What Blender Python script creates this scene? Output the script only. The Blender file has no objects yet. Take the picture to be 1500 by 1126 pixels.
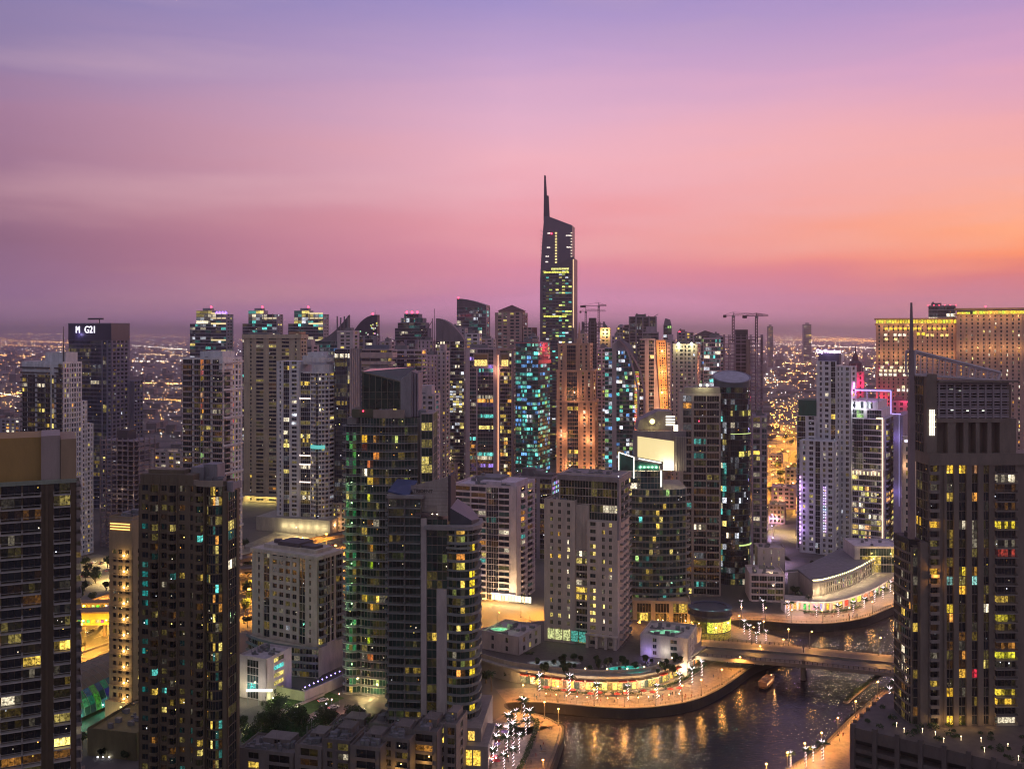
import bpy, math, random, re
from mathutils import Vector, Matrix
from mathutils.geometry import tessellate_polygon
R_ = math.radians
scene = bpy.context.scene
COL = scene.collection

# ------------------------------------------------------------------ camera
F, CX, HY, CH = 1458.0, 750.0, 487.0, 160.0      # focal length in photo pixels, centre column, horizon row, eye height
cam_d = bpy.data.cameras.new('camera'); cam = bpy.data.objects.new('camera', cam_d); COL.objects.link(cam)
cam.location = (0, 0, CH); cam.rotation_euler = (R_(90), 0, 0)
cam_d.sensor_width = 36; cam_d.lens = 36 * F / 1500; cam_d.shift_y = -(563 - HY) / 1500
cam_d.clip_start = 1; cam_d.clip_end = 120000
scene.camera = cam
# ------------------------------------------------------------------ world
world = bpy.data.worlds.new('World'); scene.world = world; world.use_nodes = True
NT = world.node_tree; NT.nodes.clear()

def srgb(r, g, b):
    f = lambda c: (c / 255) / 12.92 if c <= 10 else (((c / 255) + .055) / 1.055) ** 2.4
    return (f(r), f(g), f(b), 1)

class G:
    """small node helper"""
    def __init__(s, nt): s.nt = nt
    def n(s, t, **k):
        o = s.nt.nodes.new(t)
        for a, v in k.items(): setattr(o, a, v)
        return o
    def l(s, a, b): s.nt.links.new(a, b)
    def m(s, op, a, b=None, c=None, clamp=False):
        o = s.n('ShaderNodeMath', operation=op, use_clamp=clamp)
        for i, v in enumerate((a, b, c)):
            if v is None: continue
            if isinstance(v, (int, float)): o.inputs[i].default_value = v
            else: s.l(v, o.inputs[i])
        return o.outputs[0]
    def mix(s, f, a, b, mode='MIX'):
        o = s.n('ShaderNodeMix', data_type='RGBA', blend_type=mode)
        for i, v in ((0, f), (6, a), (7, b)):
            if isinstance(v, (int, float)): o.inputs[i].default_value = v
            elif isinstance(v, tuple): o.inputs[i].default_value = v if len(v) == 4 else (*v, 1)
            else: s.l(v, o.inputs[i])
        return o.outputs[2]
    def ramp(s, f, pts, interp='LINEAR'):
        o = s.n('ShaderNodeValToRGB'); cr = o.color_ramp; cr.interpolation = interp
        while len(cr.elements) < len(pts): cr.elements.new(.5)
        for e, (p, c) in zip(cr.elements, pts):
            e.position = p; e.color = c if len(c) == 4 else (*c, 1)
        s.l(f, o.inputs[0]); return o.outputs[0]

g = G(NT)
tc = g.n('ShaderNodeTexCoord'); sx = g.n('ShaderNodeSeparateXYZ'); g.l(tc.outputs['Generated'], sx.inputs[0])
hor = g.m('SQRT', g.m('ADD', g.m('MULTIPLY', sx.outputs[0], sx.outputs[0]), g.m('MULTIPLY', sx.outputs[1], sx.outputs[1])))
elev = g.m('ARCTAN2', sx.outputs[2], hor)                # radians above the horizon
azi = g.m('ARCTAN2', sx.outputs[0], sx.outputs[1])       # 0 = ahead, + = right
# thin streaks of cloud: noise stretched along the horizon, tilted a little
mp = g.n('ShaderNodeMapping'); mp.inputs['Scale'].default_value = (1.6, 1.6, 13); mp.inputs['Rotation'].default_value = (0, R_(-13), 0)
g.l(tc.outputs['Generated'], mp.inputs[0])
nz = g.n('ShaderNodeTexNoise'); nz.inputs['Scale'].default_value = 1.5; nz.inputs['Detail'].default_value = 5; nz.inputs['Roughness'].default_value = .5
g.l(mp.outputs[0], nz.inputs['Vector'])
nd = g.m('SUBTRACT', nz.outputs[0], .5)
t = g.m('ADD', g.m('MULTIPLY', elev, 1 / R_(36)), g.m('MULTIPLY', nd, .17), clamp=True)   # photo's top edge is at about .5
def sky_ramp(*c):
    return g.ramp(t, [(p, srgb(*k)) for p, k in c], 'EASE' if False else 'LINEAR')
L = sky_ramp((0, (162, 124, 164)), (.055, (146, 108, 142)), (.11, (138, 98, 122)), (.2, (152, 110, 132)), (.3, (158, 120, 148)), (.4, (140, 122, 160)), (.52, (120, 116, 164)), (1, (92, 92, 128)))
M = sky_ramp((0, (232, 160, 200)), (.05, (216, 142, 176)), (.1, (222, 140, 160)), (.17, (230, 152, 162)), (.25, (232, 172, 184)), (.34, (216, 168, 192)), (.43, (186, 154, 194)), (.52, (150, 136, 190)), (1, (98, 98, 136)))
Rr = sky_ramp((0, (226, 150, 176)), (.05, (208, 130, 148)), (.085, (222, 120, 116)), (.125, (255, 144, 88)), (.16, (255, 164, 112)), (.21, (242, 168, 150)), (.29, (230, 164, 168)), (.38, (204, 154, 186)), (.48, (166, 140, 188)), (1, (104, 100, 138)))
B = sky_ramp((0, (64, 62, 76)), (.12, (92, 92, 108)), (.3, (136, 136, 154)), (.6, (146, 148, 168)), (1, (124, 128, 152)))
a1 = g.m('MULTIPLY_ADD', azi, 1 / R_(27), 1, clamp=True)
a2 = g.m('POWER', g.m('MULTIPLY', azi, 1 / R_(27), clamp=True), 1.35)
c = g.mix(a1, L, M); c = g.mix(a2, c, Rr)
back = g.n('ShaderNodeMapRange'); back.inputs[1].default_value = R_(60); back.inputs[2].default_value = R_(125)
g.l(g.m('ABSOLUTE', azi), back.inputs[0])
c = g.mix(back.outputs[0], c, B)
c = g.mix(g.m('MULTIPLY', g.m('SUBTRACT', nz.outputs[0], .5, clamp=True), 1.0, clamp=True), c, (.86, .50, .46, 1))
bg = g.n('ShaderNodeBackground'); bg.inputs[1].default_value = 1.0; g.l(c, bg.inputs[0])
wo = g.n('ShaderNodeOutputWorld'); g.l(bg.outputs[0], wo.inputs[0])
world.cycles.sampling_method = 'MANUAL'; world.cycles.sample_map_resolution = 512
# afterglow of the set sun, low and wide, from the right and ahead
sd = bpy.data.lights.new('afterglow', 'SUN'); sd.energy = .55; sd.angle = R_(25); sd.color = (1, .55, .5)
so = bpy.data.objects.new('afterglow', sd); COL.objects.link(so)
so.rotation_euler = Vector((.86, .5, .12)).to_track_quat('Z', 'Y').to_euler()
# ------------------------------------------------------------------ exposure and sampling
vs = scene.view_settings; vs.view_transform = 'Standard'; vs.look = 'None'; vs.exposure = .22; vs.gamma = 1
scene.render.engine = 'CYCLES'; cy = scene.cycles
cy.max_bounces = 4; cy.diffuse_bounces = 2; cy.glossy_bounces = 3; cy.transmission_bounces = 2; cy.volume_bounces = 0; cy.transparent_max_bounces = 6
cy.sample_clamp_direct = 40; cy.sample_clamp_indirect = 3; cy.use_denoising = True; cy.caustics_reflective = False; cy.caustics_refractive = False
cy.use_light_tree = True; cy.pixel_filter_type = 'BLACKMAN_HARRIS'; cy.filter_width = 1.15
try: cy.denoiser = 'OPENIMAGEDENOISE'
except Exception: pass
rnd = random.Random(7)

# ================================================================== materials
MATS = {}
def wallm(rgb, rough=.75, var=.25, sc=.35, metal=0):
    rgb = tuple(c * .74 for c in rgb)
    key = ('w', rgb, rough, var, sc, metal)
    if key in MATS: return MATS[key]
    m = bpy.data.materials.new('wall_paint'); m.use_nodes = True; nt = m.node_tree; g = G(nt); b = nt.nodes['Principled BSDF']
    tc = g.n('ShaderNodeTexCoord')
    mp = g.n('ShaderNodeMapping'); mp.inputs['Scale'].default_value = (1, 1, .25); g.l(tc.outputs['Object'], mp.inputs[0])
    n1 = g.n('ShaderNodeTexNoise'); n1.inputs['Scale'].default_value = sc; n1.inputs['Detail'].default_value = 6; g.l(mp.outputs[0], n1.inputs['Vector'])
    n2 = g.n('ShaderNodeTexNoise'); n2.inputs['Scale'].default_value = sc * 7; n2.inputs['Detail'].default_value = 2; g.l(mp.outputs[0], n2.inputs['Vector'])
    f = g.m('ADD', g.m('MULTIPLY', n1.outputs[0], .7), g.m('MULTIPLY', n2.outputs[0], .3))
    lo = tuple(c * (1 - var) for c in rgb); hi = tuple(min(1, c * (1 + var)) for c in rgb)
    g.l(g.ramp(f, [(.3, lo), (.7, hi)]), b.inputs['Base Color'])
    b.inputs['Roughness'].default_value = rough; b.inputs['Metallic'].default_value = metal
    MATS[key] = m; return m
def glassm(rgb=(.02, .035, .045), ior=1.6, rough=.07):
    """window glass; face attribute 'lit' holds the glow colour"""
    key = ('g', rgb, ior, rough)
    if key in MATS: return MATS[key]
    m = bpy.data.materials.new('window_glass'); m.use_nodes = True; nt = m.node_tree; g = G(nt); b = nt.nodes['Principled BSDF']
    at = g.n('ShaderNodeAttribute'); at.attribute_name = 'lit'
    geo = g.n('ShaderNodeNewGeometry')
    n1 = g.n('ShaderNodeTexNoise'); n1.inputs['Scale'].default_value = 1.3; n1.inputs['Detail'].default_value = 5; n1.inputs['Roughness'].default_value = .7; g.l(geo.outputs['Position'], n1.inputs['Vector'])
    k = g.n('ShaderNodeMapRange'); k.inputs[1].default_value = .38; k.inputs[2].default_value = .62; k.inputs[3].default_value = .15; k.inputs[4].default_value = 1.9; g.l(n1.outputs[0], k.inputs[0])
    n3 = g.n('ShaderNodeTexNoise'); n3.inputs['Scale'].default_value = .12; g.l(geo.outputs['Position'], n3.inputs['Vector'])
    lo = tuple(c * .45 for c in rgb); hi = tuple(c * 1.7 for c in rgb)
    g.l(g.ramp(n3.outputs[0], [(.35, lo), (.65, hi)]), b.inputs['Base Color'])
    g.l(at.outputs['Color'], b.inputs['Emission Color']); g.l(k.outputs[0], b.inputs['Emission Strength'])
    b.inputs['Roughness'].default_value = rough; b.inputs['IOR'].default_value = ior
    bp = g.n('ShaderNodeBump'); bp.inputs['Strength'].default_value = .25; bp.inputs['Distance'].default_value = .12
    n2 = g.n('ShaderNodeTexNoise'); n2.inputs['Scale'].default_value = .45; n2.inputs['Detail'].default_value = 1; g.l(geo.outputs['Position'], n2.inputs['Vector'])
    g.l(n2.outputs[0], bp.inputs['Height']); g.l(bp.outputs[0], b.inputs['Normal'])
    m.cycles.emission_sampling = 'NONE'
    MATS[key] = m; return m
def glowm(rgb, s=1.0, samp=False):
    key = ('e', rgb, s, samp)
    if key in MATS: return MATS[key]
    m = bpy.data.materials.new('lamp_glow'); m.use_nodes = True; b = m.node_tree.nodes['Principled BSDF']
    b.inputs['Base Color'].default_value = (.5, .5, .5, 1)
    b.inputs['Emission Color'].default_value = (*rgb, 1); b.inputs['Emission Strength'].default_value = s
    m.cycles.emission_sampling = 'AUTO' if samp else 'NONE'
    MATS[key] = m; return m
def attrglow(s=1.0):
    key = ('ag', s)
    if key in MATS: return MATS[key]
    m = bpy.data.materials.new('lamp_glow'); m.use_nodes = True; g = G(m.node_tree); b = m.node_tree.nodes['Principled BSDF']
    at = g.n('ShaderNodeAttribute'); at.attribute_name = 'lit'
    g.l(at.outputs['Color'], b.inputs['Emission Color']); b.inputs['Emission Strength'].default_value = s; b.inputs['Base Color'].default_value = (.3, .3, .3, 1)
    m.cycles.emission_sampling = 'NONE'; MATS[key] = m; return m
def groundm(name, c1, c2, sc=.05, rough=.85, bump=0.0, c3=None, sc3=.6):
    m = bpy.data.materials.new(name); m.use_nodes = True; g = G(m.node_tree); b = m.node_tree.nodes['Principled BSDF']
    geo = g.n('ShaderNodeNewGeometry')
    n = g.n('ShaderNodeTexNoise'); n.inputs['Scale'].default_value = sc; n.inputs['Detail'].default_value = 8; n.inputs['Roughness'].default_value = .65; g.l(geo.outputs['Position'], n.inputs['Vector'])
    c = g.ramp(n.outputs[0], [(.38, c1), (.62, c2)])
    if c3:
        v = g.n('ShaderNodeTexVoronoi'); v.inputs['Scale'].default_value = sc3; g.l(geo.outputs['Position'], v.inputs['Vector'])
        c = g.mix(g.m('MULTIPLY', g.m('LESS_THAN', v.outputs['Distance'], .35), .5), c, c3)
    g.l(c, b.inputs['Base Color']); b.inputs['Roughness'].default_value = rough
    if bump:
        bp = g.n('ShaderNodeBump'); bp.inputs['Strength'].default_value = 1; bp.inputs['Distance'].default_value = bump
        g.l(n.outputs[0], bp.inputs['Height']); g.l(bp.outputs[0], b.inputs['Normal'])
    return m

# ================================================================== mesh helpers
class MB:
    def __init__(s): s.v = []; s.f = []; s.c = []
    def face(s, pts, col=(0, 0, 0)):
        k = len(s.v); s.v += [tuple(p) for p in pts]; s.f.append(tuple(range(k, k + len(pts)))); s.c.append(col)
    def hexa(s, p, col=(0, 0, 0)):
        """8 points: 4 bottom (ccw from above), 4 top"""
        k = len(s.v); s.v += [tuple(q) for q in p]
        for f in ((3, 2, 1, 0), (4, 5, 6, 7), (0, 1, 5, 4), (1, 2, 6, 5), (2, 3, 7, 6), (3, 0, 4, 7)):
            s.f.append(tuple(k + i for i in f)); s.c.append(col)
    def box(s, x0, x1, y0, y1, z0, z1, col=(0, 0, 0)):
        s.hexa([(x0, y0, z0), (x1, y0, z0), (x1, y1, z0), (x0, y1, z0), (x0, y0, z1), (x1, y0, z1), (x1, y1, z1), (x0, y1, z1)], col)
    def seg(s, p0, p1, o0, o1, z0, z1, col=(0, 0, 0), u0=0, u1=None):
        """box along p0->p1 between outward offsets o0<o1 (outward = right of travel), from u0 to u1 metres"""
        dx, dy = p1[0] - p0[0], p1[1] - p0[1]; L = math.hypot(dx, dy) or 1e-6; dx /= L; dy /= L
        if u1 is None: u1 = L
        nx, ny = dy, -dx
        P = lambda u, o, z: (p0[0] + dx * u + nx * o, p0[1] + dy * u + ny * o, z)
        s.hexa([P(u0, o1, z0), P(u1, o1, z0), P(u1, o0, z0), P(u0, o0, z0), P(u0, o1, z1), P(u1, o1, z1), P(u1, o0, z1), P(u0, o0, z1)], col)
    def prism(s, poly, z0, z1, col=(0, 0, 0), ztop=None):
        n = len(poly); k = len(s.v)
        s.v += [(p[0], p[1], z0) for p in poly] + [(p[0], p[1], z1 if ztop is None else ztop[i]) for i, p in enumerate(poly)]
        s.f.append(tuple(range(k + n - 1, k - 1, -1))); s.c.append(col); s.f.append(tuple(range(k + n, k + 2 * n))); s.c.append(col)
        for i in range(n):
            j = (i + 1) % n; s.f.append((k + i, k + j, k + n + j, k + n + i)); s.c.append(col)
    def extr(s, poly, y0, y1, col=(0, 0, 0)):
        """outline in x,z (counter-clockwise seen from -y) extruded in y"""
        n = len(poly); k = len(s.v)
        s.v += [(p[0], y0, p[1]) for p in poly] + [(p[0], y1, p[1]) for p in poly]
        s.f.append(tuple(range(k, k + n))); s.c.append(col); s.f.append(tuple(range(k + 2 * n - 1, k + n - 1, -1))); s.c.append(col)
        for i in range(n):
            j = (i + 1) % n; s.f.append((k + j, k + i, k + n + i, k + n + j)); s.c.append(col)
    def tube(s, a, b, r0, r1=None, n=6, col=(0, 0, 0)):
        r1 = r0 if r1 is None else r1
        a = Vector(a); b = Vector(b); d = (b - a).normalized(); u = d.orthogonal().normalized(); w = d.cross(u); k = len(s.v)
        for c, r in ((a, r0), (b, r1)):
            for i in range(n):
                t = 2 * math.pi * i / n; s.v.append(tuple(c + (u * math.cos(t) + w * math.sin(t)) * r))
        for i in range(n):
            j = (i + 1) % n; s.f.append((k + i, k + j, k + n + j, k + n + i)); s.c.append(col)
        s.f.append(tuple(range(k + n - 1, k - 1, -1))); s.c.append(col); s.f.append(tuple(range(k + n, k + 2 * n))); s.c.append(col)
    def ball(s, c, r, col=(0, 0, 0), n=6, m=4, sz=1):
        k = len(s.v); x, y, z = c
        s.v.append((x, y, z - r * sz))
        for i in range(1, m):
            ph = -math.pi / 2 + math.pi * i / m
            for j in range(n): t = 2 * math.pi * j / n; s.v.append((x + r * math.cos(ph) * math.cos(t), y + r * math.cos(ph) * math.sin(t), z + r * sz * math.sin(ph)))
        s.v.append((x, y, z + r * sz)); top = len(s.v) - 1
        for j in range(n):
            q = (j + 1) % n; s.f.append((k, k + 1 + q, k + 1 + j)); s.c.append(col)
            for i in range(m - 2):
                a = k + 1 + i * n; s.f.append((a + j, a + q, a + n + q, a + n + j)); s.c.append(col)
            a = k + 1 + (m - 2) * n; s.f.append((a + j, a + q, top)); s.c.append(col)
    def octa(s, c, r, col):
        x, y, z = c; k = len(s.v)
        s.v += [(x - r, y, z), (x + r, y, z), (x, y - r, z), (x, y + r, z), (x, y, z - r), (x, y, z + r)]
        for f in ((0, 2, 5), (2, 1, 5), (1, 3, 5), (3, 0, 5), (2, 0, 4), (1, 2, 4), (3, 1, 4), (0, 3, 4)):
            s.f.append(tuple(k + i for i in f)); s.c.append(col)
    def ribbon(s, pts, o0, o1, z0, z1, col=(0, 0, 0), closed=False):
        n = len(pts); nr = []
        for i in range(n):
            acc = Vector((0, 0))
            for a, b in ((i - 1, i), (i, i + 1)):
                if not closed and (a < 0 or b >= n): continue
                p, q = pts[a % n], pts[b % n]; d = Vector((q[0] - p[0], q[1] - p[1])).normalized(); acc += Vector((d.y, -d.x))
            nr.append(acc.normalized())
        O = lambda i, o, z: (pts[i][0] + nr[i].x * o, pts[i][1] + nr[i].y * o, z)
        for i in range(n if closed else n - 1):
            j = (i + 1) % n
            s.hexa([O(i, o1, z0), O(j, o1, z0), O(j, o0, z0), O(i, o0, z0), O(i, o1, z1), O(j, o1, z1), O(j, o0, z1), O(i, o0, z1)], col)
    def build(s, name, mat, parent=None, smooth=False):
        me = bpy.data.meshes.new(name); me.from_pydata(s.v, [], s.f)
        a = me.attributes.new('lit', 'FLOAT_COLOR', 'FACE'); flat = []
        for c in s.c: flat += [c[0], c[1], c[2], 1]
        a.data.foreach_set('color', flat)
        if smooth: me.polygons.foreach_set('use_smooth', [True] * len(s.f))
        me.materials.append(mat)
        o = bpy.data.objects.new(name, me); COL.objects.link(o)
        if parent: o.parent = parent
        return o

def tag(o, label=None, cat=None, group=None, kind=None):
    if label: o['label'] = label; n_ = len(label.split()); (print('LABEL', n_, label) if n_ > 16 or n_ < 4 else None)
    if cat: o['category'] = cat
    if group: o['group'] = group
    if kind: o['kind'] = kind
    return o
def empty(name, loc, rz=0):
    o = bpy.data.objects.new(name, None); COL.objects.link(o); o.location = loc; o.rotation_euler = (0, 0, rz); o.empty_display_size = 1; return o
KIDS = {}
def copy_tree(o, parent=None, only=None):
    c = o.copy(); COL.objects.link(c); c.parent = parent
    if parent is None and o.parent is None: pass
    for ch in KIDS.get(o.name) or [x for x in o.children]:
        if only and ch.name.split('.')[0] not in only: continue
        copy_tree(ch, c)
    return c
def WX(px, d): return (px - CX) / F * d
def WZ(py, d): return CH - (py - HY) / F * d
def GD(py, z=0): return (CH - z) * F / (py - HY)           # depth at which ground height z sits on that row
def GP(px, py, z=0): d = GD(py, z); return (WX(px, d), d)

# light colours inside the rooms
Y1 = (1, .66, .1); Y2 = (1, .78, .2); OR = (1, .42, .07); WH = (.85, .9, 1); WW = (1, .86, .6); CYN = (.15, .85, .75); GR = (.45, .8, .22); PU = (.4, .25, 1); BL = (.15, .4, .9); PK = (1, .3, .45)
PALW = [Y1, Y1, Y2, Y2, WW, OR]; PALM = [Y1, Y2, WW, WW, WH, Y2]; PALC = [CYN, WW, WH, GR, WH, BL]; PALG = [Y2, Y2, Y1, WW, Y1, (.7, .8, .2)]

class Bld:
    def __init__(s, name, label, cat, xl, xc, xr, d, th, ytop, wall, glass=None, fh=3.4, lp=.1, pal=PALW, D=None, group=None, ztop=None, inten=1.0):
        th = R_(th); c, sn = math.cos(th), math.sin(th)
        tl, t_, tr = (xl - CX) / F, (xc - CX) / F, (xr - CX) / F
        if th >= 0:
            s.W = d * (tr - t_) / (c - tr * sn); ox, oy = t_ * d, d
            den = sn + tl * c; DD = d * (t_ - tl) / den if den > .02 else 0
        else:
            s.W = d * (t_ - tl) / (c - tl * sn); ox, oy = t_ * d - s.W * c, d - s.W * sn
            den = -sn - tr * c; DD = d * (tr - t_) / den if den > .02 else 0
        if D is None:
            D = DD
            if not 8 < D < 75: print('DEPTH?', name, label[:30], round(DD, 1)); D = min(max(D, 18), 45)
        s.D = D; s.d = d; s.cfg = dict(fh=fh, lp=lp * (1.75 if d > 560 else 1.35), pal=pal, inten=inten)
        s.top = WZ(ytop, d) if ztop is None else ztop
        s.root = empty(name, (ox, oy, 0), th); tag(s.root, label, cat, group)
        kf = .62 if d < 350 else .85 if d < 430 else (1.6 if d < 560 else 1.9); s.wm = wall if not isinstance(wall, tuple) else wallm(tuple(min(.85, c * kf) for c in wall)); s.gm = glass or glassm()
        s.wall = MB(); s.wins = []; s.balc = {}; s.parts = []; s.th = th; s.near = d < 620
        s.r = random.Random(hash_(label))
    def z(s, py): return WZ(py, s.d)
    def u(s, px, face='F'):
        """local x on the front face (or local y on a side face) seen at that pixel column"""
        t = (px - CX) / F; o = s.root.location; c, sn = math.cos(s.th), math.sin(s.th)
        if face == 'F': return (t * o.y - o.x) / (c - t * sn)
        ax, ay = (o.x + s.W * c, o.y + s.W * sn) if face == 'R' else (o.x, o.y)
        return (t * ay - ax) / (-sn - t * c)
    def bal(s, k): return s.balc.setdefault(k, MB())
    def litcol(s, p, pal, it):
        r = s.r
        if r.random() >= p:
            if r.random() < .38: c = r.choice(pal); k = (.01 + .11 * r.random() ** 2) * it; return (c[0] * k, c[1] * k, c[2] * k)
            return (0, 0, 0)
        c = r.choice(pal); k = it * math.exp(r.uniform(-1.5, .35)); return (c[0] * k, c[1] * k, c[2] * k)
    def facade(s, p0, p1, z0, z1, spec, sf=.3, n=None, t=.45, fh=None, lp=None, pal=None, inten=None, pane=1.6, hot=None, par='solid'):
        fh = fh or s.cfg['fh']; lp = s.cfg['lp'] if lp is None else lp; pal = pal or s.cfg['pal']; it = inten or s.cfg['inten']
        n = n or max(1, round((z1 - z0) / fh)); fh = (z1 - z0) / n
        dx, dy = p1[0] - p0[0], p1[1] - p0[1]; L = math.hypot(dx, dy); dx /= L; dy /= L; nx, ny = dy, -dx
        P = lambda u, o, z: (p0[0] + dx * u + nx * o, p0[1] + dy * u + ny * o, z)
        toks = []
        for w in spec.split():
            m = re.match(r'([a-zA-Z])([\d.]*)(?:\*([\d.]+))?$', w); toks.append((m[1], float(m[2] or 1), float(m[3] or 1)))
        S = L / sum(k[1] for k in toks); u = 0
        wl = s.wall
        for bi, (ty, w, mul) in enumerate(toks):
            a, b = u, u + w * S; u = b
            if ty in 'sp':
                wl.seg(p0, p1, -t, 0 if ty == 's' else .45, z0, z1 + (0 if ty == 's' else .35), (0, 0, 0), a, b); continue
            e = (b - a)
            if ty == 'w': m0 = .17 * e; wa, wb = a + m0, b - m0; pf = sf + .12
            elif ty == 'v': m0 = .3 * e; wa, wb = a + m0, b - m0; pf = sf + .1
            elif ty == 'g': wa, wb = a, b; pf = sf * .5
            elif ty == 'G': wa, wb = a, b; pf = .08
            else: wa, wb = a + .04 * e, b - .04 * e; pf = .12
            if wa > a + .02:
                wl.seg(p0, p1, -t, 0, z0, z1, (0, 0, 0), a, wa); wl.seg(p0, p1, -t, 0, z0, z1, (0, 0, 0), wb, b)
            np_ = max(1, round((wb - wa) / pane)) if ty in 'gGbB' else (2 if s.d < 1000 else 1)
            so = -.04 if ty in 'wv' else -t + .16
            if ty in 'gG' and s.near:
                for i in range(np_ + 1):
                    uu = wa + (wb - wa) * i / np_; wl.seg(p0, p1, -t, -t + .2, z0, z1, (0, 0, 0), max(wa, uu - .06), min(wb, uu + .06))
            for k in range(n):
                za = z0 + k * fh; zs = za + fh * pf
                wl.seg(p0, p1, -t, so, za, zs, (0, 0, 0), wa + .005, wb - .005)
                p = lp * mul
                if hot and (bi, k) in hot: c = hot[(bi, k)]
                else: c = s.litcol(p, pal, it)
                mb = MB(); s.wins.append((max(c) * 3 + (wb - wa) * (1.0 if abs(dx) > .7 else .5) / 8 + za / 600, mb))
                for i in range(np_):
                    q0 = wa + (wb - wa) * i / np_ + .05; q1 = wa + (wb - wa) * (i + 1) / np_ - .05
                    f = s.r.uniform(.3, 1.3) if s.r.random() > .3 else .06
                    j = s.r.uniform(-.012, .012); o = -t + .03
                    if s.r.random() < (.06 if s.near else .035) and q1 - q0 > .7:  # tiny glowing squares added to the panes as painted sparkle
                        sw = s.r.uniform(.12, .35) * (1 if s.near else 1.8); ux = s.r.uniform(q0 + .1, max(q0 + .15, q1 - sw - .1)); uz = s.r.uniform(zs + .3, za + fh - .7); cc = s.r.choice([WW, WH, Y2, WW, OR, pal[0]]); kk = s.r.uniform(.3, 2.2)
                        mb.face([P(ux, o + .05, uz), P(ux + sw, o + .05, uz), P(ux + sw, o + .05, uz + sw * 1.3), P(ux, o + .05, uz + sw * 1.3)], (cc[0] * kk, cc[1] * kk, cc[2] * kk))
                    mb.face([P(q0, o + j, zs), P(q1, o - j, zs), P(q1, o - j, za + fh - .02), P(q0, o + j, za + fh - .02)], (c[0] * f, c[1] * f, c[2] * f))
                if ty in 'bBc':
                    bm = s.bal(('b', len(s.balc), abs(dx) > .7)); out = 1.5 if ty != 'c' else .8
                    bm.seg(p0, p1, -t + .1, out, za, za + .22, (0, 0, 0), a + .05, b - .05)
                    if ty in 'bc':
                        bm.seg(p0, p1, out - .18, out, za + .22, za + 1.15, (0, 0, 0), a + .05, b - .05)
                    else:
                        bm.seg(p0, p1, out - .1, out - .04, za + .22, za + .3, (0, 0, 0), a + .05, b - .05); bm.seg(p0, p1, out - .12, out - .04, za + 1.1, za + 1.18, (0, 0, 0), a + .05, b - .05)
                    for uu in (a + .05, b - .2):
                        bm.seg(p0, p1, -t + .1, out - .18, za + .22, za + 1.15, (0, 0, 0), uu, uu + .15)
    def block(s, x0, x1, y0, y1, z0, z1, F=None, R=None, L=None, B=None, t=.45, **k):
        s.wall.box(x0 + (t if L else 0), x1 - (t if R else 0), y0 + (t if F else 0), y1 - (t if B else 0), z0, z1)
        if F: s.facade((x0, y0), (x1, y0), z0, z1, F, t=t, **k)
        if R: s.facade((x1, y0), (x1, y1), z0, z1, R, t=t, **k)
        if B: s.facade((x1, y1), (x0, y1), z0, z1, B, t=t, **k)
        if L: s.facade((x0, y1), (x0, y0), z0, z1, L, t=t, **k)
        s.wall.box(x0 - .05, x1 + .05, y0 - .05, y1 + .05, z1, z1 + .35)
        return s
    def roof(s, x0, x1, y0, y1, z, n=5, par=1.1, big=True):
        n = n * (4 if s.near else 2)
        m = MB(); m.ribbon([(x0, y0), (x1, y0), (x1, y1), (x0, y1)], -.3, .02, z + .35, z + .35 + par, closed=True); m.build('parapet', s.wm, s.root)
        m = MB(); r = s.r; z += .35
        if big:
            bx = r.uniform(x0 + 2, x0 + (x1 - x0) * .4); m.box(bx, bx + (x1 - x0) * .38, y0 + (y1 - y0) * .3, y0 + (y1 - y0) * .75, z, z + 4.2); m.box(bx + 1, bx + 3, y0 + (y1 - y0) * .4, y0 + (y1 - y0) * .5, z + 4.2, z + 5.6)
        for i in range(n):
            a = r.uniform(x0 + 1.5, x1 - 4); b = r.uniform(y0 + 1.5, y1 - 3.5); w = r.uniform(1, 2.8); h = r.uniform(.9, 2.2); m.box(a, a + w, b, b + r.uniform(1, 2), z, z + h)
            if i % 3 == 0: m.tube((a, b, z), (a, b, z + h + r.uniform(2, 5)), .08, n=4)
        if s.near and x1 - x0 > 9:
            for k in range(3): a = r.uniform(x0 + 1, x1 - 6); c = r.uniform(y0 + 1, y1 - 2); m.box(a, a + r.uniform(3, 6), c, c + .5, z, z + .6); m.tube((a + 1, c + 1.2, z), (a + 1, c + 1.2, z + 1.3), .55, n=9)
        m.build('roof_plant', wallm((.26, .25, .26)), s.root)
    def part(s, name, mb, mat, label=None): o = mb.build(name, mat, s.root); tag(o, label); return o
    def beacon(s, x, y, z, r=1.0, col=(1, .03, .08), st=6):
        m = MB(); m.ball((x, y, z + r), r); m.build('beacon', glowm(col, st), s.root); m = MB(); m.tube((x, y, z - 1.5), (x, y, z + r * .2), .15, n=4); m.build('beacon_post', wallm((.1, .1, .1)), s.root)
    def mast(s, x, y, z0, z1, r=.35): m = MB(); m.tube((x, y, z0), (x, y, z1), r, r * .4, 6); m.build('mast', wallm((.12, .11, .12)), s.root)
    def glow(s, x, y, z, e, col, r=.3):
        l = bpy.data.lights.new('facade_light', 'POINT'); l.energy = e; l.color = col; l.shadow_soft_size = r; o = bpy.data.objects.new('facade_light', l); COL.objects.link(o); o.parent = s.root; o.location = (x, y, z)
    def pieces(s, name, mbs, mat, cap=100):
        for m in mbs[:cap]: m.build(name, mat, s.root)
        if len(mbs) > cap:
            a = MB()
            for m in mbs[cap:]:
                k = len(a.v); a.v += m.v; a.f += [tuple(k + i for i in f) for f in m.f]; a.c += m.c
            tag(a.build(name, mat, s.root), kind='stuff')
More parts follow.
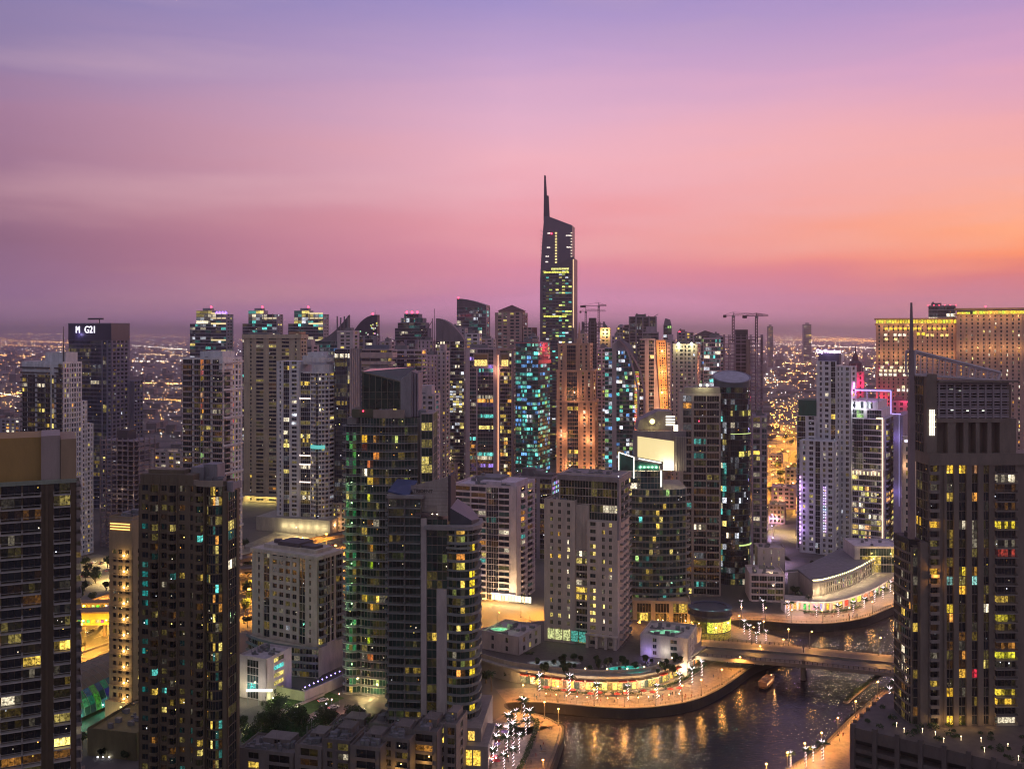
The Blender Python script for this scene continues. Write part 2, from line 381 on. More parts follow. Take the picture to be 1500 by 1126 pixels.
    def done(s, balm=None):
        if s.wall.f: s.wall.build('wall', s.wm, s.root)
        wins = [w for _, w in sorted(s.wins, key=lambda w: -w[0])]; s.pieces('window', wins, s.gm)
        bk = sorted(s.balc, key=lambda k: (1 if isinstance(k, tuple) and not k[2] else 0, -k[1] if isinstance(k, tuple) else -k)); s.pieces('balcony', [s.balc[k] for k in bk], balm or s.wm)
        return s
def hash_(t):
    h = 5381
    for ch in t: h = (h * 33 + ord(ch)) & 0xffffffff
    return h
def arc(x0, x1, y, bulge, n=8):
    """points left to right along a bow towards -y"""
    out = []
    for i in range(n + 1):
        t = i / n; out.append((x0 + (x1 - x0) * t, y - bulge * (1 - (2 * t - 1) ** 2)))
    return out
def text_part(txt, size, mat, parent, loc, rz=0, depth=.3, name='sign_letters', sx=1.0, label=None):
    cu = bpy.data.curves.new(name, 'FONT'); cu.body = txt; cu.size = size; cu.extrude = depth; cu.offset = 0
    tmp = bpy.data.objects.new('tmp_text', cu); COL.objects.link(tmp)
    dg = bpy.context.evaluated_depsgraph_get(); me = bpy.data.meshes.new_from_object(tmp.evaluated_get(dg)); bpy.data.objects.remove(tmp)
    me.materials.clear(); me.materials.append(mat)
    o = bpy.data.objects.new(name, me); COL.objects.link(o); o.parent = parent; o.location = loc; o.rotation_euler = (R_(90), 0, rz); o.scale = (sx, 1, 1); tag(o, label); return o
# ================================================================== ground, canal, roads
S = 'structure'
CAN = [GP(*p) for p in [(770, 1215), (822, 1078), (812, 1058), (785, 1046), (748, 1040), (742, 1029), (800, 1028), (870, 1034), (930, 1036), (990, 1030), (1030, 1019), (1070, 997), (1105, 972), (1150, 957), (1168, 948), (1140, 933), (1100, 924), (1074, 916), (1070, 908), (1110, 908), (1160, 912), (1220, 912), (1270, 903), (1312, 886), (1380, 862), (1500, 842), (1700, 832), (1800, 900), (1500, 930), (1400, 952), (1318, 993), (1250, 1050), (1200, 1098), (1150, 1128), (1090, 1165), (1060, 1215)]]
def flat(name, outer, holes, z, mat, kind=S):
    polys = [[Vector((x, y, 0)) for x, y in outer]] + [[Vector((x, y, 0)) for x, y in h] for h in holes]
    tri = tessellate_polygon(polys); vs_ = [(p.x, p.y, z) for q in polys for p in q]; mb = MB(); mb.v = vs_
    for t3 in tri:
        a, b, c = (Vector(vs_[i]) for i in t3)
        if (b - a).cross(c - a).z < 0: t3 = (t3[0], t3[2], t3[1])
        mb.f.append(tuple(t3)); mb.c.append((0, 0, 0))
    return tag(mb.build(name, mat), kind=kind)
def strip(name, pts, w, z, mat, kind=S, w2=None):
    """flat band centred on a polyline"""
    mb = MB(); n = len(pts); L = []; Rg = []
    for i in range(n):
        a = Vector(pts[max(0, i - 1)]); b = Vector(pts[min(n - 1, i + 1)]); d = (b - a).normalized(); q = Vector((d.y, -d.x)); p = Vector(pts[i])
        L.append(p - q * w / 2); Rg.append(p + q * (w2 or w) / 2)
    for i in range(n - 1): mb.face([(*L[i], z), (*Rg[i], z), (*Rg[i + 1], z), (*L[i + 1], z)])
    return tag(mb.build(name, mat), kind=kind) if name else mb
def smooth(pts, k=4):
    out = []
    for i in range(len(pts) - 1):
        p0 = Vector(pts[max(0, i - 1)]); p1 = Vector(pts[i]); p2 = Vector(pts[i + 1]); p3 = Vector(pts[min(len(pts) - 1, i + 2)])
        for j in range(k):
            t = j / k; q = .5 * ((2 * p1) + (p2 - p0) * t + (2 * p0 - 5 * p1 + 4 * p2 - p3) * t * t + (3 * p1 - p0 - 3 * p2 + p3) * t ** 3); out.append(tuple(q))
    out.append(tuple(pts[-1])); return out
CANS = smooth(CAN, 4)
sand = groundm('sand_ground', (.10, .085, .075), (.17, .145, .12), .012, c3=(.05, .05, .05), sc3=.02)
flat('ground', [(-45000, 60), (45000, 60), (45000, 60000), (-45000, 60000)], [CANS], 0, sand)
# water with small wind ripples
wm = bpy.data.materials.new('water'); wm.use_nodes = True; g = G(wm.node_tree); b = wm.node_tree.nodes['Principled BSDF']
b.inputs['Base Color'].default_value = (.012, .012, .022, 1); b.inputs['Roughness'].default_value = .10; b.inputs['IOR'].default_value = 1.5
geo = g.n('ShaderNodeNewGeometry'); mp = g.n('ShaderNodeMapping'); mp.inputs['Scale'].default_value = (.40, 1.1, 1); mp.inputs['Rotation'].default_value = (0, 0, R_(8)); g.l(geo.outputs['Position'], mp.inputs[0])
n1 = g.n('ShaderNodeTexNoise'); n1.inputs['Scale'].default_value = .95; n1.inputs['Detail'].default_value = 3; n1.inputs['Distortion'].default_value = .6; g.l(mp.outputs[0], n1.inputs['Vector'])
n2 = g.n('ShaderNodeTexNoise'); n2.inputs['Scale'].default_value = .05; n2.inputs['Detail'].default_value = 3; g.l(mp.outputs[0], n2.inputs['Vector'])
bp = g.n('ShaderNodeBump'); bp.inputs['Distance'].default_value = .34; bp.inputs['Strength'].default_value = 1; g.l(g.m('ADD', g.m('MULTIPLY', n1.outputs[0], g.m('MULTIPLY_ADD', n2.outputs[0], 1.2, .1)), g.m('MULTIPLY', n2.outputs[0], .8)), bp.inputs['Height']); g.l(bp.outputs[0], b.inputs['Normal'])
flat('water', [(-150, 150), (700, 150), (700, 760), (-150, 760)], [], -4.2, wm)
# quay wall round the canal: ribbon sunk to the bed, its coping proud of the paving
stone_d = wallm((.035, .03, .03), .8, .35, .3); stone_l = wallm((.24, .19, .16), .8, .2, .5)
k1 = [i for i, p in enumerate(CANS)]
m = MB(); m.ribbon(CANS[::-1], -.9, .05, -8, .12, closed=True)
tag(m.build('quay_wall', stone_d), 'dark stone quay wall that edges the curving marina canal', 'quay wall')
pave = groundm('paving', (.15, .11, .085), (.24, .17, .13), .35, .6, 0, (.10, .08, .06), .5)
def bank(name, i0, i1, w, side=1):
    pts = CANS[i0 * 4:i1 * 4 + 1]; mb = MB(); n = len(pts)
    nr = []
    for i in range(n):
        a = Vector(pts[max(0, i - 1)]); b2 = Vector(pts[min(n - 1, i + 1)]); d = (b2 - a).normalized(); nr.append(Vector((-d.y, d.x)) * side)
    for i in range(n - 1):
        a, b2 = Vector(pts[i]), Vector(pts[i + 1]); q = [(*(a), .02), (*(b2), .02), (*(b2 + nr[i + 1] * w), .02), (*(a + nr[i] * w), .02)]
        mb.face(q if (Vector(q[1]) - Vector(q[0])).cross(Vector(q[3]) - Vector(q[0])).z > 0 else q[::-1])
    return tag(mb.build(name, pave), kind=S), [tuple(Vector(p) + q * 1.0) for p, q in zip(pts, nr)]
_, ed1 = bank('promenade', 0, 4, 22, 1)
_, ed2 = bank('promenade', 5, 13, 17, 1)
_, ed3 = bank('promenade', 14, 18, 16, 1)
_, ed4 = bank('promenade', 18, 26, 15, 1)
_, ed5 = bank('promenade', 28, 35, 20, 1)
asph = groundm('asphalt', (.045, .042, .04), (.075, .07, .065), .3, .55)
HWY = smooth([(-330, 300), (-262, 410), (-213, 500), (-170, 600), (-90, 730), (40, 880), (180, 1020), (310, 1160), (430, 1330), (620, 1700), (900, 2300)], 6)
strip('highway', HWY, 62, .03, asph)
for q in (-26, -13, 13, 26):
    pass
mk = MB(); white = wallm((.7, .7, .66), .6, .1)
def offset(pts, o):
    out = []
    for i in range(len(pts)):
        a = Vector(pts[max(0, i - 1)]); b = Vector(pts[min(len(pts) - 1, i + 1)]); d = (b - a).normalized(); out.append(tuple(Vector(pts[i]) + Vector((d.y, -d.x)) * o))
    return out
for q in (-28, -21, -14, -7, 7, 14, 21, 28):
    pts = offset(HWY, q)
    for a, b in zip(pts, pts[1:]):
        A, B2 = Vector(a), Vector(b); L_ = (B2 - A).length; nn = max(1, int(L_ / 9)); full = abs(q) in (28,)
        for i in range(nn):
            p = A.lerp(B2, i / nn); e = A.lerp(B2, (i + (1 if full else .4)) / nn); dd = (e - p).normalized(); w = Vector((dd.y, -dd.x)) * .16
            mk.face([(*(p - w), .036), (*(p + w), .036), (*(e + w), .036), (*(e - w), .036)])
tag(mk.build('lane_markings', white), kind=S)
m = MB(); m.ribbon(HWY, -.4, .4, .031, 1.0); tag(m.build('median_barrier', wallm((.3, .28, .25))), 'long low concrete barrier down the middle of the orange lit highway', 'barrier')
# streets between the towers
for pts, w in (([(20, 540), (75, 512), (100, 500)], 18), ([(-60, 560), (0, 545), (40, 530)], 14), ([(-140, 455), (-100, 442), (-60, 418), (-30, 400)], 15), ([(-205, 640), (-150, 700), (-60, 660), (-20, 590)], 14),
               ([(185, 700), (195, 800), (250, 900), (330, 1020)], 22), ([(330, 1300), (400, 1150), (520, 1100)], 16), ([(150, 720), (260, 690), (400, 700)], 14), ([(250, 1500), (420, 1480), (700, 1560)], 20)):
    strip('street', smooth(pts, 5), w, .045, asph)
lot = groundm('lot_paving', (.20, .17, .12), (.34, .30, .22), .12, .7)
flat('parking_lot', [(-215, 690), (-95, 640), (-95, 730), (-190, 800)], [], .06, lot)
flat('parking_lot', [(-345, 640), (-240, 610), (-215, 660), (-300, 720)], [], .06, lot)
flat('parking_lot', [(240, 860), (330, 850), (420, 980), (300, 990)], [], .06, lot)
lawn_m = groundm('lawn', (.02, .06, .008), (.05, .12, .015), .5, .9, .1)
tag(flat('lawn', [GP(388, 1040), GP(430, 1056), GP(505, 1022), GP(470, 1008), GP(395, 1012)], [], .08, lawn_m), kind='stuff')
tag(flat('lawn', [GP(135, 1098), GP(205, 1104), GP(205, 1078), GP(150, 1070)], [], .08, lawn_m), kind='stuff')
# ================================================================== bridge
def box_between(mb, a, b, hw, z0, z1, o=0):
    A, B2 = Vector(a), Vector(b); d = (B2 - A).normalized(); q = Vector((d.y, -d.x)); A = A + q * o; B2 = B2 + q * o
    mb.hexa([(*(A - q * hw), z0), (*(A + q * hw), z0), (*(B2 + q * hw), z0), (*(B2 - q * hw), z0), (*(A - q * hw), z1), (*(A + q * hw), z1), (*(B2 + q * hw), z1), (*(B2 - q * hw), z1)])
BR = [(52, 503), (88, 491), (140, 478), (200, 458), (262, 432)]
root = empty('road_bridge', (0, 0, 0)); tag(root, 'low concrete road bridge with dark railings crossing the marina canal', 'bridge')
for i in range(4):
    a, b = BR[i], BR[i + 1]
    m = MB(); box_between(m, a, b, 13.5, 3.6, 5.2); m.build('deck', stone_l, root)
    m = MB()
    for o in (-8, 0.0, 8): box_between(m, a, b, 1.0, 2.6, 3.6, o)
    m.build('girder', wallm((.2, .17, .14)), root)
    for o in (-5.2, 5.2):
        m = MB(); box_between(m, a, b, 4.2, 5.2, 5.25, o); m.build('carriageway', asph, root)
    m = MB(); box_between(m, a, b, .5, 5.2, 6.1, 0); m.build('median', wallm((.3, .25, .2)), root)
    for o in (-13.1, 13.1):
        m = MB(); A, B2 = Vector(a), Vector(b); dd = (B2 - A); n = int(dd.length / 2.2); q = Vector((dd.y, -dd.x)).normalized() * o
        for j in range(n + 1):
            p = A.lerp(B2, j / n) + q; m.box(p.x - .12, p.x + .12, p.y - .12, p.y + .12, 5.2, 6.5)
        for z in (5.6, 6.0, 6.45): box_between(m, a, b, .07, z, z + .1, o)
        m.build('railing', wallm((.06, .05, .045)), root)
for i in (1, 2, 3):
    for o in (-7, 7):
        A = Vector(BR[i]); d = (Vector(BR[i + 1]) - A).normalized(); q = Vector((d.y, -d.x)) * o; m = MB(); m.tube((A.x + q.x, A.y + q.y, -8), (A.x + q.x, A.y + q.y, 2.6), 1.3, 1.1, 10); m.build('pier', stone_l, root)
m = MB(); m.prism([(30, 528), (28, 496), (88, 478), (93, 505)], .05, 5.15)
tag(m.build('bridge_ramp', asph), kind=S)

# ================================================================== towers
WP = (.50, .43, .43); PKW = (.56, .44, .45); TAN = (.36, .29, .20); GRY = (.22, .20, .22); BRN = (.34, .20, .14); CRM = (.42, .36, .30); DGR = (.10, .10, .11)
TEAL = glassm((.012, .045, .05)); NAVY = glassm((.012, .018, .035)); BLK = glassm((.01, .014, .018)); PURP = glassm((.03, .022, .04)); DGRN = glassm((.008, .035, .028))
TW = 'tower'
def simple(name, label, xl, xc, xr, d, th, ytop, wall, Fs, Rs=None, Ls=None, glass=None, roof=True, ztop=None, D=None, sf=.3, **k):
    kw = {q: k.pop(q) for q in ('fh', 'lp', 'pal', 'group', 'inten') if q in k}
    s = Bld(name, label, TW, xl, xc, xr, d, th, ytop, wall, glass, D=D, ztop=ztop, **kw)
    s.block(0, s.W, 0, s.D, 0, s.top, Fs, Rs, Ls, sf=sf, **k)
    if roof: s.roof(0, s.W, 0, s.D, s.top)
    return s

# --- left foreground
s = Bld('apartment_tower', 'dark foreground tower with sloping balcony lines and an ochre roof screen, left edge', TW, -150, -150, 112, 262, 25, 640, (.20, .14, .08), BLK, D=26, fh=3.35, lp=.13, ztop=118)
W, D = s.W, s.D
u0 = s.u(0); seg_ = [s.u(p) for p in (-150, -40, 0, 32, 60, 66, 78, 104, 112)]
w_ = [b - a for a, b in zip(seg_, seg_[1:])]
s.block(0, W, 0, D, 0, s.top, f"b{w_[0]:.1f} s1.2 G{w_[1]-1.2:.1f}*1.2 B{w_[2]:.1f}*1.7 B{w_[3]:.1f}*.5 s{w_[4]:.1f} p{w_[5]*.35:.1f} s{w_[5]*.65:.1f} B{w_[6]:.1f}*.9 s{w_[7]:.1f}", 'w2 b3 w2 b3', sf=.3, pane=1.5)
zt = WZ(640, 279)
m = MB(); m.box(seg_[2] - 6, seg_[4], 3, D - 4, s.top, zt); s.part('roof_screen', m, wallm((.46, .28, .08), .7, .15))
m = MB(); m.box(seg_[4] + .02, seg_[6] + 1.8, 1.2, D - 6, s.top, zt + .4); s.part('roof_screen', m, wallm((.42, .33, .30), .7, .15))
m = MB(); m.box(seg_[6] + 1.9, W, .6, D - 3, s.top, zt - .6); s.part('roof_screen', m, wallm((.40, .28, .17), .7, .15))
m = MB(); m.seg((0, 0), (W, 0), -1, .5, s.top - .1, s.top + .9); s.part('cornice', m, wallm((.30, .34, .26)))
m = MB(); m.box(-2, W + 3, -5, D, 20, 27.5); s.part('podium', m, wallm((.26, .20, .14)))
m = MB()
for i in range(9): m.box(W - 10 + i * 1.3, W - 9.1 + i * 1.3, -5.12, -5.02, 21, 25.5, [c * .8 for c in Y1])
s.part('shop_window', m, s.gm)
s.done(wallm((.50, .46, .42)))

s = Bld('apartment_tower', 'pinkish white stepped tower with dark balcony front, behind the ochre screened foreground tower', TW, 32, 92, 137, 700, -25, 533, PKW, BLK, fh=3.5, lp=.07, inten=.8)
W, D, T = s.W, s.D, s.top
d1 = s.u(120, 'R'); d2 = s.u(128, 'R')
s.block(0, W, 0, d1, 0, T, 'b2 b3 s.5 b3 b2 s.4 g1*3 s.5 b2.5', 's.5 w1 w1 v.9 w1 w1 v.9 w1 s.3', sf=.22, par='solid')
s.block(2, W - .03, d1 + .02, d2, 0, s.z(590), None, 's.3 w1 v1', sf=.3); s.block(4, W - .06, d2 + .02, D, 0, s.z(625), None, 'w1 v1', sf=.3)
s.block(W * .45, W * .95, 4, d1 - 2, T, s.z(517), sf=.3); s.roof(0, W, 0, d1, T, 4, big=False)
s.mast(W * .93, 3, T, s.z(478), .5)
s.wall.box(1, W * .9, -.5, 0, T - 8, T, )
s.done(wallm((.14, .12, .12)))

s = Bld('office_tower', 'dark glass office tower with a white lit sign across its top', TW, 100, 163, 190, 900, -20, 473, (.13, .12, .16), NAVY, fh=3.6, lp=.05, pal=PALM)
W, D, T = s.W, s.D, s.top; zs = s.z(499)
s.block(0, W, 0, D, 0, zs, 'g3 g3 g3 s.3 g1 s.3 w1', 's.3 w1 w1 w1 w1 s.4', sf=.3)
m = MB(); m.box(0, W, 0, D, zs + .4, T - 1); s.part('sign_screen', m, wallm((.05, .045, .09), .4))
m = MB(); m.ribbon([(0, 0), (W, 0), (W, D), (0, D)], -.6, .3, T - 1, T, closed=True); s.part('cornice', m, s.wm)
text_part('M', 9.0, glowm((.9, .85, 1), 1.5), s.root, (s.u(111), -.3, s.z(487.5)), sx=.75)
text_part('G21', 9.0, glowm((.9, .85, 1), 1.5), s.root, (s.u(124), -.3, s.z(487.5)), sx=.85)
s.glow(s.u(116), -3, s.z(490), 900, (.5, .4, 1), 1)
m = MB(); m.tube((s.u(141), 4, T), (s.u(141), 4, s.z(468)), .4); m.box(s.u(125), s.u(146), 3, 5, s.z(468), s.z(465.5)); s.part('cleaning_crane', m, wallm((.07, .06, .07)))
s.block(-2, W + 5, D + .1, D + 12, 0, s.z(560), None, 'w1 w1 w1', sf=.3)
s.done()

# unfinished tower: bare slabs and columns
def frame_tower(label, xl, xc, xr, d, th, ytop, name='unfinished_tower', col=(.20, .16, .17), fh=3.6, **k):
    s = Bld(name, label, TW, xl, xc, xr, d, th, ytop, col, BLK, fh=fh, **k); W, D, T = s.W, s.D, s.top; n = int(T / fh)
    m = MB(); m.box(W * .3, W * .62, D * .3, D * .7, 0, T + 5); s.part('lift_core', m, wallm((.12, .10, .11)))
    for i in range(n + 1):
        m = MB(); m.box(0, W, 0, D, i * fh, i * fh + .45)
        if i % 5 < 3 and i < n: m.seg((0, 0), (W, 0), -.5, -.3, i * fh + .46, i * fh + 1.4, (0, 0, 0), W * .1, W * .8); m.seg((W, 0), (W, D), -.5, -.3, i * fh + .46, i * fh + 2.2, (0, 0, 0), D * .2, D * .7)
        s.part('floor_slab', m, s.wm)
    nx, ny = max(3, int(W / 5)), max(2, int(D / 6))
    for i in range(nx + 1):
        m = MB()
        for y in (0.02, D - .82): m.box(i * (W - .8) / nx, i * (W - .8) / nx + .8, y, y + .8, .5, T)
        s.part('column', m, s.wm)
    for j in range(1, ny):
        m = MB(); y = j * (D - .8) / ny; m.box(.02, .82, y, y + .8, .5, T); m.box(W - .82, W - .02, y, y + .8, .5, T); s.part('column', m, s.wm)
    return s
s = frame_tower('unfinished dark concrete frame tower low in front of the dark sign tower', 146, 196, 228, 735, -18, 642)
for i in range(5): s.glow(s.W * s.r.random(), -1, s.r.uniform(30, 90), 60, (1, .8, .5))
s.done()

s = Bld('apartment_tower', 'slim tan tower with a vertical line of bright lamps and three glowing bars atop', TW, 160, 194, 204, 404, -16, 762, (.48, .36, .22), BLK, fh=3.32, lp=.03, D=15)
W, D, T = s.W, s.D, s.top; zt = s.z(806)
s.block(0, W, 0, D, 10, zt, 's.5 w1.1 w1.1 s.35 w1.1 s.45', 's.5 w1 w1 s.4', sf=.32)
s.wall.box(-.05, W + .05, -.05, D, zt + .35, T); s.wall.box(-1.2, W + 1.6, -1.2, D + 1, 0, 10)
m = MB()
for i in range(3): m.box(.6, W * .9, -.3, -.1, s.z(768 + i * 4) - .22, s.z(768 + i * 4) + .22)
s.part('light_bar', m, glowm((1, .55, .12), 1.6))
for i in range(12):
    z = s.z(814 + 23.3 * i); x = s.u(182.5)
    if z < 8: break
    m = MB(); m.ball((x, -.45, z), .38); s.part('facade_lamp', m, glowm((1, .72, .3), 9))
    s.glow(x, -1.1, z, 420, (1, .62, .2), .25)
    s.wall.box(0, W, -.5, -.02, z - 1.7, z - 1.35)
m = MB()
for i in range(3): m.box(W * (.55 + .17 * i), W * (.55 + .17 * i) + 1.1, -1.4, -1.22, 2, 8.5, (1, .9, .35))
s.part('entrance_window', m, s.gm)
s.glow(W * .8, -4, 5, 1500, (1, .85, .35)); s.roof(0, W, 0, D, T, 3, big=False); s.done()

s = Bld('apartment_tower', 'tan ribbed foreground tower with a bowed blue glass bay and teal lit rooms', TW, 203, 333, 351, 335, -9, 713, (.33, .25, .16), glassm((.012, .022, .03)), fh=3.28, lp=.05, pal=[Y1, Y2, CYN, WW, Y2, OR])
W, D, T = s.W, s.D, s.top; ub, uc = s.u(300), s.u(326); ul = s.u(282)
cy_ = {}
for k in range(8, 30):
    for b_ in (1, 4): 
        if s.r.random() < .35: cy_[(b_, k)] = (.01, .16, .15)
s.block(0, ub, 0, D, 0, T, 's.3 w2 p.25 b1.6 p.25 w1.7 p.25 b1.5 p.25 w1.7 s.5 v1.3 p.3 b1.5 p.25', None, 's.4 w1 b2 w1 s.3', sf=.3, hot=cy_)
s.wall.box(ub + .02, uc, .9, D, 0, T); pts = arc(ub + .3, uc - .3, .6, 1.5, 6)
for a, b in zip(pts, pts[1:]): s.facade(a, b, 0, T, 'G1*2.4', t=.3, lp=.11, fh=3.28)
n = round(T / 3.28)
for k in range(0, n, 1): s.bal(round(k * 3.28 / 3)).ribbon(pts, -.25, .12, k * T / n - .1, k * T / n + .35)
s.block(uc + .02, W, 0, D, 0, T - 2, 's1', 's.3 G2.2 s.6', sf=.25)
s.wall.box(.4, ul, .5, D * .7, T + .35, s.z(697)); s.wall.box(2.5, ul * .8, 2, D * .6, s.z(697), s.z(691))
for i in range(6): s.wall.box(1 + i * ul / 6.3, 1.5 + i * ul / 6.3, .3, .5, T + .35, s.z(698))
m = MB(); m.ribbon(arc(ul + .2, uc, .5, 1.6, 8), -.35, .1, T, s.z(704)); s.part('parapet', m, wallm((.40, .32, .24)))
m = MB(); m.box(ul + 1, ul + 6, 6, 12, T + .3, s.z(684)); m.box(ul - 3, ul + 1.5, 5, 13, T + .3, s.z(688)); m.tube((uc + 1.5, 3, T - 2), (uc + 1.5, 3, T + 1.4), 1.3, n=10); m.box(uc + .5, W - .3, 5, 12, T - 2, T + .5); s.part('roof_plant', m, wallm((.30, .28, .30)))
s.roof(ul, uc, 3, D, T, 4, big=False); s.done()

s = Bld('apartment_tower', 'white tower with dark striped balconies, right behind the tan ribbed foreground tower', TW, 267, 326, 355, 640, -20, 527, PKW, BLK, fh=3.6, lp=.05, inten=.8)
W, D, T = s.W, s.D, s.top; df = s.u(339, 'R')
hot = {(3, k): tuple(c * s.r.uniform(.05, .7) for c in (1, .6, .15)) for k in range(40) if s.r.random() < .75}
s.block(0, W, 0, D, 0, T, 'b2.6 s.3 b1.6 g.8 b1.8 s.3 b2.6', 's.35 b1.6 s.3 v.8 w.8 v.8 s.2', sf=.25, hot=hot)
s.block(W * .35, W * .9, 4, D - 4, T, T + 5); s.block(W * .93, W + .6, -.6, df, T - 8, T + 1.6)
for k in range(0, int(T / 18)): s.wall.seg((W, 0), (W, D), -.3, .9, T - 18 * k - 2, T - 18 * k - .6)
s.roof(0, W, 0, D, T, 5, big=False); s.done(wallm((.40, .34, .36)))

# --- tan slab tower and its pale neighbour
s = simple('apartment_tower', 'wide tan grid tower with a heavy cornice, left of the pale round fronted one', 357, 440, 450, 930, -14, 494, TAN, 's1 v.9 s.25 w2.3 s.3 w2.3 s.3 w2.3 s.5 v.9 s.5', 's.3 w1 w1 s.3', fh=3.6, lp=.05, glass=NAVY, inten=.8, sf=.26)
m = MB(); m.box(-1.2, s.W + 1.2, -1.4, s.D, s.top - 1, s.top + 2.6); s.part('cornice', m, s.wm)
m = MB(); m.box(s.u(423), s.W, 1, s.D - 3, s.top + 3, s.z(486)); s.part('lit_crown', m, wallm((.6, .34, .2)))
for k in range(1, 5): s.wall.seg((0, 0), (s.W, 0), -.3, .6, s.top - 43 * k, s.top - 43 * k + 1.2)
m = MB(); m.prism([(2, -10), (s.W - 4, -12), (s.W - 2, -.6), (1, -.6)], 7.2, 8.2); s.part('canopy', m, wallm((.5, .42, .3)))
for i in range(5): s.glow(5 + i * s.W / 5, -6, 5, 2600, (1, .82, .3), .5)
s.done()
s = Bld('apartment_tower', 'pale pink tower with a rounded balcony corner and a ring shaped roof band', TW, 405, 470, 488, 800, -16, 520, PKW, NAVY, fh=3.5, lp=.07, pal=PALM)
W, D, T = s.W, s.D, s.top; x1 = s.u(438); x2 = s.u(455)
s.block(0, x1, 0, D, 0, s.z(530), 's.3 v.7 s.2 G1 s.2 w1.3 s.2', None, 'w1 w1', sf=.3)
s.block(x1 + .02, x2, .8, D, 0, s.z(546), 's.2 G2*1.6 s.2', sf=.3)
pts = [(x2, .3)] + arc(x2 + 1, W + 3, 1.0, 2.2, 5) + [(W + 4.5, 5), (W + 5, 14)]
s.wall.prism(pts + [(W + 4, D), (x2, D)], 0, s.z(546)); hz = s.z(546)
for i, (a, b) in enumerate(zip(pts, pts[1:])): s.facade(a, b, 0, hz, 'G1' if i in (3,) else 'w1', t=-.1, sf=.2, pane=1.4)
n = round(hz / 3.5)
for k in range(n): s.bal(round(k * 3.5 / 3)).ribbon(pts[:4], .2, 1.5, k * hz / n, k * hz / n + 1.3); s.bal(round(k * 3.5 / 3)).ribbon(pts[4:], .2, 1.5, k * hz / n, k * hz / n + 1.3)
s.wall.prism([(x2 + .5, 1)] + pts[1:] + [(W + 2, D - 4), (x2 + .5, D - 4)], hz, s.z(534)); s.wall.ribbon([(x2 - 6, 0)] + pts, -.8, 1.3, s.z(530), s.z(524), closed=False)
s.wall.ribbon([(x2 - 6, 0)] + pts, -.8, 1.6, hz - .5, hz + 1.0); s.wall.box(x1, W + 2, 6, D - 3, s.z(534), s.z(521)); s.wall.box(x1 + 4, W - 2, 7, D - 5, s.z(521), s.z(516))
m = MB(); m.ribbon(pts[1:7], .1, 1.7, s.z(657), s.z(652)); s.part('lit_band', m, glowm((.05, .5, .45), .9))
for zz in (584, 668, 681, 707): m = MB(); m.box(x1 + .3, x2 - .3, .05, .3, s.z(zz) - .5, s.z(zz) + .5); s.part('light_bar', m, glowm((1, .8, .7), 1.4))
m = MB(); m.box(-14, W + 12, -8, D, 0, 11); s.part('podium', m, wallm((.5, .45, .38)))
for i in range(6): s.glow(W * .3 + i * 7, -11, 5, 1000, (1, .85, .45), .5)
s.done()
# --- back skyline
def three(label, xl, xr, d, lc, grp='three matching round cornered towers with stepped lit tops'):
    xm = xl + (xr - xl) * .55
    s = Bld('office_tower', label, TW, xl, xr - 2, xr, d, -14, 468, GRY, NAVY, fh=4.4, lp=.14, pal=[WH, WW, Y2, CYN], group=grp, inten=.9)
    W, D, T = s.W, s.D, s.top; m_ = s.u(xm)
    s.block(0, m_ - .1, 0, D, 0, T - 6, 'g1 g1 g1 g1', sf=.45, pane=5)
    s.block(m_, W, -1, D, 0, T + 7, 'g1 g1 g1*2', 's.3 w1 w1 s.3', sf=.45, pane=4)
    s.block(W * .14, m_, 3, D - 2, T - 6, s.z(455), 'g1*5 g1*5', sf=.3, pane=5); s.wall.box(W * .3, m_ * .9, 5, D - 4, s.z(455), s.z(451))
    for zz, k in ((459, 1), (466, .8), (474, 1.2), (498, .9)):
        if (zz + int(xl)) % 3 != 1: m = MB(); m.box(m_ + 1, W - .5, -1.4, -1.15, s.z(zz) - 1, s.z(zz) + 1); s.part('light_bar', m, glowm(lc, k * .8))
    for i in range(3): m = MB(); m.box(m_ + 2 + i * W * .13, m_ + 3 + i * W * .13, -1.5, -1.2, T - 2, T + 8); s.part('crown_fin', m, wallm((.5, .4, .3)))
    s.beacon(m_ - 3, 6, s.z(451), 1.6); return s.done()
three('leftmost of three matching towers with lit stepped tops, its cap glowing violet', 278, 334, 1350, (1, .75, .3))
sv = empty('roof_lamp', (WX(324, 1338), 1338, WZ(457, 1338))); tag(sv, 'violet floodlight on the cap of the leftmost stepped tower', 'lamp')
m = MB(); [m.ball((x, 0, 0), 1.2) for x in (-6, -2, 2, 6)]; m.box(-8, 8, -.6, .6, -2, -1); m.build('lamp_head', glowm((.25, .12, 1), 3), sv)
three('middle of three matching towers with lit stepped tops, right of the violet capped one', 355, 408, 1380, (1, .8, .45))
three('rightmost of three matching towers with lit stepped tops, golden panels on its cap', 422, 476, 1370, (1, .78, .35))

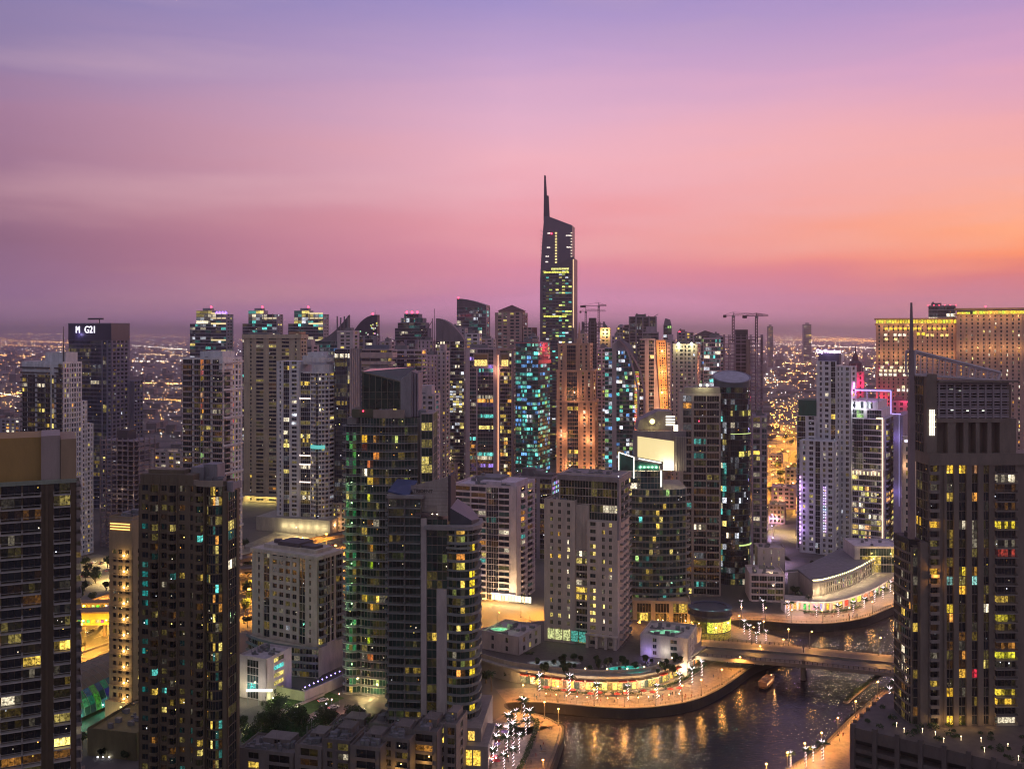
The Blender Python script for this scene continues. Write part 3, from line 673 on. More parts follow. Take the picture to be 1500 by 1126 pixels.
s = simple('office_tower', 'grey tower with a curved sail roof and tall fins left of the dome topped one', 455, 512, 518, 1150, -12, 500, (.20, .19, .19), 'g1 g1 g1*1.4 g1*1.4', 's.3 w1 s.3', glass=TEAL, fh=4, lp=.16, pal=PALC, sf=.5, roof=False)
m = MB(); W = s.W; T = s.top; pts = [(0, T), (W * .95, T)] + [(W * (.95 - .9 * t), T + (s.z(461) - T) * (1 - t) ** 1.8) for t in [i / 8 for i in range(9)]]
m.extr([pts[0], pts[1]] + pts[2:], 4, 8); s.part('sail_roof', m, wallm((.22, .20, .22)))
for i in range(4): m = MB(); m.box(W * (.66 + .09 * i), W * (.68 + .09 * i), 1, 3, T, s.z(463 + 2 * (i % 2))); s.part('roof_fin', m, wallm((.3, .26, .3)))
s.done()
s = simple('office_tower', 'dark tower with a half dome top and two pale curved flanks', 514, 552, 557, 1200, -12, 492, (.24, .2, .23), 's.5 g1*.5 s.3 g1*.5 s.5', 's.3 w1 s.3', glass=NAVY, fh=4.2, lp=.06, pal=PALM, roof=False)
W, D, T = s.W, s.D, s.top; m = MB(); m.extr([(0, T), (W, T), (W, s.z(461))] + [(W * (1 - t), s.z(461) - (s.z(461) - T) * t ** 2.4) for t in [i / 8 for i in range(1, 8)]], 1, D - 2); s.part('dome_roof', m, wallm((.07, .06, .1), .4))
m = MB()
for i in range(16): x = s.r.uniform(W * .25, W); z = s.r.uniform(T, T + (s.z(470) - T) * (x / W)); m.box(x, x + 1.6, .7, .95, z, z + 1.6, [c * s.r.uniform(.3, 1) for c in s.r.choice(PALM)])
s.part('dome_window', m, s.gm); s.beacon(W * .8, 4, s.z(461), 1.3); s.mast(W * .9, 4, T, s.z(455)); s.done()
s = simple('apartment_tower', 'pink stone tower with a striped crown between the sail roof and the dome', 494, 517, 520, 1100, -12, 486, (.5, .36, .36), 's.4 w1 w1 s.4', 's.3 w1 s.3', fh=4, lp=.08, D=20); m = MB(); m.box(0, s.W, -.6, 0, s.top - 1, s.top + 1.5); s.part('cornice', m, s.wm); s.done()

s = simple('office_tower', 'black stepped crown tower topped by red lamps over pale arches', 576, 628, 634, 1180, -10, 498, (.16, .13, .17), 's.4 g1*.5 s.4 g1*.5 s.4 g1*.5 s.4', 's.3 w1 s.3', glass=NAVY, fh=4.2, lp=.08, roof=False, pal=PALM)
W, D, T = s.W, s.D, s.top
for a, b, y0, y1 in ((.04, .96, 498, 481), (.12, .9, 481, 473), (.2, .82, 473, 466), (.3, .7, 466, 460)):
    s.block(W * a, W * b, 1, D, s.z(y0), s.z(y1), 'g1*3 g1*3 g1*3 g1*3 g1*3', sf=.3, n=max(1, (y0 - y1) // 4), lp=.05, pal=[WH, CYN, WW])
for x in (.35, .5, .65): s.beacon(W * x, 5, s.z(459), 1.5)
for x in (.12, .6):
    m = MB(); m.extr([(W * x, s.z(540)), (W * (x + .26), s.z(540)), (W * (x + .26), s.z(512))] + [(W * (x + .26) - W * .26 * t, s.z(500 + 12 * abs(2 * t - 1) ** 2)) for t in (.2, .4, .5, .6, .8)] + [(W * x, s.z(512))], -1.5, -.2); s.part('arch', m, wallm((.5, .34, .34)))
s.done()
s = simple('apartment_tower', 'narrow pink tower with slanted roof brace and thin mast, right of the black stepped crown', 612, 634, 640, 1040, -10, 500, (.4, .3, .34), 'v1 v1 s.3 v1 v1', 'v1 v1', fh=3.9, lp=.06, D=20, sf=.25); m = MB(); m.tube((1, 2, s.top), (s.W - 1, 2, s.z(470)), .5); m.tube((s.W - 1, 2, s.top), (s.W - 1, 2, s.z(466)), .5); s.part('roof_brace', m, wallm((.3, .25, .28))); s.mast(s.W + .5, 5, 0, s.z(452), .7); s.done()
s = simple('office_tower', 'grey speckled tower with a quarter round roof wall, windows lit in one bright patch', 638, 680, 684, 1010, -8, 500, (.22, .19, .20), 'g1 g1 g1 s.2 g1 g1 g1', 's.3 w1 w1 s.3', glass=NAVY, fh=3.4, lp=.12, pal=[WW, WW, WH, Y2], sf=.4, roof=False)
W, D, T = s.W, s.D, s.top; m = MB(); m.extr([(0, T)] + [(W, T)] + [(W - W * math.cos(t * math.pi / 2) * 1.0 if 0 else W * (1 - t), T + (s.z(466) - T) * math.sin(t * math.pi / 2) ** .8) for t in [i / 8 for i in range(1, 9)]], 2, D); s.part('curved_roof', m, wallm((.26, .21, .24)))
s.facade((2, -.5), (W - 2, -.5), s.z(605), s.z(558), 'g1 g1 g1 g1 g1 g1 g1 g1', sf=.5, lp=.8, t=.2, pal=[WW, WH, Y2], n=13, pane=3.5, inten=1.2); s.done()
s = simple('office_tower', 'grey glass tower with a sloping curved top, tallest left of the spire tower', 669, 712, 718, 1300, -12, 450, (.18, .16, .19), 'g1 g1 g1 g1 g1 g1 g1', 's.3 g1 s.3', glass=glassm((.07, .065, .085)), fh=4.4, lp=.10, pal=[WH, WW, CYN], sf=.4, roof=False)
W, D, T = s.W, s.D, s.top; m = MB(); m.extr([(0, T), (W, T), (W, s.z(447))] + [(W * (1 - t), s.z(447) + (s.z(437) - s.z(447)) * math.sin(t * 1.57)) for t in (.2, .4, .6, .8, 1)], .5, D - 1); s.part('curved_roof', m, wallm((.16, .14, .17), .35)); s.beacon(1.5, 3, s.z(437), 1.2); s.block(2, W * .5, -6, -.2, 0, s.z(490), 's.2 w1 w1 s.2', sf=.3); s.done()
s = simple('office_tower', 'brown stone tower under a low pyramid roof left of the spire', 725, 765, 773, 1250, -14, 458, (.34, .22, .20), 's.4 w1 w1 s.3 w1 w1 s.4', 's.3 w1 w1 s.3', fh=4.2, lp=.12, roof=False, pal=[WW, Y2, WH])
W, D, T = s.W, s.D, s.top; s.wall.box(W * .12, W * .92, 2, D - 2, T, s.z(455)); m = MB(); z0, z1 = s.z(455), s.z(446); a = [(W * .08, 1), (W * .96, 1), (W * .96, D - 1), (W * .08, D - 1)]; c = (W * .52, D / 2, z1)
for i in range(4): m.face([(*a[i], z0), (*a[(i + 1) % 4], z0), c])
m.face([(*q, z0) for q in a[::-1]]); s.part('pyramid_roof', m, wallm((.22, .1, .1))); s.block(W * 1.03, W * 1.35, 0, D, 0, s.z(480), 'w1 w1', sf=.3); s.done()

# --- the tallest tower, with its spire
s = Bld('skyscraper', 'tallest tower on the skyline, a slanted grey slab with a needle spire', 'skyscraper', 791, 841, 847, 1240, -10, 316, (.17, .15, .20), glassm((.03, .03, .05)), fh=4.1, lp=.1, pal=[Y2, WH, CYN, GR], D=38)
W, D = s.W, s.D; z = s.z; uu = s.u
m = MB(); m.extr([(0, 0), (uu(838), 0), (uu(838), z(330)), (uu(803), z(316)), (uu(797), z(316)), (uu(794), z(355)), (0, z(410))], 0, D * .8); s.part('slab', m, wallm((.20, .17, .23), .45, .1))
m = MB(); m.extr([(uu(793), 0), (W, 0), (W, z(376)), (uu(836), z(377)), (uu(812), z(390)), (uu(796), z(396))], -2.5, -.02); m.box(uu(838) + .02, W, -.01, D, 0, z(378)); s.part('front_slab', m, wallm((.15, .14, .18), .45, .1))
m = MB(); m.extr([(uu(795.5), z(322)), (uu(804), z(318)), (uu(802.5), z(285)), (uu(800), z(285)), (uu(798.2), z(255)), (uu(796.4), z(255))], 4, 9); s.part('spire', m, wallm((.12, .10, .14)))
zt = z(396); n = 62
for k in range(n):
    za = zt * k / n; fh = zt / n; m = MB(); x0 = uu(795.5); x1 = uu(838); q = 9; yq = HY - (za - CH) * F / s.d
    mid = x0 + (x1 - x0) * .55; pr = .55 if (455 < yq < 470 and k % 3 == 0) else .24
    for i in range(q):
        a = x0 + (x1 - x0) * i / q; b = x0 + (x1 - x0) * (i + .92) / q; lit = s.litcol(min(.9, pr * (1.6 if a > mid else .5)), [Y2, Y2, WH, CYN, GR, (.8, 1, .2)], 1.1)
        m.face([(a, -2.53, za + fh * .45), (b, -2.53, za + fh * .45), (b, -2.53, za + fh * .92), (a, -2.53, za + fh * .92)], lit)
    s.part('window_row', m, s.gm)
m = MB(); [m.box(uu(797) + i * 3.2, uu(797) + i * 3.2 + 2.8, -2.7, -2.52, z(400) + 0 * i, z(397.5), [c * .9 for c in (1, .95, .15)]) for i in range(10)]; s.part('lit_floor', m, s.gm)
m = MB(); [m.box(uu(808) + i * 3.2, uu(808) + i * 3.2 + 2.8, -2.7, -2.52, z(395), z(392.5), [c * .9 for c in (1, .95, .3)]) for i in range(7)]; s.part('lit_floor', m, s.gm)
m = MB(); [m.box(uu(797) + i * 3.2, uu(797) + i * 3.2 + 2.8, -2.7, -2.52, z(464.5), z(462), [c * .9 for c in (1, .95, .15)]) for i in range(9)]; s.part('lit_floor', m, s.gm)
for i in range(11):
    m = MB(); zz = z(341 + 4.3 * i); m.box(uu(813), uu(816), -.2, -.02, zz - 1, zz + 1, [c for c in (1, .8, .3)]); s.part('lit_window', m, s.gm)
    m = MB(); m.box(uu(836), uu(838.2), -.3, .4, zz - .6, zz + .6, (1, .8, .6)); s.part('lit_window', m, s.gm)
for i, (a, b, yy) in enumerate(((802, 806, 341), (829, 836, 345), (801, 806, 362), (830, 836, 362), (799, 804, 375), (799, 803, 383))):
    m = MB(); m.box(uu(a), uu(b), -.2, -.02, z(yy) - .8, z(yy) + .8, (.9, .8, .7)); s.part('lit_window', m, s.gm)
m = MB(); m.box(uu(839.5), uu(841), -2.9, -2.5, z(480), z(380)); s.part('light_strip', m, glowm((1, .62, .3), .9)); s.beacon(uu(808), -1, z(343), 1.1)
for k in range(58): s.wall.box(0, .3, 0, D, 3 + k * 5, 3.5 + k * 5)
s.done()

# --- right part of the back row
frame = frame_tower('unfinished block with two tower cranes, just right of the spire tower', 852, 884, 888, 1300, -8, 471, fh=4.5, col=(.17, .15, .18)); frame.done()
s = simple('office_tower', 'tan crown lit in gold, right of the unfinished block behind the spire tower', 879, 894, 897, 1150, -8, 482, (.5, .36, .24), 's.5 w1 w1 s.5', 's.3 w1', fh=4, lp=.12, D=18); s.glow(s.W / 2, -4, s.top - 4, 9000, (1, .6, .25), 1); s.done()
s = simple('office_tower', 'grey tower with a round dome roof in the back row', 903, 917, 920, 1400, -8, 480, GRY, 's.3 w1 w1 w1 s.3', 's.3 w1', fh=4.2, lp=.14, D=20, roof=False, pal=PALM); m = MB(); m.ball((s.W / 2, 10, s.top - 1), s.W * .46, n=12, m=8); s.part('dome', m, s.wm); s.beacon(s.W + 1, 5, s.top, 1.3); s.done()
s = simple('office_tower', 'wide dark ribbed flat roofed block with a pale arch panel, back row', 921, 962, 969, 1350, -8, 465, (.17, .15, .18), 'p.3 g1 p.3 g1 p.3 g1 p.3 g1 p.3', 's.3 w1 s.3', fh=4.2, lp=.07, pal=PALM, glass=NAVY); s.block(-6, s.W * .25, 2, 14, 0, s.z(476), 'g1 g1', sf=.3); m = MB(); m.tube((s.W - 6, 3, s.top), (s.W + 2, 3, s.z(460)), .4); m.tube((s.W * .45, 3, s.top + 1), (s.W * .6, 3, s.z(459)), .3); s.part('antenna', m, wallm((.1, .1, .1))); s.done()
s = simple('office_tower', 'small dark tower with a leaning curved roof right of the ribbed block', 972, 984, 988, 1400, -8, 477, (.12, .12, .15), 'g1 g1', 's.3 w1', fh=4.2, lp=.2, D=20, roof=False, pal=PALC); m = MB(); m.extr([(0, s.top), (s.W, s.top), (s.W * .8, s.z(468)), (s.W * .2, s.z(466))], 1, 15); s.part('slanted_roof', m, s.wm); s.done()
s = simple('apartment_tower', 'purple grey stepped block with red lamp on its roof, left of the crane pair', 992, 1016, 1020, 1300, -8, 488, (.26, .2, .24), 's.3 w1 w1 s.3 w1 w1', 's.3 w1', fh=4, lp=.1, D=22); s.beacon(3, 3, s.top, 1.3); s.done()
s = simple('office_tower', 'low wide roofed office block between the red lamp block and the crane pair', 1018, 1056, 1060, 1250, -8, 492, (.22, .18, .22), 'g1 g1 g1 g1', 's.3 w1', fh=4, lp=.2, D=30, pal=PALC, roof=False); m = MB(); m.extr([(-2, s.top), (s.W + 2, s.top), (s.W * .4, s.z(484))], 0, 24); s.part('gable_roof', m, wallm((.12, .1, .13))); s.done()
s = frame_tower('pair of unfinished purple grey blocks joined at the base under the two tower cranes', 1061, 1118, 1124, 1010, -8, 490, col=(.22, .17, .21), fh=3.7)
m = MB(); W = s.W; [m.box(W * .57, W * .6, -.4, -.2, s.z(600 - i * 5), s.z(598.5 - i * 5), [c * s.r.uniform(.3, 1.2) for c in (1, .6, .25)]) for i in range(20)]; s.part('work_lamp', m, s.gm)
m = MB(); m.box(W * .56, W * .66, -1, 3, 0, s.z(497)); s.part('hoist_shaft', m, wallm((.3, .22, .2))); s.done()
# further slim towers filling the gaps of the back rows
for (a, b_, yt, d_, w_, fs, th_, lp_, pl, lab) in (
    (556, 575, 502, 1060, (.36, .28, .30), 's.3 w1 w1 s.3', -10, .1, PALM, 'plain mauve tower between the dome topped and black crowned ones'),
    (590, 613, 528, 880, (.44, .36, .34), 's.3 b1 s.3 w1 w1', -8, .08, PALM, 'beige balconied tower in front of the pale arches'),
    (656, 684, 482, 1120, (.30, .25, .28), 'v1 v1 v1 v1', -8, .12, PALM, 'grey grid tower just left of the twin fronted one'),
    (702, 726, 498, 1150, (.42, .33, .34), 's.2 w1 w1 s.2', -8, .1, PALW, 'pink block in the gap below the brown pyramid roof'),
    (772, 790, 494, 1130, (.22, .19, .23), 'g1 g1', -8, .2, PALC, 'narrow blue grey tower hugging the left foot of the spire tower'),
    (846, 862, 490, 1080, (.40, .28, .24), 'v1 v1 s.3', -8, .1, PALW, 'narrow tan tower behind the brown stepped one'),
    (896, 912, 494, 1100, (.30, .24, .30), 'v1 v1 v1', -8, .12, PALM, 'narrow mauve tower left of the round dome roof'),
    (942, 968, 488, 1120, (.26, .22, .27), 'g1 g1 g1', -8, .14, PALM, 'grey tower behind the gold striped one'),
    (976, 992, 500, 1050, (.36, .28, .32), 'v1 v1', -8, .1, PALW, 'thin pink tower left of the floodlit tan one'),
    (1040, 1064, 494, 1100, (.27, .22, .28), 'g1 w1 w1', -10, .14, PALM, 'purple tower left of the unfinished blocks'),
    (640, 656, 516, 900, (.34, .28, .30), 'v1 v1', -8, .1, PALW, 'slim grey pink tower before the speckled one'),
    (440, 460, 508, 1000, (.30, .25, .26), 'w1 w1', -12, .1, PALM, 'grey tower peeping over the pale round fronted one'),
    (536, 560, 560, 700, (.20, .19, .22), 'g1 g1 g1', -8, .1, PALM, 'dark slab behind the slanted glass crown'),
    (606, 640, 580, 720, (.36, .30, .32), 's.3 w1 v1 w1 s.3', -8, .1, PALW, 'mid height mauve tower right of the slanted glass crown')):
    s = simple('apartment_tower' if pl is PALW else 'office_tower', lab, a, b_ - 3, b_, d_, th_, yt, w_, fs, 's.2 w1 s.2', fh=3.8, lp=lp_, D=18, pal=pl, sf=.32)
    if yt % 4 == 0: s.block(s.W * .2, s.W * .8, 3, 14, s.top, s.top + 7)
    if yt % 3 == 0: s.mast(s.W * .5, 6, s.top, s.top + 20, .4)
    s.done()
# cranes
def crane(label, px, d, ytop, l1, l2, base, tilt=0):
    root = empty('tower_crane', (WX(px, d), d, 0)); tag(root, label, 'crane'); zt = WZ(ytop + 5, d); st = wallm((.10, .06, .08)); w = 1.0
    m = MB()
    for a in (-w, w):
        for b in (-w, w): m.tube((a, b, base), (a, b, zt), .28, n=4)
    z = base
    while z < zt - 3: m.tube((-w, -w, z), (w, -w, z + 3), .18, n=3); m.tube((w, -w, z), (-w, -w, z + 3), .18, n=3); z += 3
    m.build('mast', st, root)
    m = MB(); m.tube((-.8, -.6, zt), (l2, -.6, zt + tilt), .25, n=4); m.tube((-.8, .6, zt), (l2, .6, zt + tilt), .25, n=4); m.tube((0, 0, zt + 2), (l2 * .96, 0, zt + 1.6 + tilt), .22, n=4)
    n = 12
    for i in range(n): x = l2 * i / n; m.tube((x, -.6, zt + tilt * i / n), (x + l2 / n / 2, 0, zt + 1.9 + tilt * i / n), .14, n=3); m.tube((x + l2 / n / 2, 0, zt + 1.9 + tilt * i / n), (x + l2 / n, .6, zt + tilt * (i + 1) / n), .14, n=3)
    m.build('jib', st, root)
    m = MB(); m.tube((0, 0, zt), (-l1, 0, zt), .4, n=4); m.tube((0, 0, zt), (0, 0, WZ(ytop, d)), .35, n=4); m.tube((0, 0, WZ(ytop, d)), (-l1 * .9, 0, zt + .4), .14, n=3); m.tube((0, 0, WZ(ytop, d)), (l2 * .7, 0, zt + 2 + tilt * .7), .14, n=3); m.build('counter_jib', st, root)
    m = MB(); m.box(-l1, -l1 * .7, -1, 1, zt - 2.2, zt + .5); m.build('counterweight', st, root)
    m = MB(); m.box(-1.4, 1.4, -2.2, -1.1, zt - 2.5, zt - .3); m.build('cab', wallm((.3, .3, .3)), root)
for a in (('left one of the crane pair on the unfinished purple grey blocks', 1074, 1005, 457, 10, 30, 150), ('right one of the crane pair on the unfinished purple grey blocks', 1108, 1008, 458, 14, 12, 150), ('left crane on the unfinished block right of the spire tower', 858, 1295, 451, 8, 26, 160), ('right crane, taller and thinner, on the unfinished block right of the spire tower', 877, 1298, 443, 24, 10, 160)): crane(*a)

# --- second row
s = simple('apartment_tower', 'tower with white stacked roof bands and a tall ribbed white fin', 490, 568, 575, 800, -10, 512, (.10, .11, .15), 'G2*.8 s.1 G2*.8 s.2 c1.4 c1.6 c1.2', 's.3 c2 s.3', glass=NAVY, fh=3.5, lp=.07, pal=PALM, sf=.3, roof=False)
W, D, T = s.W, s.D, s.top
for i in range(5): m = MB(); m.box(s.u(513.5 + i * 2.9), s.u(515.8 + i * 2.9), -2.2, .2, 0, s.z(510)); s.part('fin_rib', m, wallm(PKW))
m = MB(); m.box(s.u(513), s.u(528), -1.4, .1, 0, s.z(511)); s.part('fin', m, wallm((.45, .36, .40)))
for a, b, y0, y1 in ((528, 575, 524, 516), (530, 572, 534, 529), (531, 570, 513, 511), (533, 577, 542, 538)): m = MB(); m.ribbon([(s.u(a), -.6)] + arc(s.u(a) + 1, s.u(b), -.7, 1.6, 5) + [(s.u(b) + 1, 8)], -.8, .4, s.z(y0), s.z(y1)); s.part('roof_band', m, wallm(PKW))
s.block(s.u(533), s.u(568), 4, D - 3, T, s.z(506)); s.done(wallm((.42, .36, .4)))
s = simple('apartment_tower', 'mauve balconied tower under three dark roof slots, right of the ribbed white fin', 570, 618, 624, 850, -10, 514, (.38, .30, .34), 'c1 c1 s.25 c1 c1', 's.3 c2', fh=3.5, lp=.07, glass=PURP)
for i, y in enumerate((522, 529, 536)): m = MB(); m.box(s.u(575), s.u(612), -.9, -.5, s.z(y + 3), s.z(y)); s.part('roof_louvre', m, wallm((.1, .08, .12)))
s.mast(s.W * .92, 2, s.top, s.z(470), .4); s.done()
s = simple('apartment_tower', 'slim pink tower of tiny square windows beside the grey speckled one', 617, 640, 646, 900, -8, 522, (.42, .31, .35), 'v1 v1 v1 s.2 v1 v1', 's.3 v1 v1', fh=3.5, lp=.07, D=20, glass=PURP); s.done()
s = Bld('office_tower', 'twin fronted tower with two glowing recessed boxes near its top', TW, 682, 752, 756, 960, -6, 512, (.33, .26, .29), NAVY, fh=3.7, lp=.12, pal=[WW, Y2, OR, PU, CYN], D=34)
W, D, T = s.W, s.D, s.top; a1_, a2_ = s.u(727), s.u(731)
s.block(0, a1_, 0, D, 0, T, 's.7 g1*.8 s.25 G2.6*1.2 s.5', None, None, sf=.3, hot={})
s.block(a2_, W, -2, D, 0, T, 's.35 g1*1.6 g1*2 g1*1.4 s.5', 's.3 w1 s.3', sf=.35, pal=[Y1, OR, WW, Y2]); s.wall.box(a1_, a2_, 1, D, 0, T)
m = MB(); m.box(s.u(729), s.u(730.2), .4, .95, s.z(690), s.z(520)); s.part('light_strip', m, glowm((1, .45, .22), 1.3))
for a, b, yy in ((695, 714, -.5), (735, 745, -2.5)):
    m = MB(); m.box(s.u(a) - 1, s.u(b) + 1, yy - .5, yy, s.z(539), s.z(536)); m.box(s.u(a) - 1, s.u(b) + 1, yy - .5, yy, s.z(519.5), s.z(517)); m.box(s.u(a) - 1, s.u(a), yy - .5, yy, s.z(536), s.z(519.5)); m.box(s.u(b), s.u(b) + 1, yy - .5, yy, s.z(536), s.z(519.5)); s.part('box_frame', m, wallm((.45, .36, .33)))
    m = MB(); k = 4
    for i in range(k): m.face([(s.u(a) + (s.u(b) - s.u(a)) * i / k + .1, yy - .1, s.z(536)), (s.u(a) + (s.u(b) - s.u(a)) * (i + 1) / k - .1, yy - .1, s.z(536)), (s.u(a) + (s.u(b) - s.u(a)) * (i + 1) / k - .1, yy - .1, s.z(527)), (s.u(a) + (s.u(b) - s.u(a)) * i / k + .1, yy - .1, s.z(527))], (1, .72, .2))
    s.part('lit_window', m, s.gm)
    m = MB(); m.box(s.u(a), s.u(b), yy - .2, yy, s.z(527), s.z(519.6)); s.part('dark_panel', m, wallm((.3, .2, .1)))
m = MB(); m.box(s.u(728), W + .6, -2.8, 1, T - 1, T + 1.6); s.part('cornice', m, wallm((.6, .38, .34))); s.glow(s.u(728), -6, T - 20, 3000, (1, .45, .25)); s.roof(0, W, 2, D, T, 4); s.done()
s = simple('apartment_tower', 'white block with rooftop planters directly behind the twin fronted tower', 681, 702, 706, 1080, -6, 490, (.5, .40, .42), 's.2 w1 w1 s.2', 's.2 w1', fh=4, lp=.1, D=20); s.done()
s = simple('office_tower', 'dark teal office tower with many rows of cyan lit windows', 755, 788, 815, 930, -22, 503, (.07, .09, .11), 'g1 g1 g1 g1', 'g1 g1 g1 g1 g1', glass=TEAL, fh=3.9, lp=.30, pal=[CYN, CYN, CYN, BL, WH, GR, (.3,.8,.6)], sf=.6, D=34, pane=1.6, inten=1.0)
m = MB()
for i in range(11): m.box(s.W + .3, s.W + .7, 1 + i * 3, 1.5 + i * 3, s.z(529), s.z(502))
m.box(s.W + .2, s.W + 1, 0, s.D, s.z(533), s.z(528)); m.box(-.2, s.W + 1, -.5, -.1, s.top, s.top + 1); s.part('roof_grille', m, wallm((.7, .25, .25))); s.glow(s.W + 5, 12, s.z(508), 5000, (1, .08, .18), 1); s.glow(s.W + 8, 26, s.z(520), 4000, (1, .2, .2), 1); s.done()
s = Bld('apartment_tower', 'brown stone tower in three steps with a dark glass centre strip', TW, 815, 872, 879, 900, -10, 506, (.40, .24, .17), NAVY, fh=3.6, lp=.06, pal=[Y1, WW, OR], D=30)
W, D, T = s.W, s.D, s.top
sp_ = 's.3 v1 s.25 p.2 s.3 G2*.4 s.3 p.2 s.2 v1 p.2 v1 s.3'
s.block(W * .03, W * .85, 3, D, s.z(545), T, sp_, 's.3 w1 s.3', sf=.2); s.block(0, W * .94, 1.5, D, s.z(590), s.z(545), sp_, 's.3 w1 s.3', sf=.2); s.block(0, W, 0, D, 0, s.z(590), sp_, 's.3 w1 w1 s.3', sf=.2)
for y in (545, 590): s.wall.box(-.6, W * (1 if y > 560 else .95) + .6, -.6 if y > 560 else .9, D, s.z(y), s.z(y - 3))
m = MB(); m.ribbon([(W * .03, 3), (W * .85, 3), (W * .85, D), (W * .03, D)], -.5, .5, T, T + 2, closed=True); s.part('cornice', m, s.wm)
m = MB(); m.prism([(W * .5, 6), (W * .62, 6), (W * .62, 12), (W * .5, 12)], T, T + 6); m.tube((W * .56, 9, T + 6), (W * .56, 9, s.z(472)), 1.2, .3); s.part('spire', m, s.wm)
for i in range(6): s.glow(s.r.uniform(0, W), -5, s.r.uniform(30, 110), 3000, (1, .5, .22), .5)
s.glow(W * .5, -14, 20, 12000, (1, .5, .2), 1); s.done()
s = simple('apartment_tower', 'slim mauve tower squeezed between the brown stepped one and the curved sail one', 874, 896, 902, 960, -10, 512, (.4, .3, .33), 'w1 w1 w1', 'w1', fh=3.6, lp=.1, D=20, pal=PALM); s.done()
# curved sail
s = Bld('office_tower', 'curved sail shaped tower with a tall white fin and red lit outer rib', TW, 886, 938, 941, 860, -5, 497, (.45, .38, .42), TEAL, fh=3.6, lp=.25, pal=PALC, D=26)
W, D = s.W, s.D; z = s.z; uu = s.u
def sailx(zz): y = HY - (zz - CH) * F / s.d; t = min(1, max(0, (y - 497) / 75)); return uu(908 + 28 * t ** .55)
for k in range(40):
    za = k * 3.6
    if za + 3.6 > z(499): break
    xr_ = sailx(za + 3.6) - uu(901); x0 = uu(903); m = MB(); m.box(x0, x0 + xr_ - 1, -.8, D - 2, za, za + 1.0); s.part('floor_slab', m, wallm((.22, .2, .24)))
    m = MB(); n = 7
    for i in range(n): c = s.litcol(.24, PALC, 1.1); a = x0 + (xr_ - 1) * i / n; b = x0 + (xr_ - 1) * (i + .94) / n; m.face([(a, -.5, za + 1.0), (b, -.5, za + 1.0), (b, -.5, za + 3.6), (a, -.5, za + 3.6)], c)
    s.part('window_row', m, s.gm)
s.block(0, uu(897), 0, D, 0, z(510), 'g1 g1', sf=.4, pane=3); m = MB(); m.extr([(uu(896.5), 0), (uu(903), 0), (uu(903), z(500)), (uu(896.5), z(505))], -3, D * .6); s.part('fin', m, wallm((.52, .42, .44)))
pts = [(sailx(t) , t) for t in [i * z(497) / 24 for i in range(25)]]
for off, col, nm in ((0, (.62, .45, .52), 'outer_rib'), (5.5, (.62, .40, .42), 'outer_rib')):
    m = MB(); P_ = [(a + off * min(1, (z(505) - b) / 20 if b < z(505) else 0), b) for a, b in pts]; m.extr(P_ + [(a - 1.6, b) for a, b in P_[::-1]], -2.2, 6); s.part(nm, m, wallm(col))
m = MB(); [m.box(uu(929.5), uu(936), -1, -.7, z(y) - .5, z(y) + .5, [c * s.r.uniform(.3, 1.4) for c in s.r.choice([OR, (1, .3, .2), Y1])]) for y in range(545, 665, 3)]; s.part('lit_window', m, s.gm)
m = MB(); m.extr([(uu(903), z(520)), (uu(930), z(520)), (uu(925), z(505)), (uu(912), z(497)), (uu(903), z(499))], 1, D - 3); s.part('curved_roof', m, wallm((.4, .34, .42))); m = MB(); m.extr([(uu(925), 20), (uu(934), 20), (uu(934), z(521)), (uu(928), z(515))], 0, 12); s.part('core', m, wallm((.2, .17, .2))); s.done()
m = MB()
s = Bld('apartment_tower', 'mauve tower with a leaning gold lit window strip', TW, 937, 982, 988, 960, -8, 498, (.27, .22, .27), NAVY, fh=3.6, lp=.08, pal=PALM, D=28)
W, D, T = s.W, s.D, s.top; s.block(0, s.u(960), 0, D, 0, T, 'g1 s.8 g1 s.3', sf=.3); s.block(s.u(977), W, 1, D, 0, T - 3, 's.3 w1 w1', 's.3 w1', sf=.3); s.wall.box(s.u(960), s.u(977), 2, D, 0, T - .5)
m = MB(); m.extr([(s.u(968), s.z(612)), (s.u(979), s.z(612)), (s.u(975), s.z(498)), (s.u(961), s.z(498))], -.8, 2.0); s.part('lit_strip_wall', m, wallm((.75, .42, .2)))
for k in range(30):
    yy = 502 + k * 3.6; c_ = 968.5 + k * .17; m = MB()
    for o in (-3.5, 0, 3): m.box(s.u(c_ + o), s.u(c_ + o + 1.9), -1.0, -.82, s.z(yy + 2), s.z(yy), [c * s.r.uniform(.15, .8) for c in (1, .5, .1)] if s.r.random() < .75 and k > 3 else (0, 0, 0))
    s.part('window_row', m, s.gm)
for y in (515, 545, 575, 605): s.glow(s.u(970), -9, s.z(y), 9500, (1, .5, .2), 1)
s.roof(0, s.u(960), 0, D, T, 3); s.done()
s = simple('apartment_tower', 'tan tower with two white floodlights on its roof corners', 986, 1022, 1031, 900, -14, 506, (.38, .28, .26), 's.4 v1 s.2 w1 v1 w1 s.2 v1 s.4', 's.2 w1 w1 s.2', fh=3.6, lp=.09, pal=PALM); m = MB(); [m.ball((x, -.6, s.top + 1.6), 1.3) for x in (s.u(994), s.u(1013))]; s.part('floodlight', m, glowm((.9, 1, .7), 5)); [s.glow(x, -4, s.top - 1, 2500, (.9, 1, .5), .5) for x in (s.u(994), s.u(1013))]; s.glow(s.W + 5, 4, s.top - 20, 6000, (1, .4, .15), 1); s.done()
s = simple('office_tower', 'blue grey glass office tower with bands of white lit windows, left of the unfinished blocks', 1031, 1056, 1062, 960, -10, 497, (.3, .25, .32), 'g1 g1 g1', 's.3 w1', glass=glassm((.04, .06, .09)), fh=3.8, lp=.3, pal=[WH, CYN, WH, WW], sf=.45, D=26); s.done()
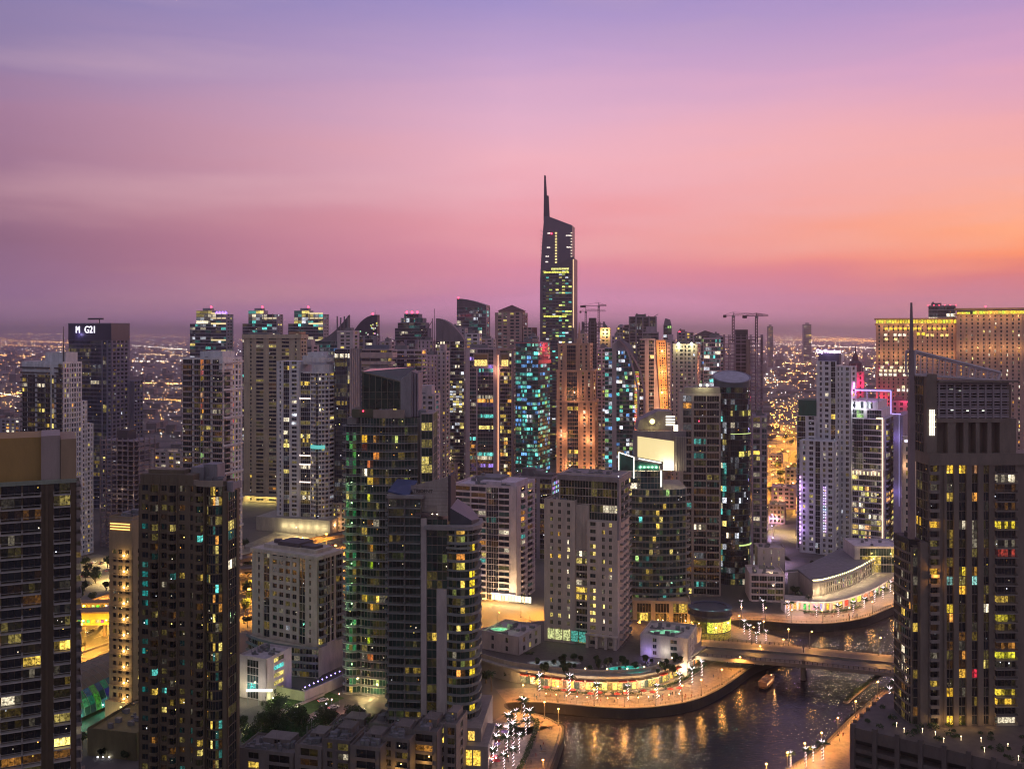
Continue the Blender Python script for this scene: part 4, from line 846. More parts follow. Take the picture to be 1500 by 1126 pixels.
# --- middle distance, centre
s = Bld('apartment_tower', 'tall dark green glass tower with curved balcony lines and a slanted glass crown', TW, 503, 634, 641, 440, -2, 612, (.24, .21, .20), DGRN, fh=3.75, lp=.10, pal=PALG, D=20)
W, D, T = s.W, s.D, s.top; u, z = s.u, s.z
x0, x1, x2 = u(524), u(575), u(615)
s.wall.box(1, W - .5, 4, D, 0, T - .3)
body = [(0.5, 7), (0, 3.5)] + arc(.8, x0 + 1, 1.2, 1.3, 4) + arc(x0 + 1.5, x2 - 1, .4, 2.6, 9) 
hotk = {}
for i, (a, b) in enumerate(zip(body, body[1:])):
    xm = a[0]; hot = {}
    if x0 + 1 < xm < x0 + 9: hot = {(0, k): tuple(c * s.r.uniform(.15, .8) for c in (1, .62, .05)) for k in range(60) if s.r.random() < .22}
    if xm < x0 - 1: hot = {(0, k): tuple(c * s.r.uniform(.03, .22) for c in (.25, .9, .3)) for k in range(60) if s.r.random() < .4}
    s.facade(a, b, 0, T if xm > x0 - 1 else z(622), 'G1', t=.3, hot=hot, pane=1.6, lp=.07)
n = round(T / 3.75)
for k in range(n):
    h = T * k / n; s.bal(k).ribbon(body[1:], -.2, 1.25, h - .1, h + .26); s.bal(k).ribbon(body[1:], 1.12, 1.2, h + .95, h + 1.12)
hotr = {(0, k): (1, .72, .05) for k in (int(n - 3), int(n - 5), int(n - 8), n - 4, n - 16, n - 23)}
s.block(x2 + .1, W, 1.0, D, 0, z(607), 's.15 G1.6 s.1', 's.3 G3 s.3', sf=.25, hot=hotr, lp=.12, pal=[Y2])
m = MB(); m.box(x0 - 3, u(547), 2, D - 4, T, z(600)); s.part('roof_wall', m, wallm((.12, .14, .08)))
m = MB(); m.box(u(547), u(592), -.8, 1, z(612.5), z(600.5)); s.part('sign_wall', m, wallm((.42, .32, .26)))
c = [(u(528), z(600)), (u(585), z(600)), (u(585), z(560)), (u(528), z(545))]
m = MB(); m.hexa([(c[0][0], 4, c[0][1]), (c[1][0], 4, c[1][1]), (c[1][0], 24, c[1][1]), (c[0][0], 24, c[0][1]), (c[3][0], 4, c[3][1]), (c[2][0], 4, c[2][1]), (c[2][0] + 4, 24, c[2][1] + 6), (c[3][0], 24, c[3][1] + .5)]); s.part('glass_crown', m, glassm((.008, .03, .02)))
m = MB()
for i in range(7): xx = u(529 + i * 9.1); m.box(xx, xx + .28, 3.7, 4, c[0][1], z(546 + i * 2.4))
for zz in (575, 586): m.box(u(528), u(585), 3.85, 4, z(zz), z(zz) + .2)
m.hexa([(u(527), 3.6, z(546)), (u(586), 3.6, z(561)), (u(586), 4.2, z(561)), (u(527), 4.2, z(546)), (u(527), 3.6, z(544)), (u(586), 3.6, z(559)), (u(586), 4.2, z(559)), (u(527), 4.2, z(544))]); s.part('crown_frame', m, wallm((.22, .2, .14)))
m = MB(); m.hexa([(u(585), 3.4, T), (u(601), 3.4, T), (u(601), 20, T), (u(585), 20, T), (u(585), 3.4, z(557)), (u(601), 3.4, z(544)), (u(601), 20, z(543)), (u(585), 20, z(550))]); s.part('crown_wall', m, wallm((.38, .34, .36)))
m = MB(); [m.box(u(601) + .03 + i * 1.1, u(601) + .8 + i * 1.1, 4 + i * .3, 18, T, z(545 + i)) for i in range(3)]; s.part('crown_rib', m, wallm((.34, .28, .33)))
m = MB(); m.box(x2 - 3, x2 + 2, 6, 14, T, T + 3); m.box(x0, x0 + 3, 8, 12, z(600), z(595)); s.part('roof_plant', m, wallm((.3, .3, .32))); s.beacon(u(531), 1.5, T + 2.5, .35)
for i in range(10): s.glow(u(509), -2.5, 12 + i * 9, 260, (.5, 1, .4), .3)
for i in range(4): s.glow(u(s.r.uniform(515, 600)), -6, 3, 1500, (1, .75, .3), .3)
s.done(wallm((.34, .33, .32)))

s = Bld('apartment_tower', 'foreground dark glass tower with a curved pale lettered wall and ring slab on top', TW, 568, 690, 698, 376, -6, 742, (.36, .29, .26), DGRN, fh=3.35, lp=.12, pal=PALG, D=26)
W, D, T = s.W, s.D, s.top; u, z = s.u, s.z; a, b, c_, d_, e = u(617), u(625), u(640), u(655), u(688)
s.block(.0, a, 0, D, 0, z(733), 'B2.2*.7 B2.2*.5', None, 's.3 b2 b2 s.3', sf=.2, lp=.05)
pale = wallm((.62, .52, .48)); m = MB(); m.box(a + .02, b, -.8, D, 0, z(760)); s.part('corner_pier', m, pale); m = MB(); m.box(c_ + .01, d_, -.9, .35, 0, z(863)); s.part('end_wall', m, pale); s.wall.box(b + .02, c_, .8, D, 0, z(742)); s.facade((b, .4), (c_, .4), 0, z(865), 'G1', t=.3, lp=.02); s.facade((b, .4), (d_, .4), z(864.5), z(762), 'G1 G1', t=.3, lp=.05)
s.wall.box(c_ + .01, d_, .36, D * .5, 0, z(863)); pts = [(d_ + .1, .2)] + arc(d_ + .4, e, .2, 1.4, 5) + [(W + 1.2, 3), (W + 1.4, 9), (W, 16)]
s.wall.prism([(d_ + .1, 1.0)] + [(x - .3, y + 1) for x, y in pts[2:]] + [(W - 1, D), (d_ + .1, D)], 0, z(770))
n = round(z(770) / 3.35); yk = {(0, k): tuple(q * s.r.uniform(.3, 1) for q in (1, .68, .08)) for k in (n - 1, n - 4, n - 5, n - 17, n - 24, n - 26)}
for i, (p, q) in enumerate(zip(pts, pts[1:])): s.facade(p, q, 0, z(770), 'G1', t=.3, pane=1.5, hot=yk if i in (3, 4) else ({(0, k): (1, .7, .03) for k in range(n - 25, n - 2) if k % 9 in (0, 1, 2, 5)} if i == 6 else {}), lp=.08)
for k in range(n): h = z(770) * k / n; s.bal(k).ribbon(pts, -.1, 1.5, h - .1, h + .25); s.bal(k).ribbon(pts, 1.36, 1.46, h + .3, h + 1.0 if k % 2 == 0 else h + .4)
m = MB(); m.ribbon([(b - .5, -.6), (d_, -1.0)] + [(x, y - .3) for x, y in pts[2:]], -3, 2.2, z(775), z(769.5)); s.part('ring_slab', m, wallm((.36, .32, .30))); m = MB(); m.ribbon([(-.3, -.4), (a + 1, -.6)], -3, .5, z(731), z(727)); s.part('roof_slab', m, wallm((.36, .32, .30)))
m = MB(); m.tube((u(668), -2, z(800)), (u(668), -2, z(770)), .3); m.tube((u(686), -1, z(806)), (u(686), -1, z(770)), .3); m.ribbon([(d_, -1.2), (u(672), -2.4), (u(690), -1)], -.4, .4, z(803), z(800)); s.part('roof_frame', m, wallm((.32, .33, .28)))
m = MB(); m.prism([(u(568), 1), (u(598), 1), (u(600), 14), (u(570), 14)], z(760), z(727), ztop=[z(722), z(729), z(714), z(712)]); s.part('roof_wedge', m, wallm((.44, .38, .34)))
m = MB(); m.prism([(u(567.5), .6), (u(598.5), .6), (u(600.5), 14.4), (u(569.5), 14.4)], 0, 0, ztop=[z(721), z(728), z(713), z(711)]); k_ = len(m.v) // 2
m.v = [(x, y, (m.v[i + 4][2] - .5)) if i < 4 else (x, y, zz) for i, (x, y, zz) in enumerate(m.v)]; s.part('blue_roof', m, wallm((.03, .06, .16), .35))
cw = [(u(597), 6), (u(607), 3), (u(622), 1.2), (u(640), .8), (u(655), 1.5)]
for p, q, ya, yb in zip(cw, cw[1:], (716, 713, 708, 704), (713, 708, 704, 699)):
    m = MB(); dx, dy = q[0] - p[0], q[1] - p[1]; L_ = math.hypot(dx, dy); nx, ny = dy / L_ * .8, -dx / L_ * .8
    m.hexa([(p[0], p[1], z(757)), (q[0], q[1], z(757)), (q[0] - nx, q[1] - ny, z(757)), (p[0] - nx, p[1] - ny, z(757)), (p[0], p[1], z(ya)), (q[0], q[1], z(yb)), (q[0] - nx, q[1] - ny, z(yb)), (p[0] - nx, p[1] - ny, z(ya))]); s.part('crown_wall', m, wallm((.46, .38, .34)))
    for j in range(1, 9): zz = z(757 - j * 5.2); m = MB(); m.hexa([(p[0] + nx * .04, p[1] + ny * .04, zz), (q[0] + nx * .04, q[1] + ny * .04, zz), (q[0], q[1], zz), (p[0], p[1], zz), (p[0] + nx * .04, p[1] + ny * .04, zz + .12), (q[0] + nx * .04, q[1] + ny * .04, zz + .12), (q[0], q[1], zz + .12), (p[0], p[1], zz + .12)]); s.part('panel_joint', m, wallm((.28, .23, .21)))
text_part('TRIDENT', 1.9, wallm((.05, .05, .05), .4), s.root, (u(604), 1.9, z(723.5)), rz=-.13, depth=.12, sx=1.0)
m = MB(); m.box(u(655), u(659), 2, 14, z(765), z(698)); s.part('crown_fin', m, wallm((.08, .06, .08)))
m = MB(); m.prism([(u(659), 1), (u(690), 1.5), (u(697), 10), (u(680), 18), (u(659), 18)], z(771), z(771), ztop=[z(745), z(763), z(766), z(755), z(742)]); s.part('sloping_roof', m, wallm((.08, .08, .10), .4))
m = MB(); m.box(u(608), u(640), -.2, 3, z(757), z(752)); m.box(u(628), u(636), 1, 3, z(752), z(745)); s.part('roof_plant', m, wallm((.16, .11, .11)))
for x in (634, 641): m = MB(); m.ball((u(x), -1, z(753)), .18); s.part('roof_lamp', m, glowm((1, .85, .6), 10))
m = MB(); m.box(a - 2, W + 5, -8, D, 0, 14); m.box(W - 8, W + 8, -12, 10, 0, 9); s.part('podium', m, wallm((.34, .29, .26)))
m = MB(); [m.box(W - 7 + i * 3.2, W - 4.4 + i * 3.2, -12.15, -12.02, 2, 7.5, (1, .62, .08)) for i in range(4)]; [m.box(a + i * 3.2, a + 2.4 + i * 3.2, -8.15, -8.02, 9.5, 12.8, (.9, .55, .1)) for i in range(7)]; s.part('shop_window', m, s.gm); s.glow(W - 2, -16, 6, 2500, (1, .65, .2)); s.done(wallm((.3, .31, .29)))

s = Bld('apartment_block', 'cream mid rise block with a grid of square windows and a curved glass base', TW, 369, 465, 503, 462, -29, 816, (.47, .40, .32), BLK, fh=3.45, lp=.04, pal=PALM)
W, D, T = s.W, s.D, s.top; u, z = s.u, s.z; zb = z(948)
s.wall.box(.45, W - .45, .45, D, 0, zb); s.block(0, W, 0, D, zb, T, 's.7 v.8 s.35 G.9*.6 s.3 w1*.6 w1*1.5 w1 w1 s.2 G.9 s.35 v.8 s.7', 's.2 b1.3 s.2 G1 s.2 G.6 s.35 b1.4 s.2', sf=.3, n=11)
s.block(W * .1, W * .9, 4, D - 3, T, z(811)); m = MB(); m.box(W * .3, W * .62, D * .25, D * .8, z(811), z(804)); m.box(W * .64, W * .85, D * .3, D * .6, z(811), z(806)); m.tube((W * .2, D * .5, T), (W * .2, D * .5, z(805)), 2, n=10); s.part('roof_plant', m, wallm((.14, .11, .12)))
m = MB(); m.box(-.6, W + .6, -.6, D, T - 1.4, T + .2); s.part('cornice', m, s.wm)
pts = arc(-2, W + 1, -.5, 4.5, 10)
for k in range(4):
    h0, h1 = zb * k / 4, zb * (k + 1) / 4
    for p, q in zip(pts, pts[1:]): s.facade(p, q, h0, h1, 'G1', t=.3, n=1, lp=.1, sf=.1)
    s.bal(('r', k, True)).ribbon(pts, -.3, 1.3, h1 - .3, h1); s.bal(('r', k, True)).ribbon(pts, 1.1, 1.2, h1, h1 + .9)
s.wall.prism([(x, y + .35) for x, y in pts] + [(W, 3), (0, 3)], 0, zb - .4)
for i in range(3): s.glow(W * .2 + i * 8, -9, 3, 250, (.2, 1, .8), .3)
s.done(wallm((.30, .30, .30)))

s = simple('apartment_tower', 'mauve slab block with long balcony lines and a bright lit shopfront at its foot', 664, 757, 784, 590, -20, 716, (.44, .36, .38), 's.2 c2 c2 G1.5*.4 c1.4 s.9', 's.8 b1 s.4 b1.2 s.5', fh=3.6, lp=.08, glass=NAVY, pal=[Y2, WW, CYN, OR])
m = MB(); m.box(s.u(700), s.u(752), 4, s.D - 8, s.top, s.top + 3); s.part('penthouse', m, s.wm)

for i in range(12):
    m = MB(); cc = s.r.choice([(1, .9, .6), (1, .8, .4), (1, .95, .8), (1, .6, .2)]); kk = s.r.uniform(.4, 1.3); m.box(s.u(722) + i * 2.1, s.u(722) + i * 2.1 + 1.7, -1.9, -1.7, 1.0, 4.6, tuple(q * kk for q in cc)); s.part('shop_window', m, attrglow(1.2))
m = MB(); m.box(s.u(722), s.W, -3.4, -.5, 5, 5.5); s.part('shop_canopy', m, s.wm)
m = MB(); m.box(s.u(722), s.W, -3.6, -3.4, 5, 5.5); s.part('light_bar', m, glowm((1, .92, .7), 1.6)); [s.glow(s.u(725) + i * 6, -9, 5, 4200, (1, .75, .35), .6) for i in range(5)]; s.glow(s.u(690), -5, 14, 900, (.5, .45, 1)); s.done()
s = simple('apartment_block', 'flat roofed grey block with a bright white window patch, behind the slab block and hotel', 752, 808, 822, 700, -20, 702, (.2, .17, .2), 'g1 g1 s.3 g1', 's.3 w1 w1', fh=3.6, lp=.03, glass=BLK); m = MB()
for i in range(4):
    for k in range(8): m.box(s.W + .05, s.W + .2, 2 + i * 4, 4.2 + i * 4, s.top - 4.5 - k * 3.2, s.top - 2.6 - k * 3.2, [c * s.r.uniform(.2, .9) for c in (.7, .75, 1)])
s.part('window_row', m, s.gm); m = MB(); m.tube((s.W * .3, 10, s.top), (s.W * .3, 10, s.top + 6), 6, 5, 12); m.box(s.W * .5, s.W, 3, 12, s.top + .4, s.top + 3); s.part('roof_plant', m, wallm((.15, .13, .15))); s.done()

s = Bld('hotel_tower', 'beige stone hotel with staggered wings round a dark glass centre and columned entrance', TW, 797, 906, 931, 480, -20, 708, (.46, .37, .31), glassm((.012, .028, .024)), fh=3.65, lp=.06, pal=[Y1, Y2, WW], inten=1.1, D=24)
W, D, T = s.W, s.D, s.top; u, z = s.u, s.z; a, b, c_, d_ = u(842), u(858), u(861), u(906)
hw = {}
for k in (1, 2, 3, 9, 12): hw[(4, k)] = (1, .72, .12)
hr = {(3, k): (1, .8, .25) for k in (3, 4, 5, 6, 7, 8, 12, 13)}
s.block(0, a, 0, D * .8, 0, z(741), 's.5 v.9*2 s.1 v.9*2 s.25 v.9*3 s.35', None, None, sf=.36, lp=.12, hot={(7 - 2, k): (1, .85, .4) for k in (3, 4, 5, 9, 13, 14)} | {(1, 13): (1, .6, .08), (3, 13): (1, .6, .08), (1, 16): (1, .6, .08), (3, 16): (1, .5, .05)})
s.block(c_, W, -1.5, D * .9, 0, z(766), 's.2 w1.1 s.35 v.9*2 v.9*2 s.5', None, sf=.36, lp=.1, hot={(1, k): (1, .75, .2) for k in (4, 5, 6, 7, 8, 9, 14, 15)})
s.block(a + .02, c_ - .02, 1.2, D, 0, z(812), 's.1 g2*2 s.1', sf=.55)
s.wall.box(a + .02, c_ - .02, 2, D, z(812), z(744))
s.facade((a, 1.6), (c_, 1.6), z(812), z(744), 'G2*2', sf=.2)
s.block(u(816), W - .3, 3.2, D, z(790), T, 's.15 G2 G2 G2 G2 s.3', 's.2 B2 s.2 B2 s.2', sf=.15, lp=.03)
s.block(W * .75, W + .02, D * .1, D - .02, 0, z(790) , None, 's.2 B2.2 s.2 G.5 s.3 B2.2 s.2', sf=.3, lp=.09, pal=[GR, Y2, WW])
m = MB(); m.box(u(814), W + .8, 2.4, D, T, T + 2.6); s.part('cornice', m, wallm((.34, .28, .28))); s.beacon(W - 1, 4, T + 2.6, .3, (.8, .8, 1), 2)
m = MB(); m.box(W - .2, W + .9, -2, 1.5, z(790), T + 2.5); s.part('corner_pier', m, wallm((.36, .30, .30))); s.roof(u(816), W, 6, D, T + 1.6, 4, big=False)
s.roof(0, a, 0, D * .8, z(741), 3, big=False)
for i in range(4):
    x = c_ + .6 + i * (W - c_ - 1.5) / 3; m = MB(); m.box(x - .7, x + .7, -3.6, -2.2, 5, z(932)); s.part('column', m, s.wm); s.glow(x, -5, 7, 700, (1, .8, .35), .2)
m = MB(); m.box(c_ - .5, W + .6, -3.8, -1.5, z(932), z(930)); s.part('entrance_slab', m, s.wm)
m = MB(); [m.box(2 + i * 4, 5.4 + i * 4, -.3, -.1, 9, 14, tuple(q * .5 for q in ((.9, .95, .4) if i < 3 else (.1, .5, .4)))) for i in range(5)]; s.part('lobby_window', m, s.gm)
s.done(wallm((.40, .36, .34)))

s = Bld('apartment_tower', 'curved green glass balcony tower crowned by a large glowing billboard', TW, 905, 1005, 1012, 545, -3, 668, (.3, .26, .22), TEAL, fh=3.6, lp=.15, pal=[Y2, GR, WW, CYN, OR], D=34)
W, D, T = s.W, s.D, s.top; u, z = s.u, s.z
pts = [(-.5, 8), (-1, 3)] + arc(0, W, 0, 5, 10) + [(W + 1, 4)]
T2 = z(716); s.wall.prism([(x, y + 1) for x, y in pts] + [(W, D), (0, D)], 0, T2)
for i, (p, q) in enumerate(zip(pts, pts[1:])): s.facade(p, q, 0, T2, 'G1 G1', t=.3, pane=1.6, lp=.35 if i in (1, 2) else .09, pal=[Y1, Y2, OR] if i in (1, 2) else [GR, CYN, WW, Y2, Y1, Y2], inten=.8)
n = round(T2 / 3.6)
for k in range(n): h = T2 * k / n; s.bal(k).ribbon(pts, -.1, 1.6, h - .1, h + .25); s.bal(k).ribbon(pts, 1.5, 1.58, h + .85, h + 1.05)
s.block(u(908), u(968), -2, 12, T2, z(690), 'G1 G1 G1 G1', 'G1 G1', sf=.2, lp=.12, pal=[Y2, WW])
m = MB(); m.extr([(u(906), z(690)), (u(915), z(690)), (u(915), z(664)), (u(906), z(662))], -2.2, 8); m.extr([(u(915), z(716)), (u(968), z(716)), (u(968), z(680)), (u(915), z(668))], -1, 6); s.part('glass_prow', m, glassm((.012, .05, .045)))
m = MB()
for p, q in (((906, 708), (906, 662)), ((906, 662), (928, 669)), ((928, 669), (928, 700)), ((935, 671), (968, 677)), ((967.5, 688), (967.5, 712))): m.tube((u(p[0]), -2.9, z(p[1])), (u(q[0]), -2.9, z(q[1])), .3, n=4)
s.part('light_strip', m, glowm((1, .97, .85), 2.2))
m = MB(); m.box(u(966), u(971), -2.6, -.5, z(716), z(676)); m.hexa([(u(928), -2.6, z(673)), (u(971), -2.6, z(681)), (u(971), -1, z(681)), (u(928), -1, z(673)), (u(928), -2.6, z(668)), (u(971), -2.6, z(676)), (u(971), -1, z(676)), (u(928), -1, z(668))]); s.part('crown_frame', m, wallm((.4, .36, .34)))
m = MB(); m.box(u(928), u(1006), 3, 5, z(690), z(632.5)); m.box(u(990), u(1006), 1, 20, z(690), z(640)); s.part('billboard_wall', m, wallm((.3, .25, .27)))
for i in range(6): s.wall.box(u(990.5 + i * 2.6), u(991.6 + i * 2.6), .6, 1, z(690), z(640))
# the billboard panel glows itself; point lights stand before its lower edge
m = MB(); m.hexa([(u(934.5), 2.5, z(690)), (u(988), 2.5, z(690)), (u(988), 2.95, z(690)), (u(934.5), 2.95, z(690)), (u(934.5), 2.5, z(640)), (u(988), 2.5, z(647)), (u(988), 2.95, z(647)), (u(934.5), 2.95, z(640))]); s.part('billboard_panel', m, glowm((1, .78, .30), .75))
for i in range(9): s.glow(u(938 + i * 5.8), -1.2, z(684), 1000, (1, .88, .55), .4)
m = MB(); m.extr([(u(934), z(632)), (u(986), z(632)), (u(986), z(604)), (u(966), z(604)), (u(938), z(618))], 8, 26); s.part('roof_gable', m, wallm((.33, .27, .28))); m = MB(); m.ball((u(957), 6.6, z(619)), 1.5); s.part('roof_lamp', m, glowm((1, .9, .3), 2.5)); s.glow(u(957), 5, z(620), 1500, (1, .9, .3))
m = MB(); [m.box(u(977.5), u(991), 7.5, 7.9, z(613 + i * 4), z(611 + i * 4)) for i in range(4)]; m.box(u(989), u(995.5), 7.4, 7.8, z(636), z(624)); s.part('light_bar', m, glowm((1, .95, .75), 1.7)); s.done(wallm((.36, .36, .33)))

s = simple('apartment_tower', 'beige balcony tower with two rooftop floodlights, left of the black round tower', 996, 1056, 1060, 605, -9, 580, (.36, .29, .25), 's.5 b1.5 s.25 b2.2 b2.2 s.2', 's.3 w1', fh=4.3, lp=.10, pal=[Y2, OR, WW, CYN, WH], glass=BLK, D=24, inten=.9)
m = MB(); m.box(s.u(1002), s.u(1055), 2, 18, s.top, s.z(568)); s.part('roof_block', m, wallm((.38, .3, .27))); m = MB(); [m.ball((s.u(x), .6, s.z(564.5)), .75) for x in (1026, 1036)]; s.part('floodlight', m, glowm((.95, 1, .6), 8)); [s.glow(s.u(x), -2, s.z(566), 600, (.95, 1, .5)) for x in (1026, 1036)]; s.beacon(s.u(1024), 0, s.z(618), .4); s.done(wallm((.42, .34, .30)))
s = Bld('apartment_tower', 'black glass cylinder tower with a flat oval roof', TW, 1049, 1104, 1107, 630, -2, 553, (.05, .06, .08), glassm((.006, .012, .022)), fh=3.7, lp=.1, pal=[WH, CYN, WW, Y2], D=24)
W, D, T = s.W, s.D, s.top; pts = [(W / 2 + W / 2 * math.cos(t), 11 + 11 * math.sin(t)) for t in [2 * math.pi * i / 28 for i in range(28)]]; T = s.z(563); TS = lambda y: s.z(561) + 6.8 * y / 22; s.wall.prism([(W / 2 + (x - W / 2) * .97, 11 + (y - 11) * .97) for x, y in pts], 0, T, ztop=[TS(y) for x, y in pts])
yk = {(0, k): (.7, .6, .12) for k in (22, 29)}
for i, (p, q) in enumerate(zip(pts, pts[1:] + pts[:1])):
    if q[0] > p[0] or i > 20: s.facade(p, q, 0, T - 2, 'G1', t=.1, pane=1.2, sf=.15, hot=yk if 22 <= i <= 26 else {}, lp=.4 if i in (17, 18) else .035)
m = MB(); [m.tube((a_[0], a_[1], TS(a_[1])), (b_[0], b_[1], TS(b_[1])), .45, n=5) for a_, b_ in zip(pts, pts[1:] + pts[:1])]; s.part('roof_rim', m, wallm((.20, .20, .28), .4)); m = MB(); m.prism([(W / 2 + (x - W / 2) * .95, 11 + (y - 11) * .95) for x, y in pts], T - .2, T, ztop=[TS(y) + .1 for x, y in pts]); s.part('roof', m, wallm((.55, .52, .60)))
m = MB(); m.ribbon(pts[22:28], .3, .7, s.z(800), s.z(798)); m.ribbon([p for p in pts[20:27]], .3, .7, s.z(636), s.z(635)); s.part('light_band', m, glowm((.6, .8, .2), .9)); s.done()
s = simple('apartment_tower', 'slim mauve tower with wavy balcony edges right of the black round tower', 1103, 1124, 1128, 650, -12, 612, (.34, .27, .33), 'c1 s.2 c.8', 's.2 w1', fh=3.6, lp=.12, D=20, pal=PALM); s.glow(s.W + 5, 2, s.top - 25, 3000, (1, .5, .15)); s.glow(2, -5, 3, 2500, (1, .8, .4)); s.done(wallm((.40, .33, .38)))

# --- right of the canal
s = simple('hotel_tower', 'wide brown hotel slab with a glowing gold cornice, left and lower of two', 1283, 1401, 1402, 1010, -21, 476, (.34, .22, .19), 's.4 ' + 'v1 p.28 ' * 16 + 's.3', None, fh=3.9, lp=.02, sf=.25, D=30, pal=[Y2, WW], roof=False)
m = MB(); m.box(-1, s.W + 1, -1.5, s.D, s.z(476), s.z(473.5)); m.box(-1.5, s.W + 1.5, -2, s.D, s.z(468), s.z(465.5)); s.part('cornice', m, wallm((.45, .3, .2)))
m = MB(); [m.box(i * s.W / 30 + .2, (i + 1) * s.W / 30 - .2, -.6, -.3, s.z(473.2), s.z(468.3), tuple(c * s.r.uniform(.6, 1.1) for c in (1, .72, .05))) for i in range(30)]; m.box(.2, s.W, -.28, 0, s.z(473.2), s.z(468.3)); s.part('lit_cornice', m, s.gm)
for (y, a, b, pr, c_) in ((481, 1289, 1385, .9, (1, .66, .05)), (490.5, 1295, 1325, .9, (1, .85, .65)), (489, 1343, 1352, 1, (1, .8, .05)), (491, 1356, 1398, .85, (1, .7, .2)), (497, 1296, 1312, .5, (1, .8, .3)), (532, 1290, 1325, .6, (1, .8, .35)), (539, 1290, 1340, .7, (1, .85, .5)), (544, 1288, 1340, .85, (1, .85, .5)), (550, 1288, 1340, .8, (1, .9, .7)), (568, 1314, 1334, .9, (1, .85, .5)), (573, 1314, 1334, .95, (1, .9, .8))):
    m = MB(); x = s.u(a)
    while x < s.u(b):
        if s.r.random() < pr: m.box(x, x + 3.0, -.7, -.5, s.z(y) - 1.3, s.z(y) + 1.3, c_)
        x += 4.6
    s.part('window_row', m, s.gm)
[s.glow(s.W * (i + .5) / 6, -7, s.z(y), 1500, (1, .55, .18), 1) for i in range(6) for y in (476, 520)]; s.glow(5, -8, s.z(590), 9000, (1, .05, .15), 2); s.done()
s = simple('hotel_tower', 'wide brown hotel slab with a glowing gold top floor, right and taller of two', 1401, 1560, 1561, 960, -24, 460, (.33, .22, .19), 's.5 ' + 'v1 p.3 v1 s.3 ' * 9, 'w1', fh=3.9, lp=.10, sf=.3, D=30, pal=[Y2, WW, WW, OR], roof=False, inten=1.3)
m = MB(); m.box(-2, s.W, -1.5, s.D, s.z(461), s.z(459)); m.box(-2, s.W, -2, s.D, s.z(453), s.z(450)); s.part('cornice', m, wallm((.4, .28, .2)))
m = MB(); [m.box(s.u(a), s.u(a) + 1.9, -.9, -.6, s.z(460), s.z(y), tuple(c * s.r.uniform(.6, 1.1) for c in (1, .74, .05))) for a, y in [(1402 + i * 3.2, 456) for i in range(6)] + [(1425 + i * 3.1, 454.5) for i in range(26)]]; m.box(.2, s.W, -.55, 0, s.z(460), s.z(454)); s.part('lit_floor', m, s.gm); [s.glow(s.u(1412 + i * 20), -7, s.z(y), 1500, (1, .55, .18), 1) for i in range(5) for y in (462, 510)]; s.beacon(s.u(1444), 3, s.z(449), .8); s.done()
s = simple('office_tower', 'grey block with a flat red lamp lined roof behind the two brown hotel slabs', 1360, 1400, 1402, 1150, -23, 449, (.25, .22, .25), 'g1 g1 g1', 's.3 w1', fh=4, lp=.1, D=25, pal=[WH, WW]); [s.beacon(s.W * i / 5, 2, s.top + 1, .7) for i in range(6)]; s.done()
s = Bld('apartment_tower', 'white tower with a bright violet sign on its roof box', TW, 1196, 1246, 1250, 722, -30, 538, (.50, .43, .47), BLK, fh=3.9, lp=.05, pal=PALM, D=22, inten=.8)
W, D, T = s.W, s.D, s.top; u, z = s.u, s.z
s.block(0, u(1225), 0, D, 0, z(530), 's.3 v1 s.15 w1 s.3 G.8 s.2', None, sf=.3); s.block(u(1225) + .02, W, .8, D, 0, T, 'v.8 v.8 s.3 w1 s.3', 's.3 w1 s.3', sf=.3)
s.wall.box(u(1198), u(1228), 2, D - 2, z(530), z(519)); m = MB(); m.box(u(1198), u(1229), 1.6, 8, z(534), z(518)); s.part('sign_box', m, wallm((.12, .1, .16)))
text_part('City Premiere', 3.6, glowm((.75, .6, 1), 5), s.root, (u(1195), 1.2, z(517)), depth=.35, sx=.85); s.glow(u(1212), -1, z(514), 700, (.6, .45, 1), .6)
s.block(-9, W - 8, -14, -.1, 0, z(646), 's.3 v1 s.2 w1 s.2 G.8 s.2 v1 w1 s.3', 's.3 w1', 's.3 w1', sf=.3, lp=.09); s.block(-14, -.1, -2, D, 0, z(612), 'G1 s.2 w1', None, 's.3 w1', sf=.3)
m = MB(); m.box(-13, -.1, -1, D, z(612) + .4, z(588)); s.part('green_screen', m, wallm((.02, .12, .08)))
m = MB(); [m.box(-8.7, -7.9, -14.9, -14.5, z(700 + i * 6) - .5, z(700 + i * 6) + .8, tuple(c * s.r.uniform(.6, 1.2) for c in (.85, .55, 1))) for i in range(17)]; s.part('edge_lamp', m, attrglow(2.0))
m = MB(); [m.box(u(1213) + j, u(1213) + j + .5, -14.9, -14.4, z(712 + i * 4) - .4, z(712 + i * 4) + .5, tuple(c * s.r.uniform(.6, 1.2) for c in (.7, .6, 1))) for i in range(17) for j in (0, 1.2)]; s.part('edge_lamp', m, attrglow(2.0))
for y in (715, 745, 775): s.glow(-9, -17, z(y), 900, (.6, .35, 1))
s.done()
s = Bld('spired_tower', 'stone clock tower shape with tiered dome and needle, washed in red light', TW, 1241, 1266, 1270, 860, -12, 545, (.32, .2, .22), BLK, fh=4, lp=.02, D=20)
W, D, T = s.W, s.D, s.top; s.block(0, W, 0, D, 0, T, 's.3 v1 v1 v1 s.3', 's.3 v1', sf=.3)
cx, cy2 = W * .55, 8; m = MB(); z = s.z
for a, b, ya, yb in ((6.6, 6.2, 545, 536), (5.6, 5.4, 536, 532), (5.4, 2.6, 532, 528), (2.8, 2.4, 528, 522), (2.4, .9, 522, 518), (.9, .1, 518, 506)): m.tube((cx, cy2, z(ya)), (cx, cy2, z(yb)), a, b, 12)
s.part('dome', m, wallm((.16, .1, .13)))
